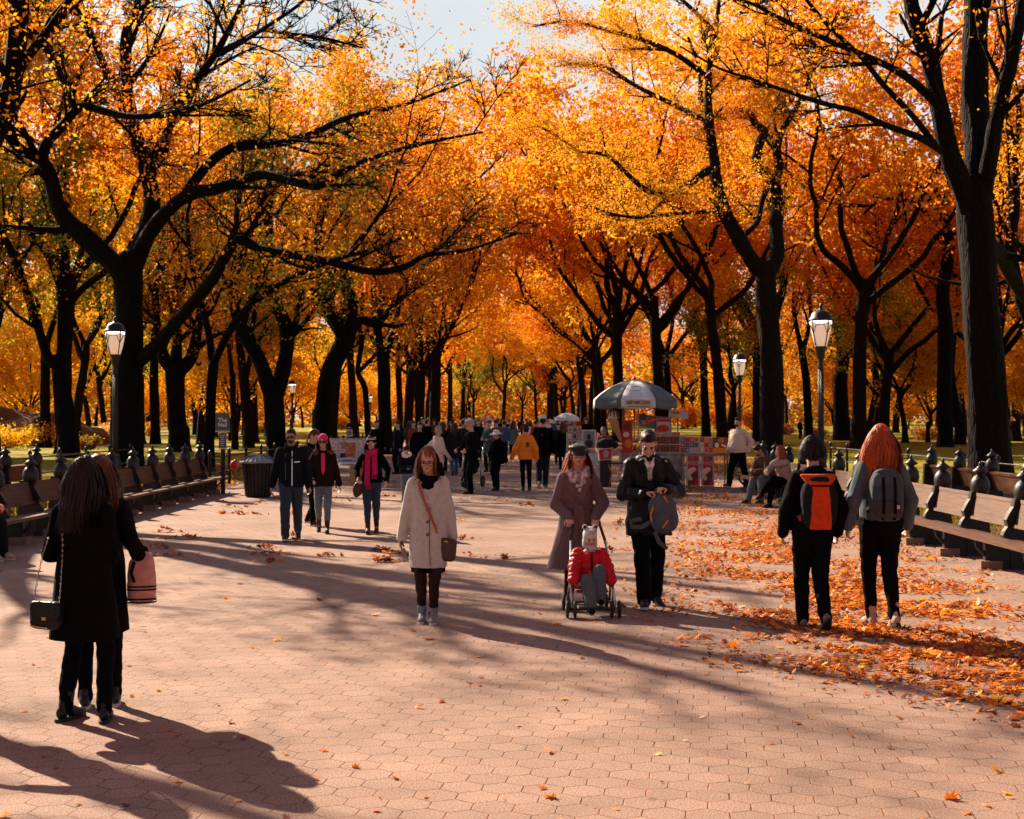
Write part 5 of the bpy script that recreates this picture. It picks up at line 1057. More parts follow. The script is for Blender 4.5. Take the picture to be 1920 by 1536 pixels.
    def _body(s, eyes, ears):
        H = s.H; mb = MB(); r = s.ring; z0 = s.pelz
        dz = (s.nz - z0) / .30
        mb.loft([r(z0 - .05, .05, .045), r(z0 - .02, .085, .06), r(z0 + .03 * dz, .088, .062), r(z0 + .10 * dz, .075, .055), r(z0 + .20 * dz, .088, .06), r(z0 + .265 * dz, .085, .05), r(z0 + .295 * dz, .05, .038)], 16)
        c = s.Hm @ Vector((0, .02, .045)); mb.cone(s.neck + Vector((0, .01, -.03)), c, .058 * s.hs, .052 * s.hs, 12)
        for i in (0, 1):
            mb.ell(s.shj[i], (.042 * H * .9, .04 * H * .9, .04 * H * .9)); mb.cone(s.shj[i], s.elb[i], .027 * H, .021 * H); mb.cone(s.elb[i], s.wri[i], .021 * H, .0145 * H); s._hand(mb, i)
            mb.cone(s.hipj[i], s.knee[i], .040 * H, .025 * H); mb.cone(s.knee[i], s.ank[i], .024 * H, .014 * H)
            mb.cone(s.ank[i], s.ank[i] + Vector((math.sin(s.fy[i]) * .03 * H, -.03 * H, -.018 * H)), .015 * H, .011 * H, 8)
        i0 = len(mb.v); E = mb.ell
        E((0, .012, .125), (.074, .092, .098)); E((0, -.028, .078), (.060, .062, .082)); E((0, -.045, .034), (.046, .042, .036)); E((0, -.078, .018), (.020, .018, .017), None, 10, 6)
        mb.cone((0, -.086, .098), (0, -.108, .066), .009, .0135, 8); E((0, -.098, .062), (.019, .012, .009), None, 10, 6); E((0, -.078, .110), (.046, .016, .011), None, 12, 6); E((.036, -.064, .068), (.024, .022, .022), None, 10, 6); E((-.036, -.064, .068), (.024, .022, .022), None, 10, 6)
        if ears:
            for q in (-1, 1): E((q * .076, .006, .088), (.010, .022, .032), Matrix.Rotation(q * .35, 3, 'Z'), 10, 6)
        xform(mb, i0, s.Hm)
        s.body = solid('body', mb, s.vox * (.72 if s.vox < .012 else 1), s.skin, s.root, 2)
        if eyes:
            for q in (-1, 1):
                e = MB(); e.ell((q * .031, -.0855, .093), (.0125, .006, .0065), None, 10, 6); xform(e, 0, s.Hm); e.build('eye', eye_m, s.body, True)
            e = MB(); e.ell((0, -.0885, .041), (.023, .008, .0065), None, 10, 6); xform(e, 0, s.Hm); e.build('lips', lip_m, s.body, True)
    def brows(s, m):
        for q in (-1, 1):
            e = MB(); e.tube([s.Hm @ Vector((q * .012, -.0945, .111)), s.Hm @ Vector((q * .03, -.0935, .116)), s.Hm @ Vector((q * .05, -.081, .110))], [.004, .0045, .003], 5); e.build('eyebrow', m, s.body, True)
    # ---- clothing
    def top(s, name, m, rings, sl=(.044, .037, .028), cuff=.93, disp=(.010, 7, 5), shoulder=.044, sleeve=True, sm=2, extra=None):
        mb = MB(); s.rg = [s.ring(*q) for q in rings]; mb.loft(sorted(s.rg, key=lambda q: q[2]), 20); H = s.H
        if sleeve:
            for i in (0, 1):
                w = s.elb[i].lerp(s.wri[i], cuff); mb.ell(s.shj[i] + Vector((0, 0, -.004 * H)), (shoulder * H, shoulder * H * .95, shoulder * H * .95)); mb.cone(s.shj[i], s.elb[i], sl[0] * H, sl[1] * H); mb.cone(s.elb[i], w, sl[1] * H, sl[2] * H)
        if extra: extra(mb)
        o = solid(name, mb, s.vox, m, s.root, sm, disp, s.seed); return o
    def surf(s, zf, x, back=False, off=.006):
        z = zf * s.H; g = sorted(s.rg, key=lambda q: q[2]); 
        for a, b in zip(g, g[1:]):
            if a[2] <= z <= b[2]:
                t = (z - a[2]) / max(1e-6, b[2] - a[2]); c = [a[k] + (b[k] - a[k]) * t for k in range(5)]; break
        else: c = g[0] if z < g[0][2] else g[-1]
        u = max(-.98, min(.98, (x - c[0]) / c[3])); y = c[4] * math.sqrt(1 - u * u) + off; return Vector((x, c[1] + (y if back else -y), z))
    def trousers(s, m, r=(.058, .040, .029), name='trousers', waist=.575, disp=(.010, 10, 11), hipw=(.098, .072), low=.0):
        mb = MB(); H = s.H; z0 = s.pelz
        mb.loft([s.ring(z0 - .075, .05, .05), s.ring(z0 - .04, hipw[0] * .95, hipw[1] * .95), s.ring(z0 + .0, *hipw), s.ring(waist if waist > z0 else z0 + .05, hipw[0] * .88, hipw[1] * .9)], 16)
        for i in (0, 1):
            a = s.ank[i] + (s.knee[i] - s.ank[i]).normalized() * low * H; mb.cone(s.hipj[i], s.knee[i], r[0] * H, r[1] * H); mb.cone(s.knee[i], a, r[1] * H, r[2] * H)
        return solid(name, mb, s.vox, m, s.root, 2, disp, s.seed + 3)
    def skirt(s, name, m, rings, disp=(.006, 8, 2)):
        mb = MB(); mb.loft(sorted([s.ring(*q) for q in rings], key=lambda q: q[2]), 20); return solid(name, mb, s.vox, m, s.root, 2, disp, s.seed)
    def shoes(s, m, sole=None, boot=0.0, names='shoe', k=1.0, lace=None):
        for i in (0, 1):
            S = s.H / 1.7 * k; mb = MB(); E = mb.ell
            E((0, .028, -.025), (.036, .046, .045)); E((0, -.105, -.045), (.042, .078, .033)); mb.cone((0, .01, .01), (0, -.085, -.035), .038, .034); mb.cone((0, .012, -.01), (0, .012, .030), .041, .036)
            Mx = Matrix.Translation(s.ank[i]) @ Matrix.Rotation(s.fy[i], 4, 'Z') @ Matrix.Rotation(s.fp[i], 4, 'X') @ Matrix.Scale(S, 4); xform(mb, 0, Mx)
            if boot: mb.cone(s.ank[i], s.ank[i] + (s.knee[i] - s.ank[i]).normalized() * (boot + .04) * S, .044 * S, .050 * S)
            o = solid(names, mb, max(.008, s.vox), m, s.root, 1)
            q = MB(); q.rings([[(.043 * math.cos(t) * (1 - .12 * math.cos(2 * t)), -.045 + .135 * math.sin(t), z) for t in [2 * math.pi * j / 16 for j in range(16)]] for z in (-.081, -.058)]); xform(q, 0, Mx); q.build('sole', sole or rubber_d, o, False)
            if lace:
                q = MB()
                for j in range(4): q.tube([Mx @ Vector((-.024, -.02 - j * .022, .022 - j * .013)), Mx @ Vector((0, -.026 - j * .022, .034 - j * .014)), Mx @ Vector((.024, -.02 - j * .022, .022 - j * .013))], .004, 4)
                q.build('lace', lace, o)
    def hair_short(s, m, vol=0.0, name='hair'):
        mb = MB(); v = vol; mb.ell((0, .020, .134), (.080 + v, .096 + v, .098 + v)); mb.ell((0, .05, .10), (.074 + v, .07 + v, .085)); mb.ell((0, -.03, .185), (.058, .058, .042 + v)); xform(mb, 0, s.Hm)
        o = solid(name, mb, max(.006, s.vox * .8), m, s.root, 1, (.003, 45, 30), s.seed)
        return o
    def hair_long(s, m, L=.4, n=260, wid=.0055, vol=.006, wave=.016, front=True, base=True, spread=1.0, part=50, name='hair', seed=1, cap=True, push=(.175, .12), elmax=85):
        """cap of hair plus many falling ribbons"""
        g = random.Random(seed); mb = MB(); H = s.H
        if cap: mb.ell((0, .0245, .135), (.081 + vol, .0945 + vol, .098 + vol), None, 18, 12); mb.ell((0, .055, .09), (.074 + vol, .066 + vol, .10)); xform(mb, 0, s.Hm)
        if base:
            a = s.Hm @ Vector((0, .06, .08)); b = a + Vector((0, .03, -L * .55)); q0 = len(mb.v); mb.loft([(b.x, b.y + .02, b.z - .06, .09 * spread, .02), (b.x, b.y, b.z, .12 * spread, .035), (a.x, a.y, a.z - .08, .10, .05), (a.x, a.y - .01, a.z + .02, .07, .06)], 14)
        o = solid(name, mb, max(.008, s.vox), m, s.root, 1, (.010, 30, 5), s.seed) if (cap or base) else None
        rb = MB(); piv = s.piv
        for _ in range(n):
            az = R(g.uniform(part, 360 - part)); el = R(g.uniform(0, elmax)); v = Vector((math.sin(az) * math.cos(el), -math.cos(az) * math.cos(el), math.sin(el)))
            p = s.Hm @ Vector((v.x * (.083 + vol), .020 + v.y * (.099 + vol), .130 + v.z * (.100 + vol))); fa = min(abs(math.degrees(az) % 360), 360 - abs(math.degrees(az) % 360)); fa = R(max(fa, 82)); sg = 1 if math.sin(az) >= 0 else -1; rad = s.Hm.to_3x3() @ Vector((sg * math.sin(fa), -math.cos(fa), 0)); rad.z = 0; rad.normalize(); Hi = s.Hm.inverted()
            d = (rad * .32 + Vector((0, 0, -.45))).normalized(); Ls = L * g.uniform(.72, 1.08) + el * .06; N = 9; ph = g.uniform(0, 6.3); pts = [p - d * .004]
            for i in range(N):
                d = (d + Vector((0, 0, -1)) * .55 + Vector((math.sin(ph + i * .9), math.cos(ph * 1.3 + i * .8), 0)) * wave * 9).normalized(); p = p + d * Ls / N
                q = Hi @ p
                if q.y < -.005 and -.04 < q.z < .17 and abs(q.x) < .080 + vol: q.x = sg * (.080 + vol); p = s.Hm @ q
                z = p.z / H
                if z < s.nz + .012 and push:    # lie on the back (or chest) instead of cutting through
                    cx, cy = s.sp(z); f = min(1, (s.nz + .012 - z) / .035); ex, ey = push[0] * H / 1.7, push[1] * H / 1.7 * (.55 + .45 * f); u = (p.x - cx) / ex
                    if abs(u) < 1:
                        yy = ey * math.sqrt(1 - u * u) + .006
                        if p.y - cy > -.03: p = Vector((p.x, max(p.y, cy + yy), p.z))
                        else: p = Vector((p.x, min(p.y, cy - yy), p.z))
                pts.append(p.copy())
            vs = []; w0 = wid * g.uniform(.6, 1.3)
            for i, p in enumerate(pts):
                t = (pts[min(i + 1, N)] - pts[max(0, i - 1)]).normalized(); sd = t.cross(rad); sd = sd.normalized() if sd.length > 1e-4 else Vector((1, 0, 0)); w = w0 * (1 - .75 * (i / N) ** 2); vs += [p - sd * w, p + sd * w + rad * .002]
            rb.add(vs, [(2 * i, 2 * i + 1, 2 * i + 3, 2 * i + 2) for i in range(N)])
        if n: rb.build('hair_strands', m, o or s.root, True)
        return o
    def hat(s, m, kind='beanie', name='hat', bands=None):
        mb = MB()
        if kind == 'beanie': mb.ell((0, .012, .150), (.086, .103, .088)); mb.lathe([(.0865, .112), (.089, .125), (.088, .15), (.082, .16)], 18); xform(mb, 0, s.Hm @ Matrix.Translation((0, .012, 0)))
        if kind in ('cap', 'fisher'):
            if kind == 'cap': mb.ell((0, .010, .155), (.088, .106, .078)); mb.rings([[Vector((x * .075, y, .148 + z + .02 * (1 - abs(x)))) for x, y in [(-1, -.05), (-.85, -.14), (-.4, -.185), (.4, -.185), (.85, -.14), (1, -.05)]] for z in (0, .010)])
            else: mb.ell((0, .0, .195), (.108, .118, .040)); mb.loft([(0, .01, .135, .086, .104), (0, .01, .17, .090, .108), (0, .005, .20, .104, .114)], 18); mb.rings([[Vector((x * .080, y, .138 + z - .03 * min(1, max(0, (-y - .07) / .07)))) for x, y in [(-1, -.05), (-.85, -.115), (-.4, -.15), (.4, -.15), (.85, -.115), (1, -.05)]] for z in (0, .010)])
            xform(mb, 0, s.Hm)
        if kind == 'bucket': mb.ell((0, .010, .165), (.086, .102, .078)); mb.loft([(0, 0, .108, .175, .19), (0, .005, .118, .172, .185), (0, .01, .152, .092, .108), (0, .01, .16, .088, .10)], 20); xform(mb, 0, s.Hm)
        o = solid(name, mb, max(.007, s.vox * .8), m, s.root, 1, (.003, 20, 20), s.seed)
        if bands:
            for z, h, r, bm in bands:
                q = MB(); q.rings([[Vector((math.cos(t) * r * (1 if True else 0), .020 + math.sin(t) * (r + .016), zz)) for t in [2 * math.pi * j / 24 for j in range(24)]] for zz in (z, z + h)], cap=False); xform(q, 0, s.Hm); q.build('stripe', bm, o, True)
        return o
    def glasses(s, lens=None, r=.024, aviator=False, fm=None):
        q = MB(); ls = []
        for sx in (-1, 1):
            c = [(sx * .034 + r * math.cos(t) * 1.12, -.104 + .012 * abs(math.cos(t)) * (1 if math.cos(t) * sx > 0 else 0), .092 + r * math.sin(t) * (1.0 if not aviator else 1.05 - .15 * math.sin(t))) for t in [2 * math.pi * j / 14 for j in range(14)]]; ls.append(c)
            q.tube([Vector(p) for p in c + c[:2]], .0028, 5); q.tube([(sx * .06, -.098, .098), (sx * .075, -.05, .098), (sx * .078, .01, .095)], .0028, 5)
        q.tube([(-.010, -.108, .098), (0, -.112, .101), (.010, -.108, .098)], .0025, 5); xform(q, 0, s.Hm); g = q.build('glasses', fm or frame_m, s.root, True)
        if lens:
            for c in ls:
                q = MB(); q.add([(x, y - .001, z) for x, y, z in c] + [(x, y + .003, z) for x, y, z in c], [tuple(range(14)), tuple(range(27, 13, -1))] + [(i, i + 14, (i + 1) % 14 + 14, (i + 1) % 14) for i in range(14)]); xform(q, 0, s.Hm); q.build('lens', lens, g)
        return g
    def cowl(s, m, r=.085, h=.05, n=3, name='scarf', dy=0, vox=None, dz=0):
        mb = MB(); g = random.Random(s.seed); c = s.neck
        for k in range(n): 
            ph = g.uniform(0, 6); mb.tube([c + Vector((math.cos(t) * (r + .012 * math.sin(2 * t + ph)), math.sin(t) * (r * 1.0) + dy - .01, -.02 + dz + h * k / max(1, n - 1) + .018 * math.sin(t + ph) - .022 * max(0, -math.sin(t)))) for t in [2 * math.pi * j / 20 for j in range(22)]], .034 if n > 1 else .045, 10)
        return solid(name, mb, vox or s.vox, m, s.root, 2, (.008, 25, 25), s.seed)
    def beard(s, m):
        mb = MB(); mb.ell((0, -.046, .030), (.050, .046, .036)); mb.ell((0, -.080, .018), (.026, .022, .022)); mb.ell((0, -.094, .053), (.026, .010, .006)); xform(mb, 0, s.Hm); return solid('beard', mb, max(.006, s.vox * .7), m, s.root, 1)
    def local(s, name, label, cat, at_=None, group=None):
        """a separate thing standing in the same frame as this person (a bag they carry)"""
        o = empty(name, s.root.location, s.root.rotation_euler[2], label, cat, group); return o
def strip(name, pts, w, m, parent, t=.004, n=None):
    q = MB(); pts = [Vector(p) for p in pts]; vs = []; N = len(pts)
    for i, p in enumerate(pts):
        d = (pts[min(i + 1, N - 1)] - pts[max(0, i - 1)]).normalized(); nn = Vector(n[i] if isinstance(n, list) else n or (0, -1, 0)); sd = d.cross(nn).normalized(); nn = sd.cross(d).normalized()
        vs += [p - sd * w / 2 - nn * t, p + sd * w / 2 - nn * t, p + sd * w / 2 + nn * t, p - sd * w / 2 + nn * t]
    fs = [(0, 1, 2, 3), (4 * N - 1, 4 * N - 2, 4 * N - 3, 4 * N - 4)]
    for i in range(N - 1):
        for j in range(4): k = (j + 1) % 4; fs.append((4 * i + j, 4 * i + 4 + j, 4 * i + 4 + k, 4 * i + k))
    q.add(vs, fs); return q.build(name, m, parent)
def worn_pack(P, label, m, c=(0, .72), size=(.15, .08, .21), panel=None, pocket=None, strapm=None, back=True, e=.55):
    """a backpack on P's back"""
    B = P.local('backpack', label, 'backpack'); H = P.H; b = P.surf(c[1], c[0], True, .0); cc = b + Vector((0, size[1] * .85, 0)); mb = MB(); mb.ell(cc, size, None, 20, 14, e, e); mb.ell(cc + Vector((0, 0, size[2] * .25)), (size[0] * .93, size[1] * .93, size[2] * .9), None, 20, 14, e * 1.3, e)
    o = solid('pack_body', mb, .01, m, B, 1, (.006, 12, 9), P.seed)
    for sx in (-1, 1):
        x = sx * .062 * H / 1.0 * 1.0
        pts = [cc + Vector((sx * size[0] * .55, -size[1] * .5, size[2] * .85)), P.shj[0 if sx < 0 else 1] * .55 + P.neck * .45 + Vector((0, .03, .035)), P.shj[0 if sx < 0 else 1] * .6 + P.neck * .4 + Vector((0, -.06, .005)), P.surf(.72, sx * .10, False, .012), P.surf(.64, sx * .135, False, .012), cc + Vector((sx * size[0] * .9, -size[1] * .4, -size[2] * .6))]
        q, r = spline(pts, [1] * len(pts), 4); strip('shoulder_strap', q, .045, strapm or m, B, .006, [((p - Vector((P.neck.x, P.neck.y, p.z - .08))).normalized() + Vector((0, 0, .2))) for p in q])
    if panel: panel(B, o, cc)
    return B, o, cc
PI = math.pi
black_c = cloth('cloth_black', (.0045, .0045, .0055)); black_w = cloth('wool_black', (.005, .0045, .005), .95); denim = cloth('denim', (.028, .045, .062)); denim_l = cloth('denim_pale', (.13, .17, .20)); grey_c = cloth('cloth_grey', (.075, .10, .115)); navy_c = cloth('cloth_navy', (.008, .011, .016)); char_c = cloth('cloth_charcoal', (.016, .017, .019))
HCH = hair_mat('hair_chestnut', (.22, .075, .025)); beige_c = cloth('wool_beige', (.52, .49, .45), .95, .10); mauve_c = cloth('wool_mauve', (.15, .095, .10), .95, .12); leather = M('leather_black', (.003, .003, .003), .42, .2, 12, .3, spec=.22, bscale=30); brown_l = M('leather_brown', (.075, .035, .024), .45, .2, 14, .2); tan_l = M('strap_tan', (.32, .085, .03), .5, .15, 14)
pink_c = cloth('knit_pink', (.85, .04, .16)); magenta_c = cloth('knit_magenta', (.50, .015, .10)); red_c = M('puffer_red', (.55, .005, .008), .42, .1, 10, .2, bscale=25); cream_c = cloth('knit_cream', (.72, .56, .45)); white_c = cloth('cloth_white', (.75, .72, .68)); orange_c = M('shell_orange', (.95, .25, .006), .5, .08, 8, .15); tights_m = cloth('tights_black', (.030, .016, .013), .6); pack_or = cloth('pack_orange', (.62, .055, .006)); pack_pink = cloth('pack_pink', (.62, .28, .22)); pack_grey = cloth('pack_grey', (.050, .070, .082)); brown_c = cloth('cloth_brown', (.10, .045, .028)); silver = M('chain_silver', (.75, .70, .66), .25, .05, 9, metal=1.0); bootbr = M('boot_brown', (.060, .020, .012), .7, .2, 15, .2); tanb = M('boot_tan', (.48, .34, .26), .7, .15, 15, .2)
A_LINE = lambda hem, w=.125: [(hem, w, w * .78), (hem + .12, w * .93, w * .73), (.58, .106, .080), (.66, .093, .072), (.75, .098, .078), (.785, .094, .066), (.812, .070, .054), (.832, .045, .042)]
JACKET = lambda hem, w=.108: [(hem, w, w * .75), (hem + .06, w, w * .76), (.64, .102, .078), (.74, .106, .082), (.785, .098, .068), (.812, .074, .056), (.834, .045, .042)]
def walk(a=.10, lift=.02, w=.05): return [(-w, -a, .047), (w, a, .047 + lift)]

# ---- 1 woman in the long black coat, back to us
P = Person('woman in a long black coat with a chain-strap bag, back to us at the left', gp(158, 1352), PI - .12, 1.60, hands=[(-.06, -.15, .63), (.07, -.15, .64)], poles=[(-.25, .7, -.7), (.6, .5, -.7)], feet=[(-.085, .01, .047), (.075, .0, .047)], fyaw=(.25, -.35), head=(.12, .1))
P.top('coat', black_w, A_LINE(.315, .135), disp=(.012, 7, 1.5)); P.trousers(black_c, (.052, .037, .030), 'trousers'); P.shoes(M('shoe_black', (.012, .012, .012), .35, .2, 9), rubber_d, .06, 'boot'); P.hair_long(HD, .38, 1300, .0036, .012, .034, True, True, 1.15, seed=2)
B = P.local('shoulder_bag', 'black quilted bag on a silver chain at the hip of the long-coated woman', 'handbag'); q = MB(); q.ell((.175, .135, .66), (.115, .045, .085), Matrix.Rotation(-.3, 3, 'Z'), 20, 12, .4, .5); q.ell((.172, .165, .69), (.112, .025, .06), Matrix.Rotation(-.3, 3, 'Z'), 20, 12, .4, .5); bb = solid('bag_body', q, .008, M('bag_black', (.010, .010, .011), .4, .2, 8, .3, bscale=60), B, 1)
q = MB(); q.box((.17, .188, .645), (.03, .006, .018), Matrix.Rotation(-.3, 3, 'Z')); q.build('clasp', gold_m, bb); strip('trim', [(.08, .165, .60), (.17, .185, .588), (.26, .18, .60)], .008, gold_m, bb, .002)
def chain(name, pts, m, parent, r=.006):
    q = MB(); pts, _ = spline([Vector(p) for p in pts], [1] * len(pts), 10)
    for i in range(len(pts) - 1):
        c = (pts[i] + pts[i + 1]) / 2; d = (pts[i + 1] - pts[i]); s_ = d.cross(Vector((0, 1, 0)) if i % 2 else Vector((1, .3, 0))); s_ = s_.normalized() * r
        q.tube([c - d * .6, c + s_, c + d * .6, c - s_, c - d * .6], r * .38, 4, cap=False)
    return q.build(name, m, parent)
chain('chain_strap', [(.085, .165, .72), P.surf(.56, .088, True, .012), P.surf(.66, .088, True, .014), P.surf(.76, .09, True, .016), Vector((.092, .045, 1.345)), Vector((.095, -.04, 1.32))], silver, B); chain('chain_strap', [(.262, .14, .72), (.235, .10, .95), (.20, .06, 1.12)], silver, B)
# ---- 2 companion half hidden behind her
P = Person('auburn-haired woman in black mostly hidden behind the woman with the chain-strap bag', gp(184, 1324), PI + .25, 1.60, hands=[(-.165, .035, .585), (.08, -.16, .64)], poles=[(-.1, 1, -.3), (.5, .8, -.3)], feet=[(-.065, 0, .047), (.05, .03, .047)], head=(.1, -.2))
P.top('coat', black_w, A_LINE(.30, .122), disp=(.010, 7, 1.5)); P.trousers(black_c, (.050, .036, .028)); P.shoes(M('trainer_black', (.02, .02, .022), .5, .2, 12), rubber, 0, 'shoe'); P.hair_long(hair_mat('hair_dark_auburn', (.11, .030, .011)), .42, 800, .0038, .008, .03, seed=3)
B = P.local('backpack', 'pink backpack with black stripes hanging at the side of the half-hidden woman', 'backpack'); q = MB(); q.ell((-.270, .05, .82), (.085, .075, .17), None, 18, 14, .6, .6); q.ell((-.270, .05, .78), (.090, .085, .13), None, 18, 14, .5, .6); bb = solid('pack_body', q, .009, pack_pink, B, 1, (.004, 12, 8))
for z in (.665, .685, .745, .765): 
    q = MB(); q.rings([[Vector((-.270 + .0925 * math.copysign(abs(math.cos(t)) ** .6, math.cos(t)), .05 + .0875 * math.copysign(abs(math.sin(t)) ** .6, math.sin(t)), zz)) for t in [2 * PI * j / 24 for j in range(24)]] for zz in (z, z + .010)], cap=False); q.build('stripe', black_c, bb)
strip('top_handle', [(-.305, .05, .97), (-.29, .035, 1.02), P.wri[0] + Vector((0, 0, -.06)), (-.245, .05, .97)], .03, black_c, B, .004); strip('shoulder_strap', [(-.225, .12, .93), (-.205, .14, .86), (-.225, .138, .80)], .02, black_c, B)
# ---- 3 woman in the beige coat, centre
P = Person('woman with glasses in a pale beige coat walking towards us, looking down, centre', gp(803, 1166), .02, 1.585, head=(.24, -.06), neck=(0, -.012), hands=[(-.150, .0, .475), (.145, .02, .46)], poles=[(-.6, .9, 0), (.6, .9, 0)], feet=[(-.035, .0, .047), (.030, -.045, .047)], curl=(.55, .5), vox=.008)
CO = [(.315, .106, .104, 0, -.01), (.45, .106, .098, 0, -.006), (.58, .102, .084), (.68, .104, .078), (.755, .102, .078), (.788, .096, .066), (.814, .070, .054), (.834, .045, .042)]
co = P.top('coat', beige_c, CO, (.042, .038, .032), .96, (.009, 6, 3)); P.skirt('skirt', black_c, [(.285, .098, .094, 0, -.01), (.42, .098, .088), (.55, .09, .07)]); P.trousers(tights_m, (.050, .038, .023), 'tights', hipw=(.088, .07)); P.shoes(M('trainer_grey', (.20, .24, .26), .6, .15, 14), rubber, .02, 'shoe', lace=white_c)
P.hair_long(HCH, .21, 700, .0055, .004, .030, part=66, seed=5, spread=.8); q = MB()
for sx in (-1, 1): q.loft([(sx * .088, .0, -.03, .018, .03), (sx * .092, -.01, .04, .020, .040), (sx * .084, -.015, .12, .016, .042), (sx * .060, -.02, .19, .020, .04)], 12)
xform(q, 0, P.Hm); lk = solid('side_hair', q, .008, HCH, P.root, 1, (.008, 30, 6)); P.glasses(); P.brows(HBR); P.cowl(black_w, .072, .04, 2, 'scarf', -.01, dz=-.03)
q = MB(); c = P.neck; q.ell(c + Vector((0, -.075, -.10)), (.060, .030, .085)); solid('scarf_front', q, .009, black_w, P.root, 1, (.006, 20, 20))
for sx in (-1, 1): strip('lapel', [P.surf(.815, sx * .075, False, .012), P.surf(.775, sx * .085, False, .012), P.surf(.735, sx * .060, False, .012), P.surf(.68, sx * .010 + .01, False, .012)], .055, beige_c, co, .005, [(0, -1, .2)] * 4)
strip('coat_opening', [P.surf(z, .025 + .01 * math.sin(z * 9), False, .003) for z in (.66, .58, .50, .42, .33)], .006, M('seam_dark', (.10, .075, .06)), co, .003)
for z in (.645, .575, .505):
    q = MB(); q.ell(P.surf(z, -.002, False, .008), (.014, .006, .014), None, 12, 6); q.build('button', M('button_brown', (.14, .08, .05), .4), co, True)
for sx in (-1, 1): strip('pocket_flap', [P.surf(.535, sx * .10, False, .004), P.surf(.525, sx * .15, False, .004)], .03, beige_c, co, .005)
for i in (0, 1):
    q = MB(); P._hand(q, i); q.cone(P.wri[i].lerp(P.elb[i], .2), P.wri[i], .032, .030); solid('glove', q, .006, black_c, P.root, 0)
B = P.local('shoulder_bag', 'dark brown shoulder bag on a tan strap across the pale beige coat', 'handbag'); q = MB(); q.ell((.165, -.09, .66), (.092, .035, .105), Matrix.Rotation(.12, 3, 'Y'), 18, 12, .45, .5); bb = solid('bag_body', q, .008, brown_l, B, 1, (.003, 10, 10)); q = MB(); q.box((.165, -.128, .735), (.03, .004, .008)); q.build('name_plate', gold_m, bb)
strip('strap', [Vector((-.05, .06, 1.330)), Vector((-.072, -.005, 1.338)), P.surf(.79, -.078, False, .030), P.surf(.745, -.055, False, .032), P.surf(.70, -.032, False, .028), P.surf(.62, .02, False, .020), P.surf(.55, .068, False, .020), Vector((.095, -.115, .755))], .022, tan_l, B, .004, (0, -1, .25))
for p in (P.surf(.672, -.02, False, .022), P.surf(.535, .078, False, .022)): q = MB(); q.tube([p + Vector((.014 * math.cos(t), 0, .014 * math.sin(t))) for t in [j * PI / 5 for j in range(11)]], .004, 5); q.build('buckle', gold_m, B, True)
# ---- 4 stroller, 5 child, and the mother pushing it
SX, SY = (1108 - 960) * 13.35 / F, 13.35
S = empty('stroller', (SX, SY, 0), .03, 'small folding stroller with double black wheels carrying the child in red', 'stroller'); tubem = M('stroller_tube', (.50, .50, .52), .3, .1, 9, metal=.8); fabm = M('stroller_red', (.28, .012, .008), .6, .15, 9)
for sx in (-1, 1):
    q = MB(); q.tube([(sx * .20, -.26, .10), (sx * .19, .02, .42), (sx * .165, .34, .66)], .012, 8); q.tube([(sx * .20, .26, .10), (sx * .19, .0, .36)], .012, 8); q.build('frame', tubem, S, True)
    q = MB(); q.tube([(sx * .165, .34, .66), (sx * .13, .52, .80), (sx * .13, .56, .83)], .015, 8); q.build('handle', rubber_d, S, True)
    for y in (-.26, .26):
        for dx in (-.035, .035):
            q = MB(); w = [(.055, -.015), (.075, -.012), (.080, 0), (.075, .012), (.055, .015)]; q.rings([[Vector((sx * .205 + dx + b, y + a * math.cos(t), .080 + a * math.sin(t))) for t in [2 * PI * j / 18 for j in range(18)]] for a, b in w]); wh = q.build('wheel', rubber_d, S, True)
            q = MB(); q.rings([[Vector((sx * .205 + dx + b, y + a * math.cos(t), .080 + a * math.sin(t))) for t in [2 * PI * j / 12 for j in range(12)]] for a, b in [(.03, -.018), (.035, 0), (.03, .018)]]); q.build('hub', M('hub_brown', (.22, .11, .06), .5), wh, True)
for y in (-.26, .26): q = MB(); q.tube([(-.2, y, .08), (.2, y, .08)], .010, 6); q.build('axle', rubber_d, S)
q = MB(); q.box((0, -.28, .098), (.26, .10, .015)); q.build('footrest', rubber_d, S)
q = MB(); q.box((0, .0, .23), (.30, .34, .03)); q.box((0, .19, .42), (.28, .03, .38), Matrix.Rotation(R(-14), 3, 'X')); solid('seat_cloth', q, .015, fabm, S, 1, (.005, 9, 9))
P = Person('small child in a red puffer jacket and grey eared hat, sitting in the stroller', (SX - .01, SY + .02, 0), .05, 1.05, pel=.275, seat=True, neck=(0, .02), pelxy=(0, .05), sh=.135, hip=.06, head=(.10, .12), hands=[(-.165, -.20, .285), (.175, -.20, .285)], poles=[(-1, .3, 0), (1, .3, 0)], feet=[(-.015, -.28, .09), (.075, -.21, .16)], knee=[(0, -.6, 1), (0, -.6, 1)], vox=.0075, handdir=[(0, -.3, -1), (0, -.3, -1)])
def puff(mb, P=P):
    for k, z in enumerate((.30, .36, .42, .48)): x, y = P.sp(z); mb.ell((x, y, z * P.H), (.165 - .008 * k, .128 - .006 * k, .036))
    for i in (0, 1):
        for t in (.15, .5, .85): mb.ell(P.shj[i].lerp(P.elb[i], t), (.070, .068, .046))
        for t in (.15, .5, .8): mb.ell(P.elb[i].lerp(P.wri[i], t), (.062, .062, .046))
P.top('jacket', red_c, [(.24, .14, .12, 0, -.03), (.30, .150, .118), (.42, .145, .110), (.50, .13, .09), (.535, .10, .075), (.555, .06, .05)], (.054, .050, .042), .97, (.007, 14, 14), .06, extra=puff)
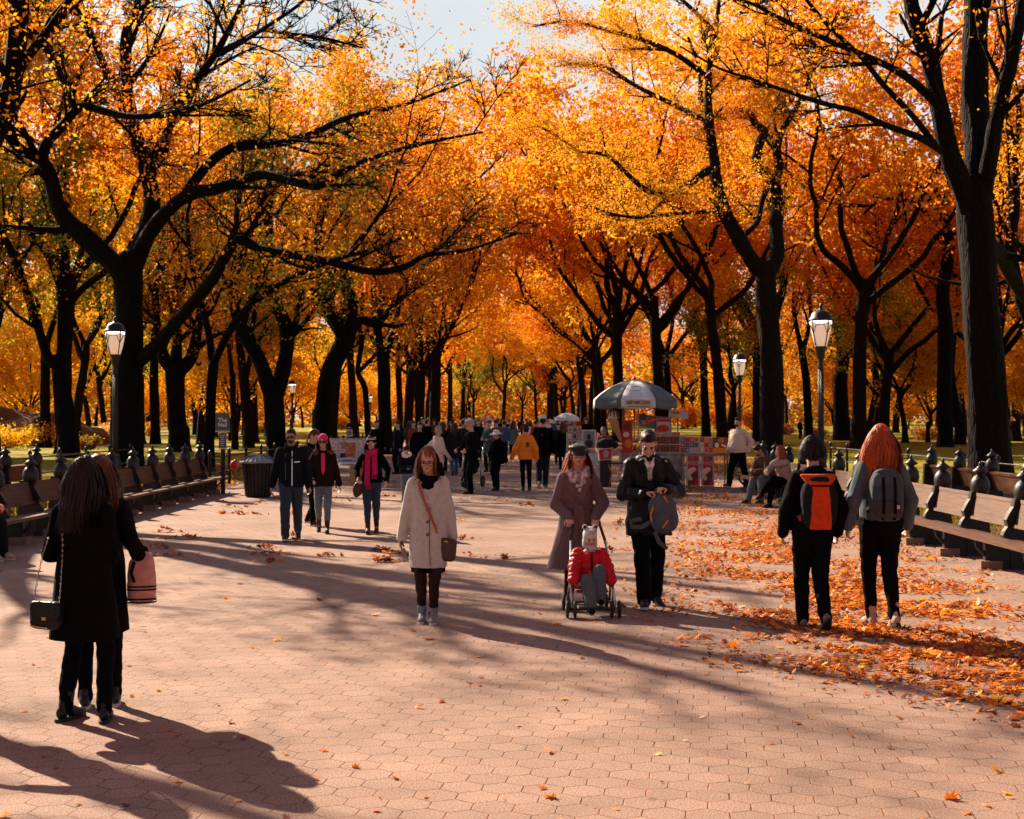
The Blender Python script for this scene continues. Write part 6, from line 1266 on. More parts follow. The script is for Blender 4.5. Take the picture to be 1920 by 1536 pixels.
strip('zip', [P.surf(z, .012, False, .010) for z in (.54, .48, .42, .36, .31)], .014, black_c, P.root, .004); P.trousers(cloth('jeans_grey', (.10, .125, .135)), (.078, .062, .052), waist=.30, disp=(.007, 12, 12)); P.shoes(black_c, rubber_d, .03, 'boot', k=1.0)
hm = M('hat_grey', (.62, .62, .60), .9, .08, 14, .2); q = MB(); q.ell((0, .014, .135), (.088, .104, .108)); q.ell((0, .05, .06), (.080, .07, .11)); q.ell((-.07, .01, .05), (.022, .05, .07)); q.ell((.07, .01, .05), (.022, .05, .07)); q.ell((0, -.04, .0), (.06, .055, .022))
for sx in (-1, 1): q.ell((sx * .065, .01, .235), (.036, .018, .036))
q.ell((0, -.07, .192), (.05, .04, .032)); xform(q, 0, P.Hm); hat_ = solid('hat', q, .007, hm, P.root, 2)
for sx in (-1, 1):
    q = MB(); q.ell((sx * .066, -.008, .236), (.020, .006, .020), None, 10, 6); q.ell((sx * .034, -.105, .202), (.008, .005, .004), None, 8, 5); xform(q, 0, P.Hm); q.build('hat_mark', blk, hat_, True)
q = MB(); q.tube([(-.012, -.112, .187), (-.006, -.112, .183), (0, -.112, .186), (.006, -.112, .183), (.012, -.112, .187)], .003, 5); xform(q, 0, P.Hm); q.build('hat_mark', blk, hat_, True)
q = MB(); q.tube([P.Hm @ Vector((0, -.085, -.012)), P.Hm @ Vector((.06, -.10, -.01)), P.Hm @ Vector((.11, -.09, -.02))], .008, 6); q.ell(P.Hm @ Vector((-.01, -.09, -.02)), (.014, .01, .014), None, 10, 6); q.build('tie', hm, hat_, True)
for i in (0, 1):
    q = MB(); P._hand(q, i); q.cone(P.wri[i].lerp(P.elb[i], .1), P.wri[i] + Vector((0, 0, -.02)), .034, .032); solid('glove', q, .006, brown_c, P.root, 0)
q = MB(); q.box((-.02, -.17, .40), (.03, .02, .05)); q.box((.02, -.17, .385), (.016, .016, .03)); q.build('toggle', red_c, P.root)
P = Person('woman in a mauve wrap coat and dark peaked cap, red-haired, pushing the stroller', ((1083 - 960) * 14.1 / F, 14.1, 0), .04, 1.575, head=(.03, .05), hands=[(-.060, -.115, .545), (.098, -.115, .545)], poles=[(-.9, .5, -.4), (.9, .5, -.4)], feet=[(-.05, .05, .047), (.055, -.05, .047)], curl=(1.15, 1.15), handdir=[(.05, -.8, -.5), (-.05, -.8, -.5)], palm=[(0, -.3, -1), (0, -.3, -1)], vox=.008)
co = P.top('coat', mauve_c, [(.22, .165, .125, -.035, .02), (.34, .145, .112, -.02, .01), (.48, .125, .095), (.56, .112, .084), (.615, .094, .070), (.68, .104, .076), (.755, .102, .080), (.788, .096, .066), (.814, .070, .054), (.834, .045, .042)], (.047, .042, .034), .96, (.010, 7, 2)); P.trousers(char_c, (.05, .038, .03)); P.shoes(bootbr, rubber_d, .05, 'boot')
q = MB(); g = [P.ring(.612, .100, .076)]; x, y, z, rx, ry = g[0]; q.rings([[Vector((x + (rx + o) * math.cos(t), y + (ry + o) * math.sin(t), zz)) for t in [2 * PI * j / 24 for j in range(24)]] for zz, o in ((z - .028, .002), (z - .02, .010), (z + .02, .010), (z + .028, .002))]); bt = q.build('belt', mauve_c, P.root, True)
q = MB(); q.ell((.0, -.13, z), (.045, .03, .032)); solid('belt_knot', q, .008, mauve_c, bt, 1)
for a, b in ((-.03, -.05), (.03, .055)): strip('belt_end', [(a * .5, -.145, z - .01), (a, -.150, z - .14), (b, -.165, z - .33)], .055, mauve_c, bt, .006)
for sx in (-1, 1): strip('lapel', [P.surf(.815, sx * .07, False, .012), P.surf(.775, sx * .105, False, .013), P.surf(.71, sx * .05 + .0, False, .013), P.surf(.655, .015, False, .012)], .06, mauve_c, co, .005, (0, -1, .2))
P.hair_long(HR, .46, 520, .007, .004, .03, part=75, seed=8, spread=1.3, elmax=25); P.brows(HBR); P.hat(M('cap_teal_black', (.018, .026, .028), .5, .2, 12, .15), 'fisher')
scm = M('scarf_print', (.50, .49, .47), .9, .85, 26, .2); P.cowl(scm, .084, .07, 4, 'scarf', -.015, dz=-.035); q = MB(); q.ell(P.neck + Vector((0, -.095, -.105)), (.06, .03, .06)); q.ell(P.neck + Vector((.02, -.10, -.16)), (.035, .02, .05)); sc = solid('scarf_front', q, .008, scm, P.root, 1, (.008, 30, 30))
q = MB()
for k in range(12): a = rng.uniform(-1.1, 1.1); q.ell(P.neck + Vector((math.sin(a) * .118, -.018 - math.cos(a) * .118, rng.uniform(-.09, .02))), (.016, .008, .013), None, 8, 5)
q.build('scarf_flower', M('flower_pink', (.7, .06, .14), .8), sc, True)
# ---- 6 man in the black leather jacket
P = Person('man in a black leather jacket looking down into a grey backpack he holds', gp(1213, 1138), .06, 1.76, sh=.118, head=(.55, -.10), neck=(0, -.025), hands=[(-.035, -.165, .635), (.075, -.165, .655)], poles=[(-.75, .35, -.8), (.75, .35, -.8)], feet=[(-.030, -.09, .05), (.060, .08, .055)], fpitch=(-.1, .35), fyaw=(-.1, .4), curl=(1.1, 1.1), handdir=[(.9, -.35, .15), (-.75, -.5, .2)], palm=[(0, -.2, -1), (0, -.2, -1)], vox=.008)
co = P.top('jacket', leather, [(.40, .128, .10, .012), (.47, .120, .095), (.56, .112, .086), (.64, .108, .086), (.74, .114, .088), (.785, .106, .074), (.815, .080, .060), (.842, .060, .052)], (.044, .040, .033), .96, (.013, 9, 7), .045); P.trousers(black_c, (.060, .045, .040)); P.shoes(M('trainer_black', ()), rubber, 0, 'shoe', k=1.08)
P.hair_short(HD, -.001); P.brows(HD)
q = MB(); q.ell(P.surf(.755, .0, False, -.02), (.05, .03, .10)); sh = solid('shirt', q, .008, M('shirt_plaid', (.38, .38, .38), .9, .6, 30, .1), P.root, 1)
for sx in (-1, 1): strip('shirt_collar', [P.surf(.825, sx * .055, False, .012), P.surf(.775, sx * .012, False, .022)], .035, white_c, sh, .004, (0, -1, .3)); strip('jacket_collar', [Vector((sx * .055, .055, 1.47)), Vector((sx * .085, -.02, 1.485)), P.surf(.815, sx * .075, False, .02), P.surf(.745, sx * .055, False, .016)], .06, leather, co, .006, [(0, 1, .2), (sx, -.2, .2), (sx * .5, -1, .3), (0, -1, .1)])
B = P.local('backpack', 'grey backpack with orange zips held open in front of the man in the leather jacket', 'backpack'); bx = Vector((.105, -.33, .93)); q = MB(); q.ell(bx, (.135, .085, .19), Matrix.Rotation(-.18, 3, 'Y'), 18, 14, .75, .7); q.cone(bx + Vector((-.02, .03, .12)), Vector((.045, -.31, 1.145)), .085, .03); q.ell(bx + Vector((.02, -.05, -.06)), (.105, .06, .10), None, 16, 10, .7, .7); bb = solid('pack_body', q, .009, M('pack_slate', (.075, .095, .105), .7, .2, 14, .2), B, 1, (.008, 14, 8))
zip_m = M('zip_orange', (.80, .20, .02), .5)
for pts in ([(.0, -.40, 1.0), (-.03, -.42, .93), (-.02, -.42, .86)], [(.19, -.40, .95), (.12, -.445, .86), (.08, -.44, .80)], [(.10, -.40, 1.10), (.135, -.41, 1.04)], [(.21, -.37, .93), (.225, -.36, .88)]): strip('zip', pts, .012, zip_m, bb, .004)
for pts in ([(-.02, -.33, .85), (-.10, -.30, .80), (-.19, -.28, .80), (-.20, -.28, .86), (-.10, -.29, .88)], [(.02, -.36, .76), (.06, -.36, .66), (.14, -.35, .60)]): strip('dangling_strap', pts, .04, M('pack_slate', ()), bb, .004)
# ---- 7 person with the orange backpack, 8 red-haired woman
P = Person('person in black with short black hair and an orange backpack walking away on the right', gp(1524, 1180), PI + .05, 1.665, head=(.06, .0), hands=[(-.145, -.05, .50), (.15, -.04, .50)], feet=[(-.035, .12, .075), (.040, -.05, .047)], fpitch=(.75, 0), curl=(.8, .8))
P.top('hoodie', black_c, JACKET(.50, .112), (.047, .042, .034), .95, (.010, 8, 5)); P.trousers(black_c, (.062, .044, .034), hipw=(.104, .078)); P.shoes(M('shoe_taupe', (.22, .13, .09), .7), M('sole_black', (.02, .02, .02), .6), .03, 'boot'); P.hair_short(HB, .020); P.hair_long(HB, .13, 420, .0055, .022, .02, False, False, part=70, seed=14, cap=False, push=None)
q = MB(); q.ell(P.neck + Vector((0, .065, -.005)), (.115, .055, .065)); q.ell(P.neck + Vector((0, .01, .01)), (.10, .09, .04)); solid('hood', q, .010, black_c, P.root, 2, (.006, 12, 12))
def orange_panel(B, o, cc):
    q = MB(); q.loft([(cc.x, cc.y + .050, cc.z - .21, .095, .048), (cc.x, cc.y + .058, cc.z, .086, .048), (cc.x, cc.y + .050, cc.z + .15, .074, .048), (cc.x, cc.y + .02, cc.z + .20, .125, .042), (cc.x, cc.y - .03, cc.z + .26, .165, .03)], 18, .6); f = solid('front_panel', q, .008, pack_or, o, 2, (.004, 10, 10)); strip('seam', [cc + Vector((x, .098 - abs(x) * .15, .165)) for x in (-.09, -.04, 0, .04, .09)], .012, black_c, f, .003, (0, 1, .2))
worn_pack(P, 'orange and black backpack worn by the black-haired person walking away', char_c, (0, .66), (.155, .080, .215), orange_panel, strapm=pack_or)
P = Person('woman with long red hair, grey jacket and grey backpack walking away at the right', gp(1651, 1177), PI + .04, 1.775, head=(.02, -.12), hands=[(-.145, -.03, .50), (.165, .02, .50)], feet=[(-.040, .10, .06), (.028, -.06, .047)], fpitch=(.35, 0), fyaw=(0, .1), curl=(1.0, .9))
P.top('jacket', grey_c, JACKET(.535, .104), (.044, .038, .030), .95, (.010, 8, 6)); P.trousers(black_c, (.062, .040, .027), hipw=(.102, .08)); P.shoes(tanb, rubber_d, .08, 'boot'); P.cowl(grey_c, .075, .03, 2, 'collar')
P.hair_long(HR, .46, 1500, .0032, .006, .034, seed=4, spread=.85, push=(.17, .115))
def flap(B, o, cc):
    q = MB(); q.ell(cc + Vector((0, .055, -.10)), (.115, .04, .085), None, 16, 10, .5, .6); pk = solid('pocket', q, .009, M('pack_umber', (.055, .040, .036), .8, .2, 12, .2), o, 1); q = MB(); q.box(cc + Vector((-.065, .098, -.085)), (.045, .004, .03)); lb = q.build('patch', white_c, pk); q = MB(); q.box(cc + Vector((-.065, .101, -.085)), (.026, .003, .008)); q.build('patch_mark', red_c, lb)
    for sx in (-.05, .05): strip('flap_strap', [cc + Vector((sx, .075, .17)), cc + Vector((sx, .105, .05)), cc + Vector((sx, .105, -.10)), cc + Vector((sx, .07, -.2))], .022, black_c, o, .003, (0, 1, 0))
    q = MB(); q.ell(cc + Vector((.085, .05, .13)), (.05, .04, .075)); solid('side_flap', q, .009, grey_c, o, 1)
worn_pack(P, 'grey backpack with a dark lower pocket worn by the red-haired woman', pack_grey, (.015, .655), (.145, .085, .215), flap, strapm=char_c)
# ---- 9..12 the four walkers at the left
P = Person('bearded man in sunglasses and a black zip jacket walking towards us', gp(546, 1013), .1, 1.68, sh=.124, head=(.05, -.12), hands=[(-.175, .03, .47), (.165, .0, .48)], feet=[(-.045, -.14, .047), (.055, .13, .085)], fpitch=(-.1, .7), vox=.011, skin=SK2)
co = P.top('jacket', navy_c, JACKET(.475, .112), (.046, .041, .034), .94, (.012, 8, 6), .046); P.trousers(denim, (.062, .047, .038)); P.shoes(M('trainer_black', ()), rubber, 0, 'shoe', k=1.1); P.hair_short(HD, -.001); P.beard(HD); P.brows(HD); P.glasses(lens_m, .023)
strip('zip', [P.surf(z, .02, False, .008) for z in (.80, .70, .60, .49)], .012, silver, co, .003); strip('pocket_zip', [P.surf(.70, .05, False, .008), P.surf(.703, .13, False, .008)], .014, silver, co, .003); strip('zip', [P.surf(z, -.075, False, .006) for z in (.78, .66, .54)], .014, grey_c, co, .003)
q = MB(); q.tube([P.neck + Vector((.075 * math.cos(t), .075 * math.sin(t) - .01, .02 - .02 * math.sin(-t))) for t in [j * PI / 8 for j in range(17)]], .03, 8); solid('collar', q, .011, navy_c, P.root, 1)
P = Person('man with glasses and a backpack turned aside behind the bearded man', gp(582, 986), 1.0, 1.66, head=(.35, .2), hands=[(-.05, -.2, .50), (.15, 0, .48)], feet=walk(.08), vox=.014)
P.top('jacket', cloth('cloth_forest', (.018, .026, .024)), JACKET(.48), disp=(.010, 8, 6)); P.trousers(black_c); P.shoes(bootbr, rubber, 0); P.hair_short(HBR); P.glasses(); P.cowl(black_c, .07, .03, 2, 'collar'); worn_pack(P, 'black backpack on the man turned aside behind the bearded man', black_c, (0, .68), (.14, .08, .2))
B = P.local('folded_map', 'white folded paper held by the man turned aside behind the bearded man', 'paper'); q = MB(); q.box(P.wri[0] + Vector((-.02, -.09, -.03)), (.20, .015, .13), Matrix.Rotation(.5, 3, 'X')); q.box(P.wri[0] + Vector((.06, -.10, -.0)), (.10, .012, .10), Matrix.Rotation(.9, 3, 'Y')); q.build('paper_sheet', white_c, B)
P = Person('woman in a pink beanie and sunglasses with a pink top under a black fur-collar coat', gp(606, 999), .12, 1.575, head=(.03, -.15), hands=[(-.12, -.1, .55), (.165, .03, .47)], feet=[(-.045, .11, .075), (.040, -.11, .047)], fpitch=(.6, -.1), vox=.011)
co = P.top('coat', cloth('coat_espresso', (.020, .012, .010)), JACKET(.47, .112), disp=(.012, 9, 8)); P.trousers(denim_l, (.054, .040, .032), low=.10); P.shoes(bootbr, rubber_d, .16, 'boot'); P.hair_long(HBR, .40, 240, .009, .002, .016, part=75, seed=11, elmax=20); P.hat(pink_c, 'beanie'); P.glasses(lens_m, .025)
q = MB(); q.loft([(0, 0, 0, .008, .008), (0, 0, .10, .03, .02), (0, 0, .24, .035, .022), (0, .01, .36, .03, .03)]); xform(q, 0, Matrix.Translation(P.surf(.58, 0, False, -.012))); solid('pink_top', q, .008, pink_c, P.root, 1)
for sx in (-1, 1):
    q = MB(); q.ell(P.neck + Vector((sx * .115, -.03, -.02)), (.06, .07, .05)); solid('fur_collar', q, .010, M('fur_brown', (.16, .065, .03), .95, .5, 30, .9), P.root, 0, (.012, 40, 40))
P = Person('woman in a black striped pompom beanie with a long magenta scarf', gp(697, 1000), .02, 1.56, head=(.18, -.05), hands=[(-.14, -.06, .56), (.15, -.02, .53)], feet=[(-.030, -.11, .047), (.040, .11, .07)], fpitch=(-.1, .6), vox=.011, skin=SK1)
P.top('coat', black_c, JACKET(.52, .110), disp=(.010, 9, 7)); P.trousers(denim, (.056, .042, .032), low=.08); P.shoes(bootbr, rubber_d, .13, 'boot'); P.hair_long(HD, .42, 240, .009, .002, .016, part=75, seed=12, elmax=20); P.glasses(M('lens_mirror', (.55, .40, .28), .1, .1, 5, metal=.9), .024)
h_ = P.hat(black_c, 'beanie', bands=[(.165, .010, .082, white_c), (.188, .010, .074, white_c)]); q = MB(); q.ell((0, .02, .262), (.036, .036, .032)); xform(q, 0, P.Hm); solid('pompom', q, .010, black_c, h_, 0, (.006, 40, 40))
P.cowl(magenta_c, .080, .05, 3, 'scarf')
for sx, zb in ((-1, .50), (1, .60)):
    zs = np.linspace(.80, zb, 7); f = strip('scarf_tail', [P.surf(z, sx * (.052 + .04 * (.8 - z)), False, .016 + .006 * (i % 2)) for i, z in enumerate(zs)], .085, magenta_c, P.root, .010)
    q = MB(); b = P.surf(zb, sx * .045, False, .016)
    for k in range(6): q.tube([b + Vector((-.035 + k * .014, 0, .0)), b + Vector((-.037 + k * .015, -.004, -.07))], .004, 4)
    q.build('fringe', magenta_c, f)
B = P.local('shoulder_bag', 'dark slouchy bag with a brass clasp carried by the woman in the magenta scarf', 'handbag'); q = MB(); q.ell((-.215, -.06, .70), (.085, .05, .13), Matrix.Rotation(.15, 3, 'Y')); bb = solid('bag_body', q, .011, brown_l, B, 1, (.01, 10, 10)); q = MB(); q.ell((-.19, -.12, .84), (.02, .012, .014), None, 8, 5); q.build('clasp', gold_m, bb, True); strip('strap', [(-.2, -.06, .83), P.surf(.62, -.14, False, .02), P.surf(.72, -.13, False, .02), Vector((-.11, -.01, 1.265))], .022, tan_l, B)
# ---- 13..19 middle distance
P = Person('boy in a dark jacket over a white hood looking down at his phone', gp(762, 944), .25, 1.27, sh=.12, head=(.45, -.2), hands=[(-.03, -.17, .60), (.04, -.17, .60)], poles=[(-1, .2, -.5), (1, .2, -.5)], vox=.014, curl=(1, 1))
P.top('jacket', navy_c, JACKET(.50, .115), disp=(.009, 9, 7)); P.trousers(denim_l); P.shoes(M('trainer_black', ()), rubber); P.hair_short(HD, .008); P.cowl(white_c, .075, .03, 2, 'hood')
B = P.local('phone', 'phone in the hands of the boy in the dark jacket', 'phone'); q = MB(); q.box((P.wri[0] + P.wri[1]) / 2 + Vector((0, -.075, .02)), (.12, .012, .065), Matrix.Rotation(-.6, 3, 'X')); q.build('phone_body', blk, B)
P = Person('grey-haired person in a quilted cream jacket striding to the right', gp(822, 921), PI - 1.0, 1.63, head=(.05, .3), hands=[(-.12, -.12, .52), (.14, .08, .52)], feet=[(-.04, .12, .06), (.04, -.14, .047)], fpitch=(.5, 0), vox=.014)
def quilt(mb, P=P):
    for k in range(8): z = .47 + k * .044; x, y = P.sp(z); w = .112 - .0015 * k; mb.ell((x, y, z * P.H), (w * P.H, w * .78 * P.H, .022))
P.top('jacket', M('quilt_cream', (.62, .52, .45), .6, .12, 12, .1), JACKET(.44, .108), disp=(.004, 9, 12), extra=quilt); P.trousers(black_c, (.054, .04, .03)); P.shoes(M('trainer_grey', ()), rubber, 0, k=1.1); P.hair_short(HG, .004); P.cowl(M('quilt_cream', ()), .085, .02, 2, 'hood', .03)
P = Person('man in a tan cap and dark jacket standing sideways by the black pushchair', gp(884, 926), -.95, 1.80, sh=.118, head=(.28, -.1), hands=[(-.10, -.16, .58), (.10, -.14, .58)], feet=[(-.05, .0, .047), (.05, -.05, .047)], vox=.014, skin=SK1)
P.top('jacket', black_c, JACKET(.46, .116), disp=(.011, 8, 6)); P.trousers(black_c, (.064, .048, .042)); P.shoes(M('shoe_black', ()), rubber_d, 0, k=1.1); P.hair_short(HG); P.hat(M('cap_tan', (.50, .30, .20), .9, .1, 14, .1), 'cap'); P.glasses()
b0 = gp(884, 914); S = empty('pushchair', b0, -.3, 'black three-wheeled pushchair beside the man in the tan cap', 'stroller')
for sx in (-1, 1):
    q = MB(); q.tube([(sx * .24, .10, .16), (sx * .24, .0, .6), (sx * .23, .28, 1.02), (sx * .20, .32, 1.04)], .016, 7); q.tube([(sx * .24, .12, .16), (sx * .10, -.5, .16)], .014, 6); q.build('frame', tubem, S, True)
    q = MB(); q.rings([[Vector((sx * .27 + b, .12 + a * math.cos(t), .16 + a * math.sin(t))) for t in [2 * PI * j / 20 for j in range(20)]] for a, b in [(.12, -.02), (.155, -.02), (.16, 0), (.155, .02), (.12, .02)]]); q.build('wheel', rubber_d, S, True)
q = MB(); q.rings([[Vector((b, -.52 + a * math.cos(t), .13 + a * math.sin(t))) for t in [2 * PI * j / 20 for j in range(20)]] for a, b in [(.09, -.02), (.125, -.02), (.13, 0), (.125, .02), (.09, .02)]]); q.build('wheel', rubber_d, S, True)
q = MB(); q.ell((0, .02, .62), (.21, .22, .22)); q.ell((0, -.1, .46), (.20, .3, .12)); q.ell((0, .1, .85), (.20, .2, .14)); solid('seat_cloth', q, .02, char_c, S, 1)
P = Person('woman in a white bucket hat and black coat facing right with a folder', gp(932, 920), -.75, 1.52, head=(.1, -.35), hands=[(-.10, -.12, .60), (.17, .03, .47)], feet=[(-.05, .02, .047), (.05, -.05, .047)], vox=.014)
P.top('coat', black_c, JACKET(.44, .112), disp=(.010, 8, 6)); P.trousers(black_c, (.06, .048, .044)); P.shoes(M('shoe_black', ()), rubber_d); P.hair_short(HBR); P.hat(white_c, 'bucket'); P.cowl(black_c, .075, .04, 2)
B = P.local('folder', 'green-grey folder held low by the woman in the bucket hat', 'folder'); q = MB(); q.box(P.wri[0] * .0 + Vector((-.14, -.02, .58)), (.03, .22, .30), Matrix.Rotation(.35, 3, 'X')); q.build('folder_body', M('folder_green', (.09, .10, .08), .6), B)
B = P.local('shoulder_bag', 'round black bag at the side of the woman in the bucket hat', 'handbag'); q = MB(); q.ell((.20, .04, .78), (.10, .12, .12)); solid('bag_body', q, .016, black_c, B, 1); strip('strap', [(.19, .02, .88), (.15, .0, 1.1), (.10, 0, 1.25)], .02, black_c, B, .004, (1, 0, 0))
P = Person('person in a bright orange jacket seen from behind beside the man in the white cap', gp(986, 920), PI + .1, 1.66, head=(.05, .1), hands=[(-.16, .02, .49), (.21, -.06, .49)], feet=[(-.055, .02, .047), (.04, 0, .047)], vox=.013)
co = P.top('jacket', orange_c, JACKET(.47, .118), (.050, .046, .038), 1.0, (.013, 7, 5), .046); P.trousers(black_c, (.05, .038, .028)); P.shoes(M('shoe_black', ()), rubber_d); P.hair_short(HB, .006); P.cowl(orange_c, .075, .03, 2, 'collar')
for k in range(4): strip('back_stripe', [P.surf(.735, -.06 + k * .02, True, .012), P.surf(.66, -.06 + k * .02, True, .012)], .009, black_c, co, .004, (0, 1, 0))
strip('back_seam', [P.surf(.60, x, True, .006) for x in (-.14, -.07, 0, .07, .14)], .008, M('seam_orange', (.4, .08, .01)), co, .004, (0, 1, 0))
P = Person('tall man in a white cap and black jacket with a black backpack walking away', gp(1018, 916), PI - .05, 1.90, sh=.122, head=(.0, .1), hands=[(-.155, .0, .48), (.15, -.05, .50)], feet=[(-.03, -.06, .047), (.05, .10, .08)], fpitch=(0, .8), vox=.014)
P.top('jacket', black_c, JACKET(.45, .116), disp=(.011, 8, 6)); P.trousers(cloth('cloth_ink', (.015, .022, .03)), (.062, .045, .038)); P.shoes(M('shoe_olive', (.16, .13, .04), .7), rubber, 0, k=1.1); P.hair_short(HD); P.hat(white_c, 'cap')
B, o, cc = worn_pack(P, 'black backpack worn by the tall man in the white cap', black_c, (0, .69), (.15, .085, .24)); q = MB(); q.ell(cc + Vector((.02, .09, .08)), (.02, .01, .014), None, 8, 5); q.build('pack_logo', red_c, o, True)
P = Person('stocky man in a cream sweater walking left past the snack boards', gp(1384, 915), -.85, 1.84, sh=.125, head=(.0, .1), hands=[(-.12, -.08, .53), (.13, .06, .52)], feet=[(-.05, -.14, .05), (.05, .15, .06)], fpitch=(-.15, .5), vox=.013, bulk=1.08, skin=SK1)
P.top('sweater', cream_c, [(.50, .105, .105, 0, -.01), (.56, .118, .118, 0, -.018), (.64, .118, .112, 0, -.014), (.74, .110, .092), (.788, .100, .072), (.82, .07, .054), (.838, .045, .042)], (.046, .041, .033), .95, (.011, 8, 6), .046); P.trousers(black_c, (.068, .050, .042), hipw=(.108, .092)); P.shoes(M('trainer_black', ()), rubber, 0, k=1.12); P.hair_short(HD, -.002); P.beard(HD); P.brows(HD)
# seated couple on the right bench
sy = gp(1440, 952).y
P = Person('man in ripped pale jeans sitting on the right bench looking down', ((1443 - 960) * (sy + 1.6) / F, sy + 1.6, 0), -.95, 1.74, pel=.275, seat=True, pelxy=(0, .02), neck=(.0, -.13), head=(.6, -.1), hands=[(-.02, -.30, .40), (.06, -.28, .40)], feet=[(-.07, -.30, .047), (.09, -.24, .047)], knee=[(0, -.5, 1), (0, -.5, 1)], vox=.013, skin=SK2)
P.top('jacket', brown_c, [(.25, .10, .085), (.32, .108, .09), (.42, .106, .08), (.50, .112, .08), (.55, .108, .068), (.575, .065, .055)], (.05, .043, .034), .93, (.011, 9, 7)); P.trousers(denim_l, (.064, .050, .038), waist=.32); P.shoes(M('trainer_black', ()), rubber, 0, k=1.08); P.hair_short(HD); P.beard(HD)
q = MB(); q.ell(P.knee[0] + Vector((0, -.055, .045)), (.045, .03, .04)); solid('knee_rip', q, .012, SK2, P.root, 1)
P = Person('woman with long auburn hair in a taupe sweater sitting cross-legged on the right bench', ((1474 - 960) * (sy + .3) / F, sy + .3, 0), -1.0, 1.66, pel=.285, seat=True, pelxy=(0, .02), neck=(.0, -.08), head=(.15, -.3), hands=[(-.03, -.30, .42), (.02, -.10, .60)], poles=[(-1, .2, -.4), (.8, -.2, -1)], feet=[(.02, -.30, .047), (-.06, -.36, .17)], knee=[(0, -.5, 1), (0, -.5, 1)], fpitch=(0, .3), vox=.013)
P.top('sweater', cloth('knit_taupe', (.42, .30, .25)), [(.25, .105, .085), (.33, .105, .085), (.43, .10, .076), (.51, .105, .076), (.56, .10, .064), (.58, .065, .055)], (.048, .043, .034), .95, (.010, 9, 7)); P.trousers(black_c, (.058, .044, .032), waist=.33); P.shoes(bootbr, rubber_d, .08, 'boot'); P.hair_long(HAU, .40, 240, .010, .004, .018, seed=21)
# person half cut by the left edge, seated on the left bench
ly = gp(30, 1050).y
P = Person('seated person on the left bench cut off by the left edge, dark knees showing', ((-6 - 960) * ly / F - .40, ly + .15, 0), 1.15, 1.66, pel=.275, seat=True, neck=(0, -.06), head=(.3, .1), hands=[(-.06, -.26, .40), (.06, -.26, .40)], feet=[(-.06, -.28, .047), (.08, -.27, .047)], knee=[(0, -.5, 1), (0, -.5, 1)], vox=.014)
P.top('jacket', M('puffer_red', ()), [(.25, .105, .085), (.33, .11, .09), (.43, .108, .082), (.51, .112, .08), (.56, .105, .066), (.58, .065, .055)], (.05, .044, .035), .93, (.010, 9, 7)); P.trousers(navy_c, (.062, .048, .036), waist=.33); P.shoes(M('trainer_rose', (.42, .26, .22), .6, .3, 14), rubber, 0, k=1.05); P.hair_short(HD, .006)
# person just outside the lower left corner: only a shoe tip and the long shadow reach the picture
P = Person('person standing just beyond the lower left edge, only a dark shoe tip in view', (gp(-58, 1352).x, gp(-58, 1352).y, 0), -1.2, 1.72, hands=[(-.16, -.05, .52), (.12, -.16, .60)], feet=[(-.06, -.02, .047), (.06, -.02, .047)], vox=.016)
P.top('coat', black_w, A_LINE(.40), disp=(.010, 7, 3)); P.trousers(black_c); P.shoes(M('trainer_black', ()), rubber, 0, k=1.1); P.hair_long(HD, .3, 60, .012, .01, seed=31)
P = Person('vendor in a brown jacket bending over the left end of the food cart', (C(1136, 900).x, D0 + .5, 0), -.3, 1.62, neck=(.02, -.10), head=(.6, 0), hands=[(-.06, -.22, .55), (.08, -.22, .55)], vox=.015, skin=SK2)
P.top('jacket', cloth('cloth_rust', (.20, .075, .03)), JACKET(.47), disp=(.010, 8, 6)); P.trousers(black_c); P.shoes(M('shoe_black', ()), rubber_d); P.hair_short(HG)

# ================================================================== THE CROWD FARTHER ALONG
def crowd_proto(k):
    walkp = k in (1, 3); long_ = k in (1, 2, 4)
    P = Person('x', (0, 0, -50 - k), 0, 1.68, vox=.024, eyes=False, hands=[(-.15, -.04 + .05 * walkp, .49), (.15, -.04, .49)] if k != 2 else [(-.06, -.16, .62), (.07, -.16, .62)], feet=walk(.10, .025) if walkp else None, fpitch=(0, .5 if walkp else 0))
    P.top('coat', black_c, A_LINE(.34 if k != 4 else .26) if long_ else JACKET(.47, .112), disp=(.012, 8, 5)); P.trousers(black_c, (.06, .045, .036)); P.shoes(M('shoe_black', ()), rubber_d)
    if k in (1, 4): P.hair_long(HBR, .36, 60, .016, .006, .02, seed=50 + k)
    elif k == 2: P.hat(grey_c, 'beanie')
    else: P.hair_short(HD)
    return P.root
PROTO = [crowd_proto(k) for k in range(5)]
pal_ = {'black': black_c, 'navy': navy_c, 'charcoal': char_c, 'grey': grey_c, 'brown': brown_c, 'rust': M('coat_rust', (.22, .06, .02), .9), 'white': white_c, 'red': M('coat_red', (.5, .02, .02), .8), 'taupe': cloth('knit_taupe', ()), 'green': cloth('cloth_forest', ()), 'blue': cloth('cloth_blue', (.05, .10, .18)), 'pink': pink_c, 'cream': cream_c}
def crowd(k, px, y, face, coat, trous, label, H=1.68, hair=None, group=None):
    r = copy_tree(PROTO[k]); r.location = ((px - 960) * y / F, y, 0); r.rotation_euler = (0, 0, face); s = H / 1.68; r.scale = (s, s, s); r['label'] = label
    if group: r['group'] = group
    for c in r.children:
        nm = c.name.split('.')[0]; m = pal_[coat] if nm == 'coat' else pal_[trous] if nm == 'trousers' else hair if nm in ('hair', 'hat') and hair else None
        if m: c.material_slots[0].link = 'OBJECT'; c.material_slots[0].material = m
    return r
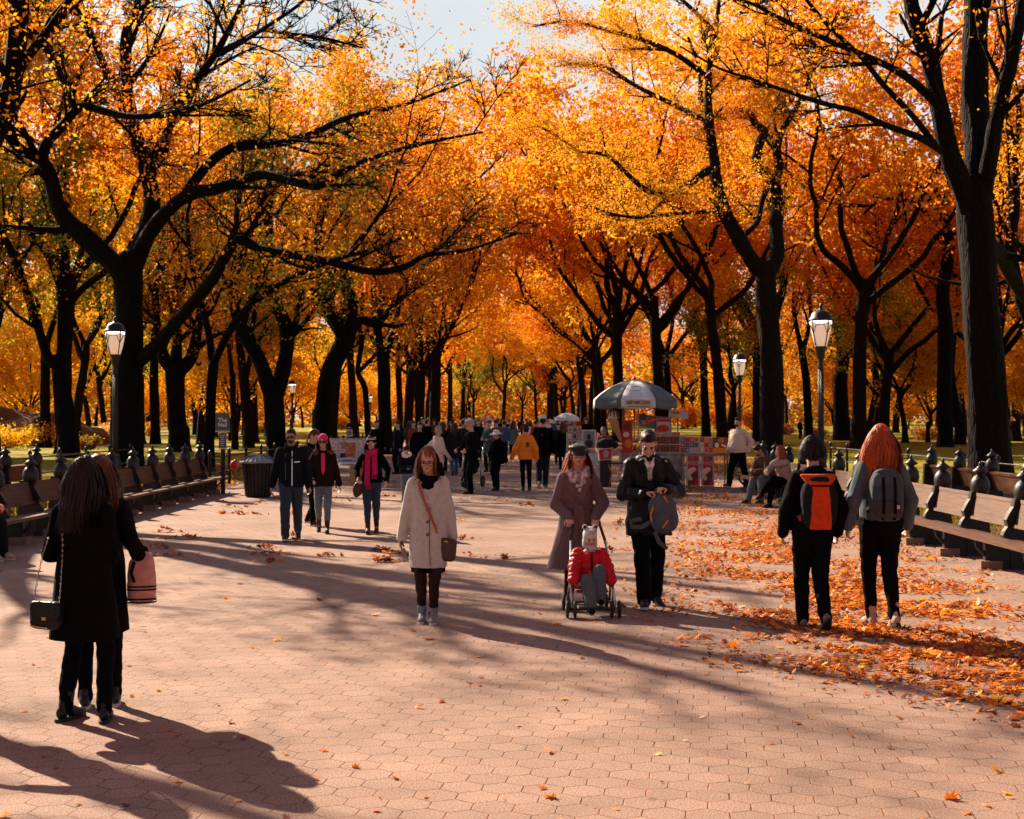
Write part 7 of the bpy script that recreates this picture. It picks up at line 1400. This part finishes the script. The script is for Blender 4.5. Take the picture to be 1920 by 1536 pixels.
for a in [(0, 706, 47, .3, 'black', 'black', 'man in black standing behind the striped beanie, before the straight elm', 1.75), (0, 746, 46, -.9, 'navy', 'black', 'man in navy standing sideways in front of the far rail fence', 1.72),
          (3, 787, 42, .1, 'black', 'black', 'man in an open dark jacket left of the quilted cream jacket', 1.70), (1, 830, 47, PI, 'black', 'charcoal', 'woman with long brown hair in a long black coat walking away beyond the quilted jacket', 1.68),
          (1, 852, 45, PI + .2, 'charcoal', 'blue', 'woman in a charcoal coat and jeans walking away left of the tan cap man', 1.66), (0, 868, 52, PI, 'green', 'black', 'man in a green jacket walking away behind the tan cap man', 1.74),
          (2, 917, 48, -.5, 'grey', 'charcoal', 'person in a grey hooded coat raising the hands behind the bucket hat', 1.74, grey_c), (2, 931, 54, PI, 'rust', 'black', 'person in a rust coat and brown cap behind the bucket hat', 1.76, brown_c),
          (0, 897, 58, 0, 'black', 'navy', 'black-jacketed man facing us between the tan cap and the grey hood', 1.76, HAU), (3, 945, 60, PI, 'blue', 'navy', 'man in blue walking away left of the orange jacket', 1.72),
          (1, 961, 66, PI, 'grey', 'black', 'woman in a grey coat walking away, just left of the orange jacket', 1.68), (4, 1056, 50, PI + .3, 'black', 'black', 'woman in a long black coat left of the picture stall by the cart', 1.68, HAU),
          (0, 1047, 56, 0, 'charcoal', 'black', 'man in charcoal bending beside the far pale umbrella', 1.6), (2, 775, 56, .6, 'rust', 'black', 'person in rust with a hat far behind the boy', 1.7, brown_c), (0, 800, 62, 2.8, 'black', 'black', 'man in black far behind the quilted jacket', 1.75),
          (4, 768, 66, PI, 'brown', 'black', 'woman in a long brown coat far behind the boy', 1.66), (1, 846, 63, 0, 'black', 'black', 'woman in black facing us far left of the tan cap', 1.64, HD), (3, 1004, 64, PI, 'red', 'navy', 'man in a red jacket far off between the orange jacket and the white cap', 1.72),
          (0, 1500, 118, .5, 'black', 'black', 'lone dark figure far off on the right lawn behind the near lamp post', 1.7), (1, 1802, 112, -.4, 'navy', 'black', 'woman in navy far off on the right lawn beside the leaning trunk', 1.7), (2, 655, 104, .2, 'charcoal', 'black', 'person in charcoal far off beyond the picture stall', 1.7)]:
    crowd(*a[:7], H=a[7], hair=a[8] if len(a) > 8 else None)
cr = random.Random(12); used = []
cols_ = ['black', 'black', 'navy', 'charcoal', 'black', 'brown', 'grey', 'rust', 'white', 'red', 'blue', 'taupe', 'green', 'cream']
n = 0
while n < 62:
    y = cr.uniform(62, 170); px = cr.uniform(745, 1052) if n < 50 else cr.uniform(1035, 1130); x = (px - 960) * y / F
    if abs(x) > 6.8 or any((x - a) ** 2 + (y - b) ** 2 < 1.2 for a, b in used): continue
    used.append((x, y)); c = cr.choice(cols_); side = 'left of' if px < 900 else 'in the middle of' if px < 1030 else 'on the right of'
    crowd(cr.randrange(5), px, y, cr.choice([0, PI, PI, PI + .3, -.3, .2]), c, cr.choice(['black', 'navy', 'charcoal', 'blue', 'black']), '%s-coated figure in the distant crowd %s the avenue' % (c, side), cr.uniform(1.56, 1.84), cr.choice([None, HD, HBR, HB, HG]), 'distant crowd %s the avenue, %s coats' % (side, c)); n += 1
def kill(o):
    for c in list(o.children): kill(c)
    bpy.data.objects.remove(o)
for r in PROTO: kill(r)
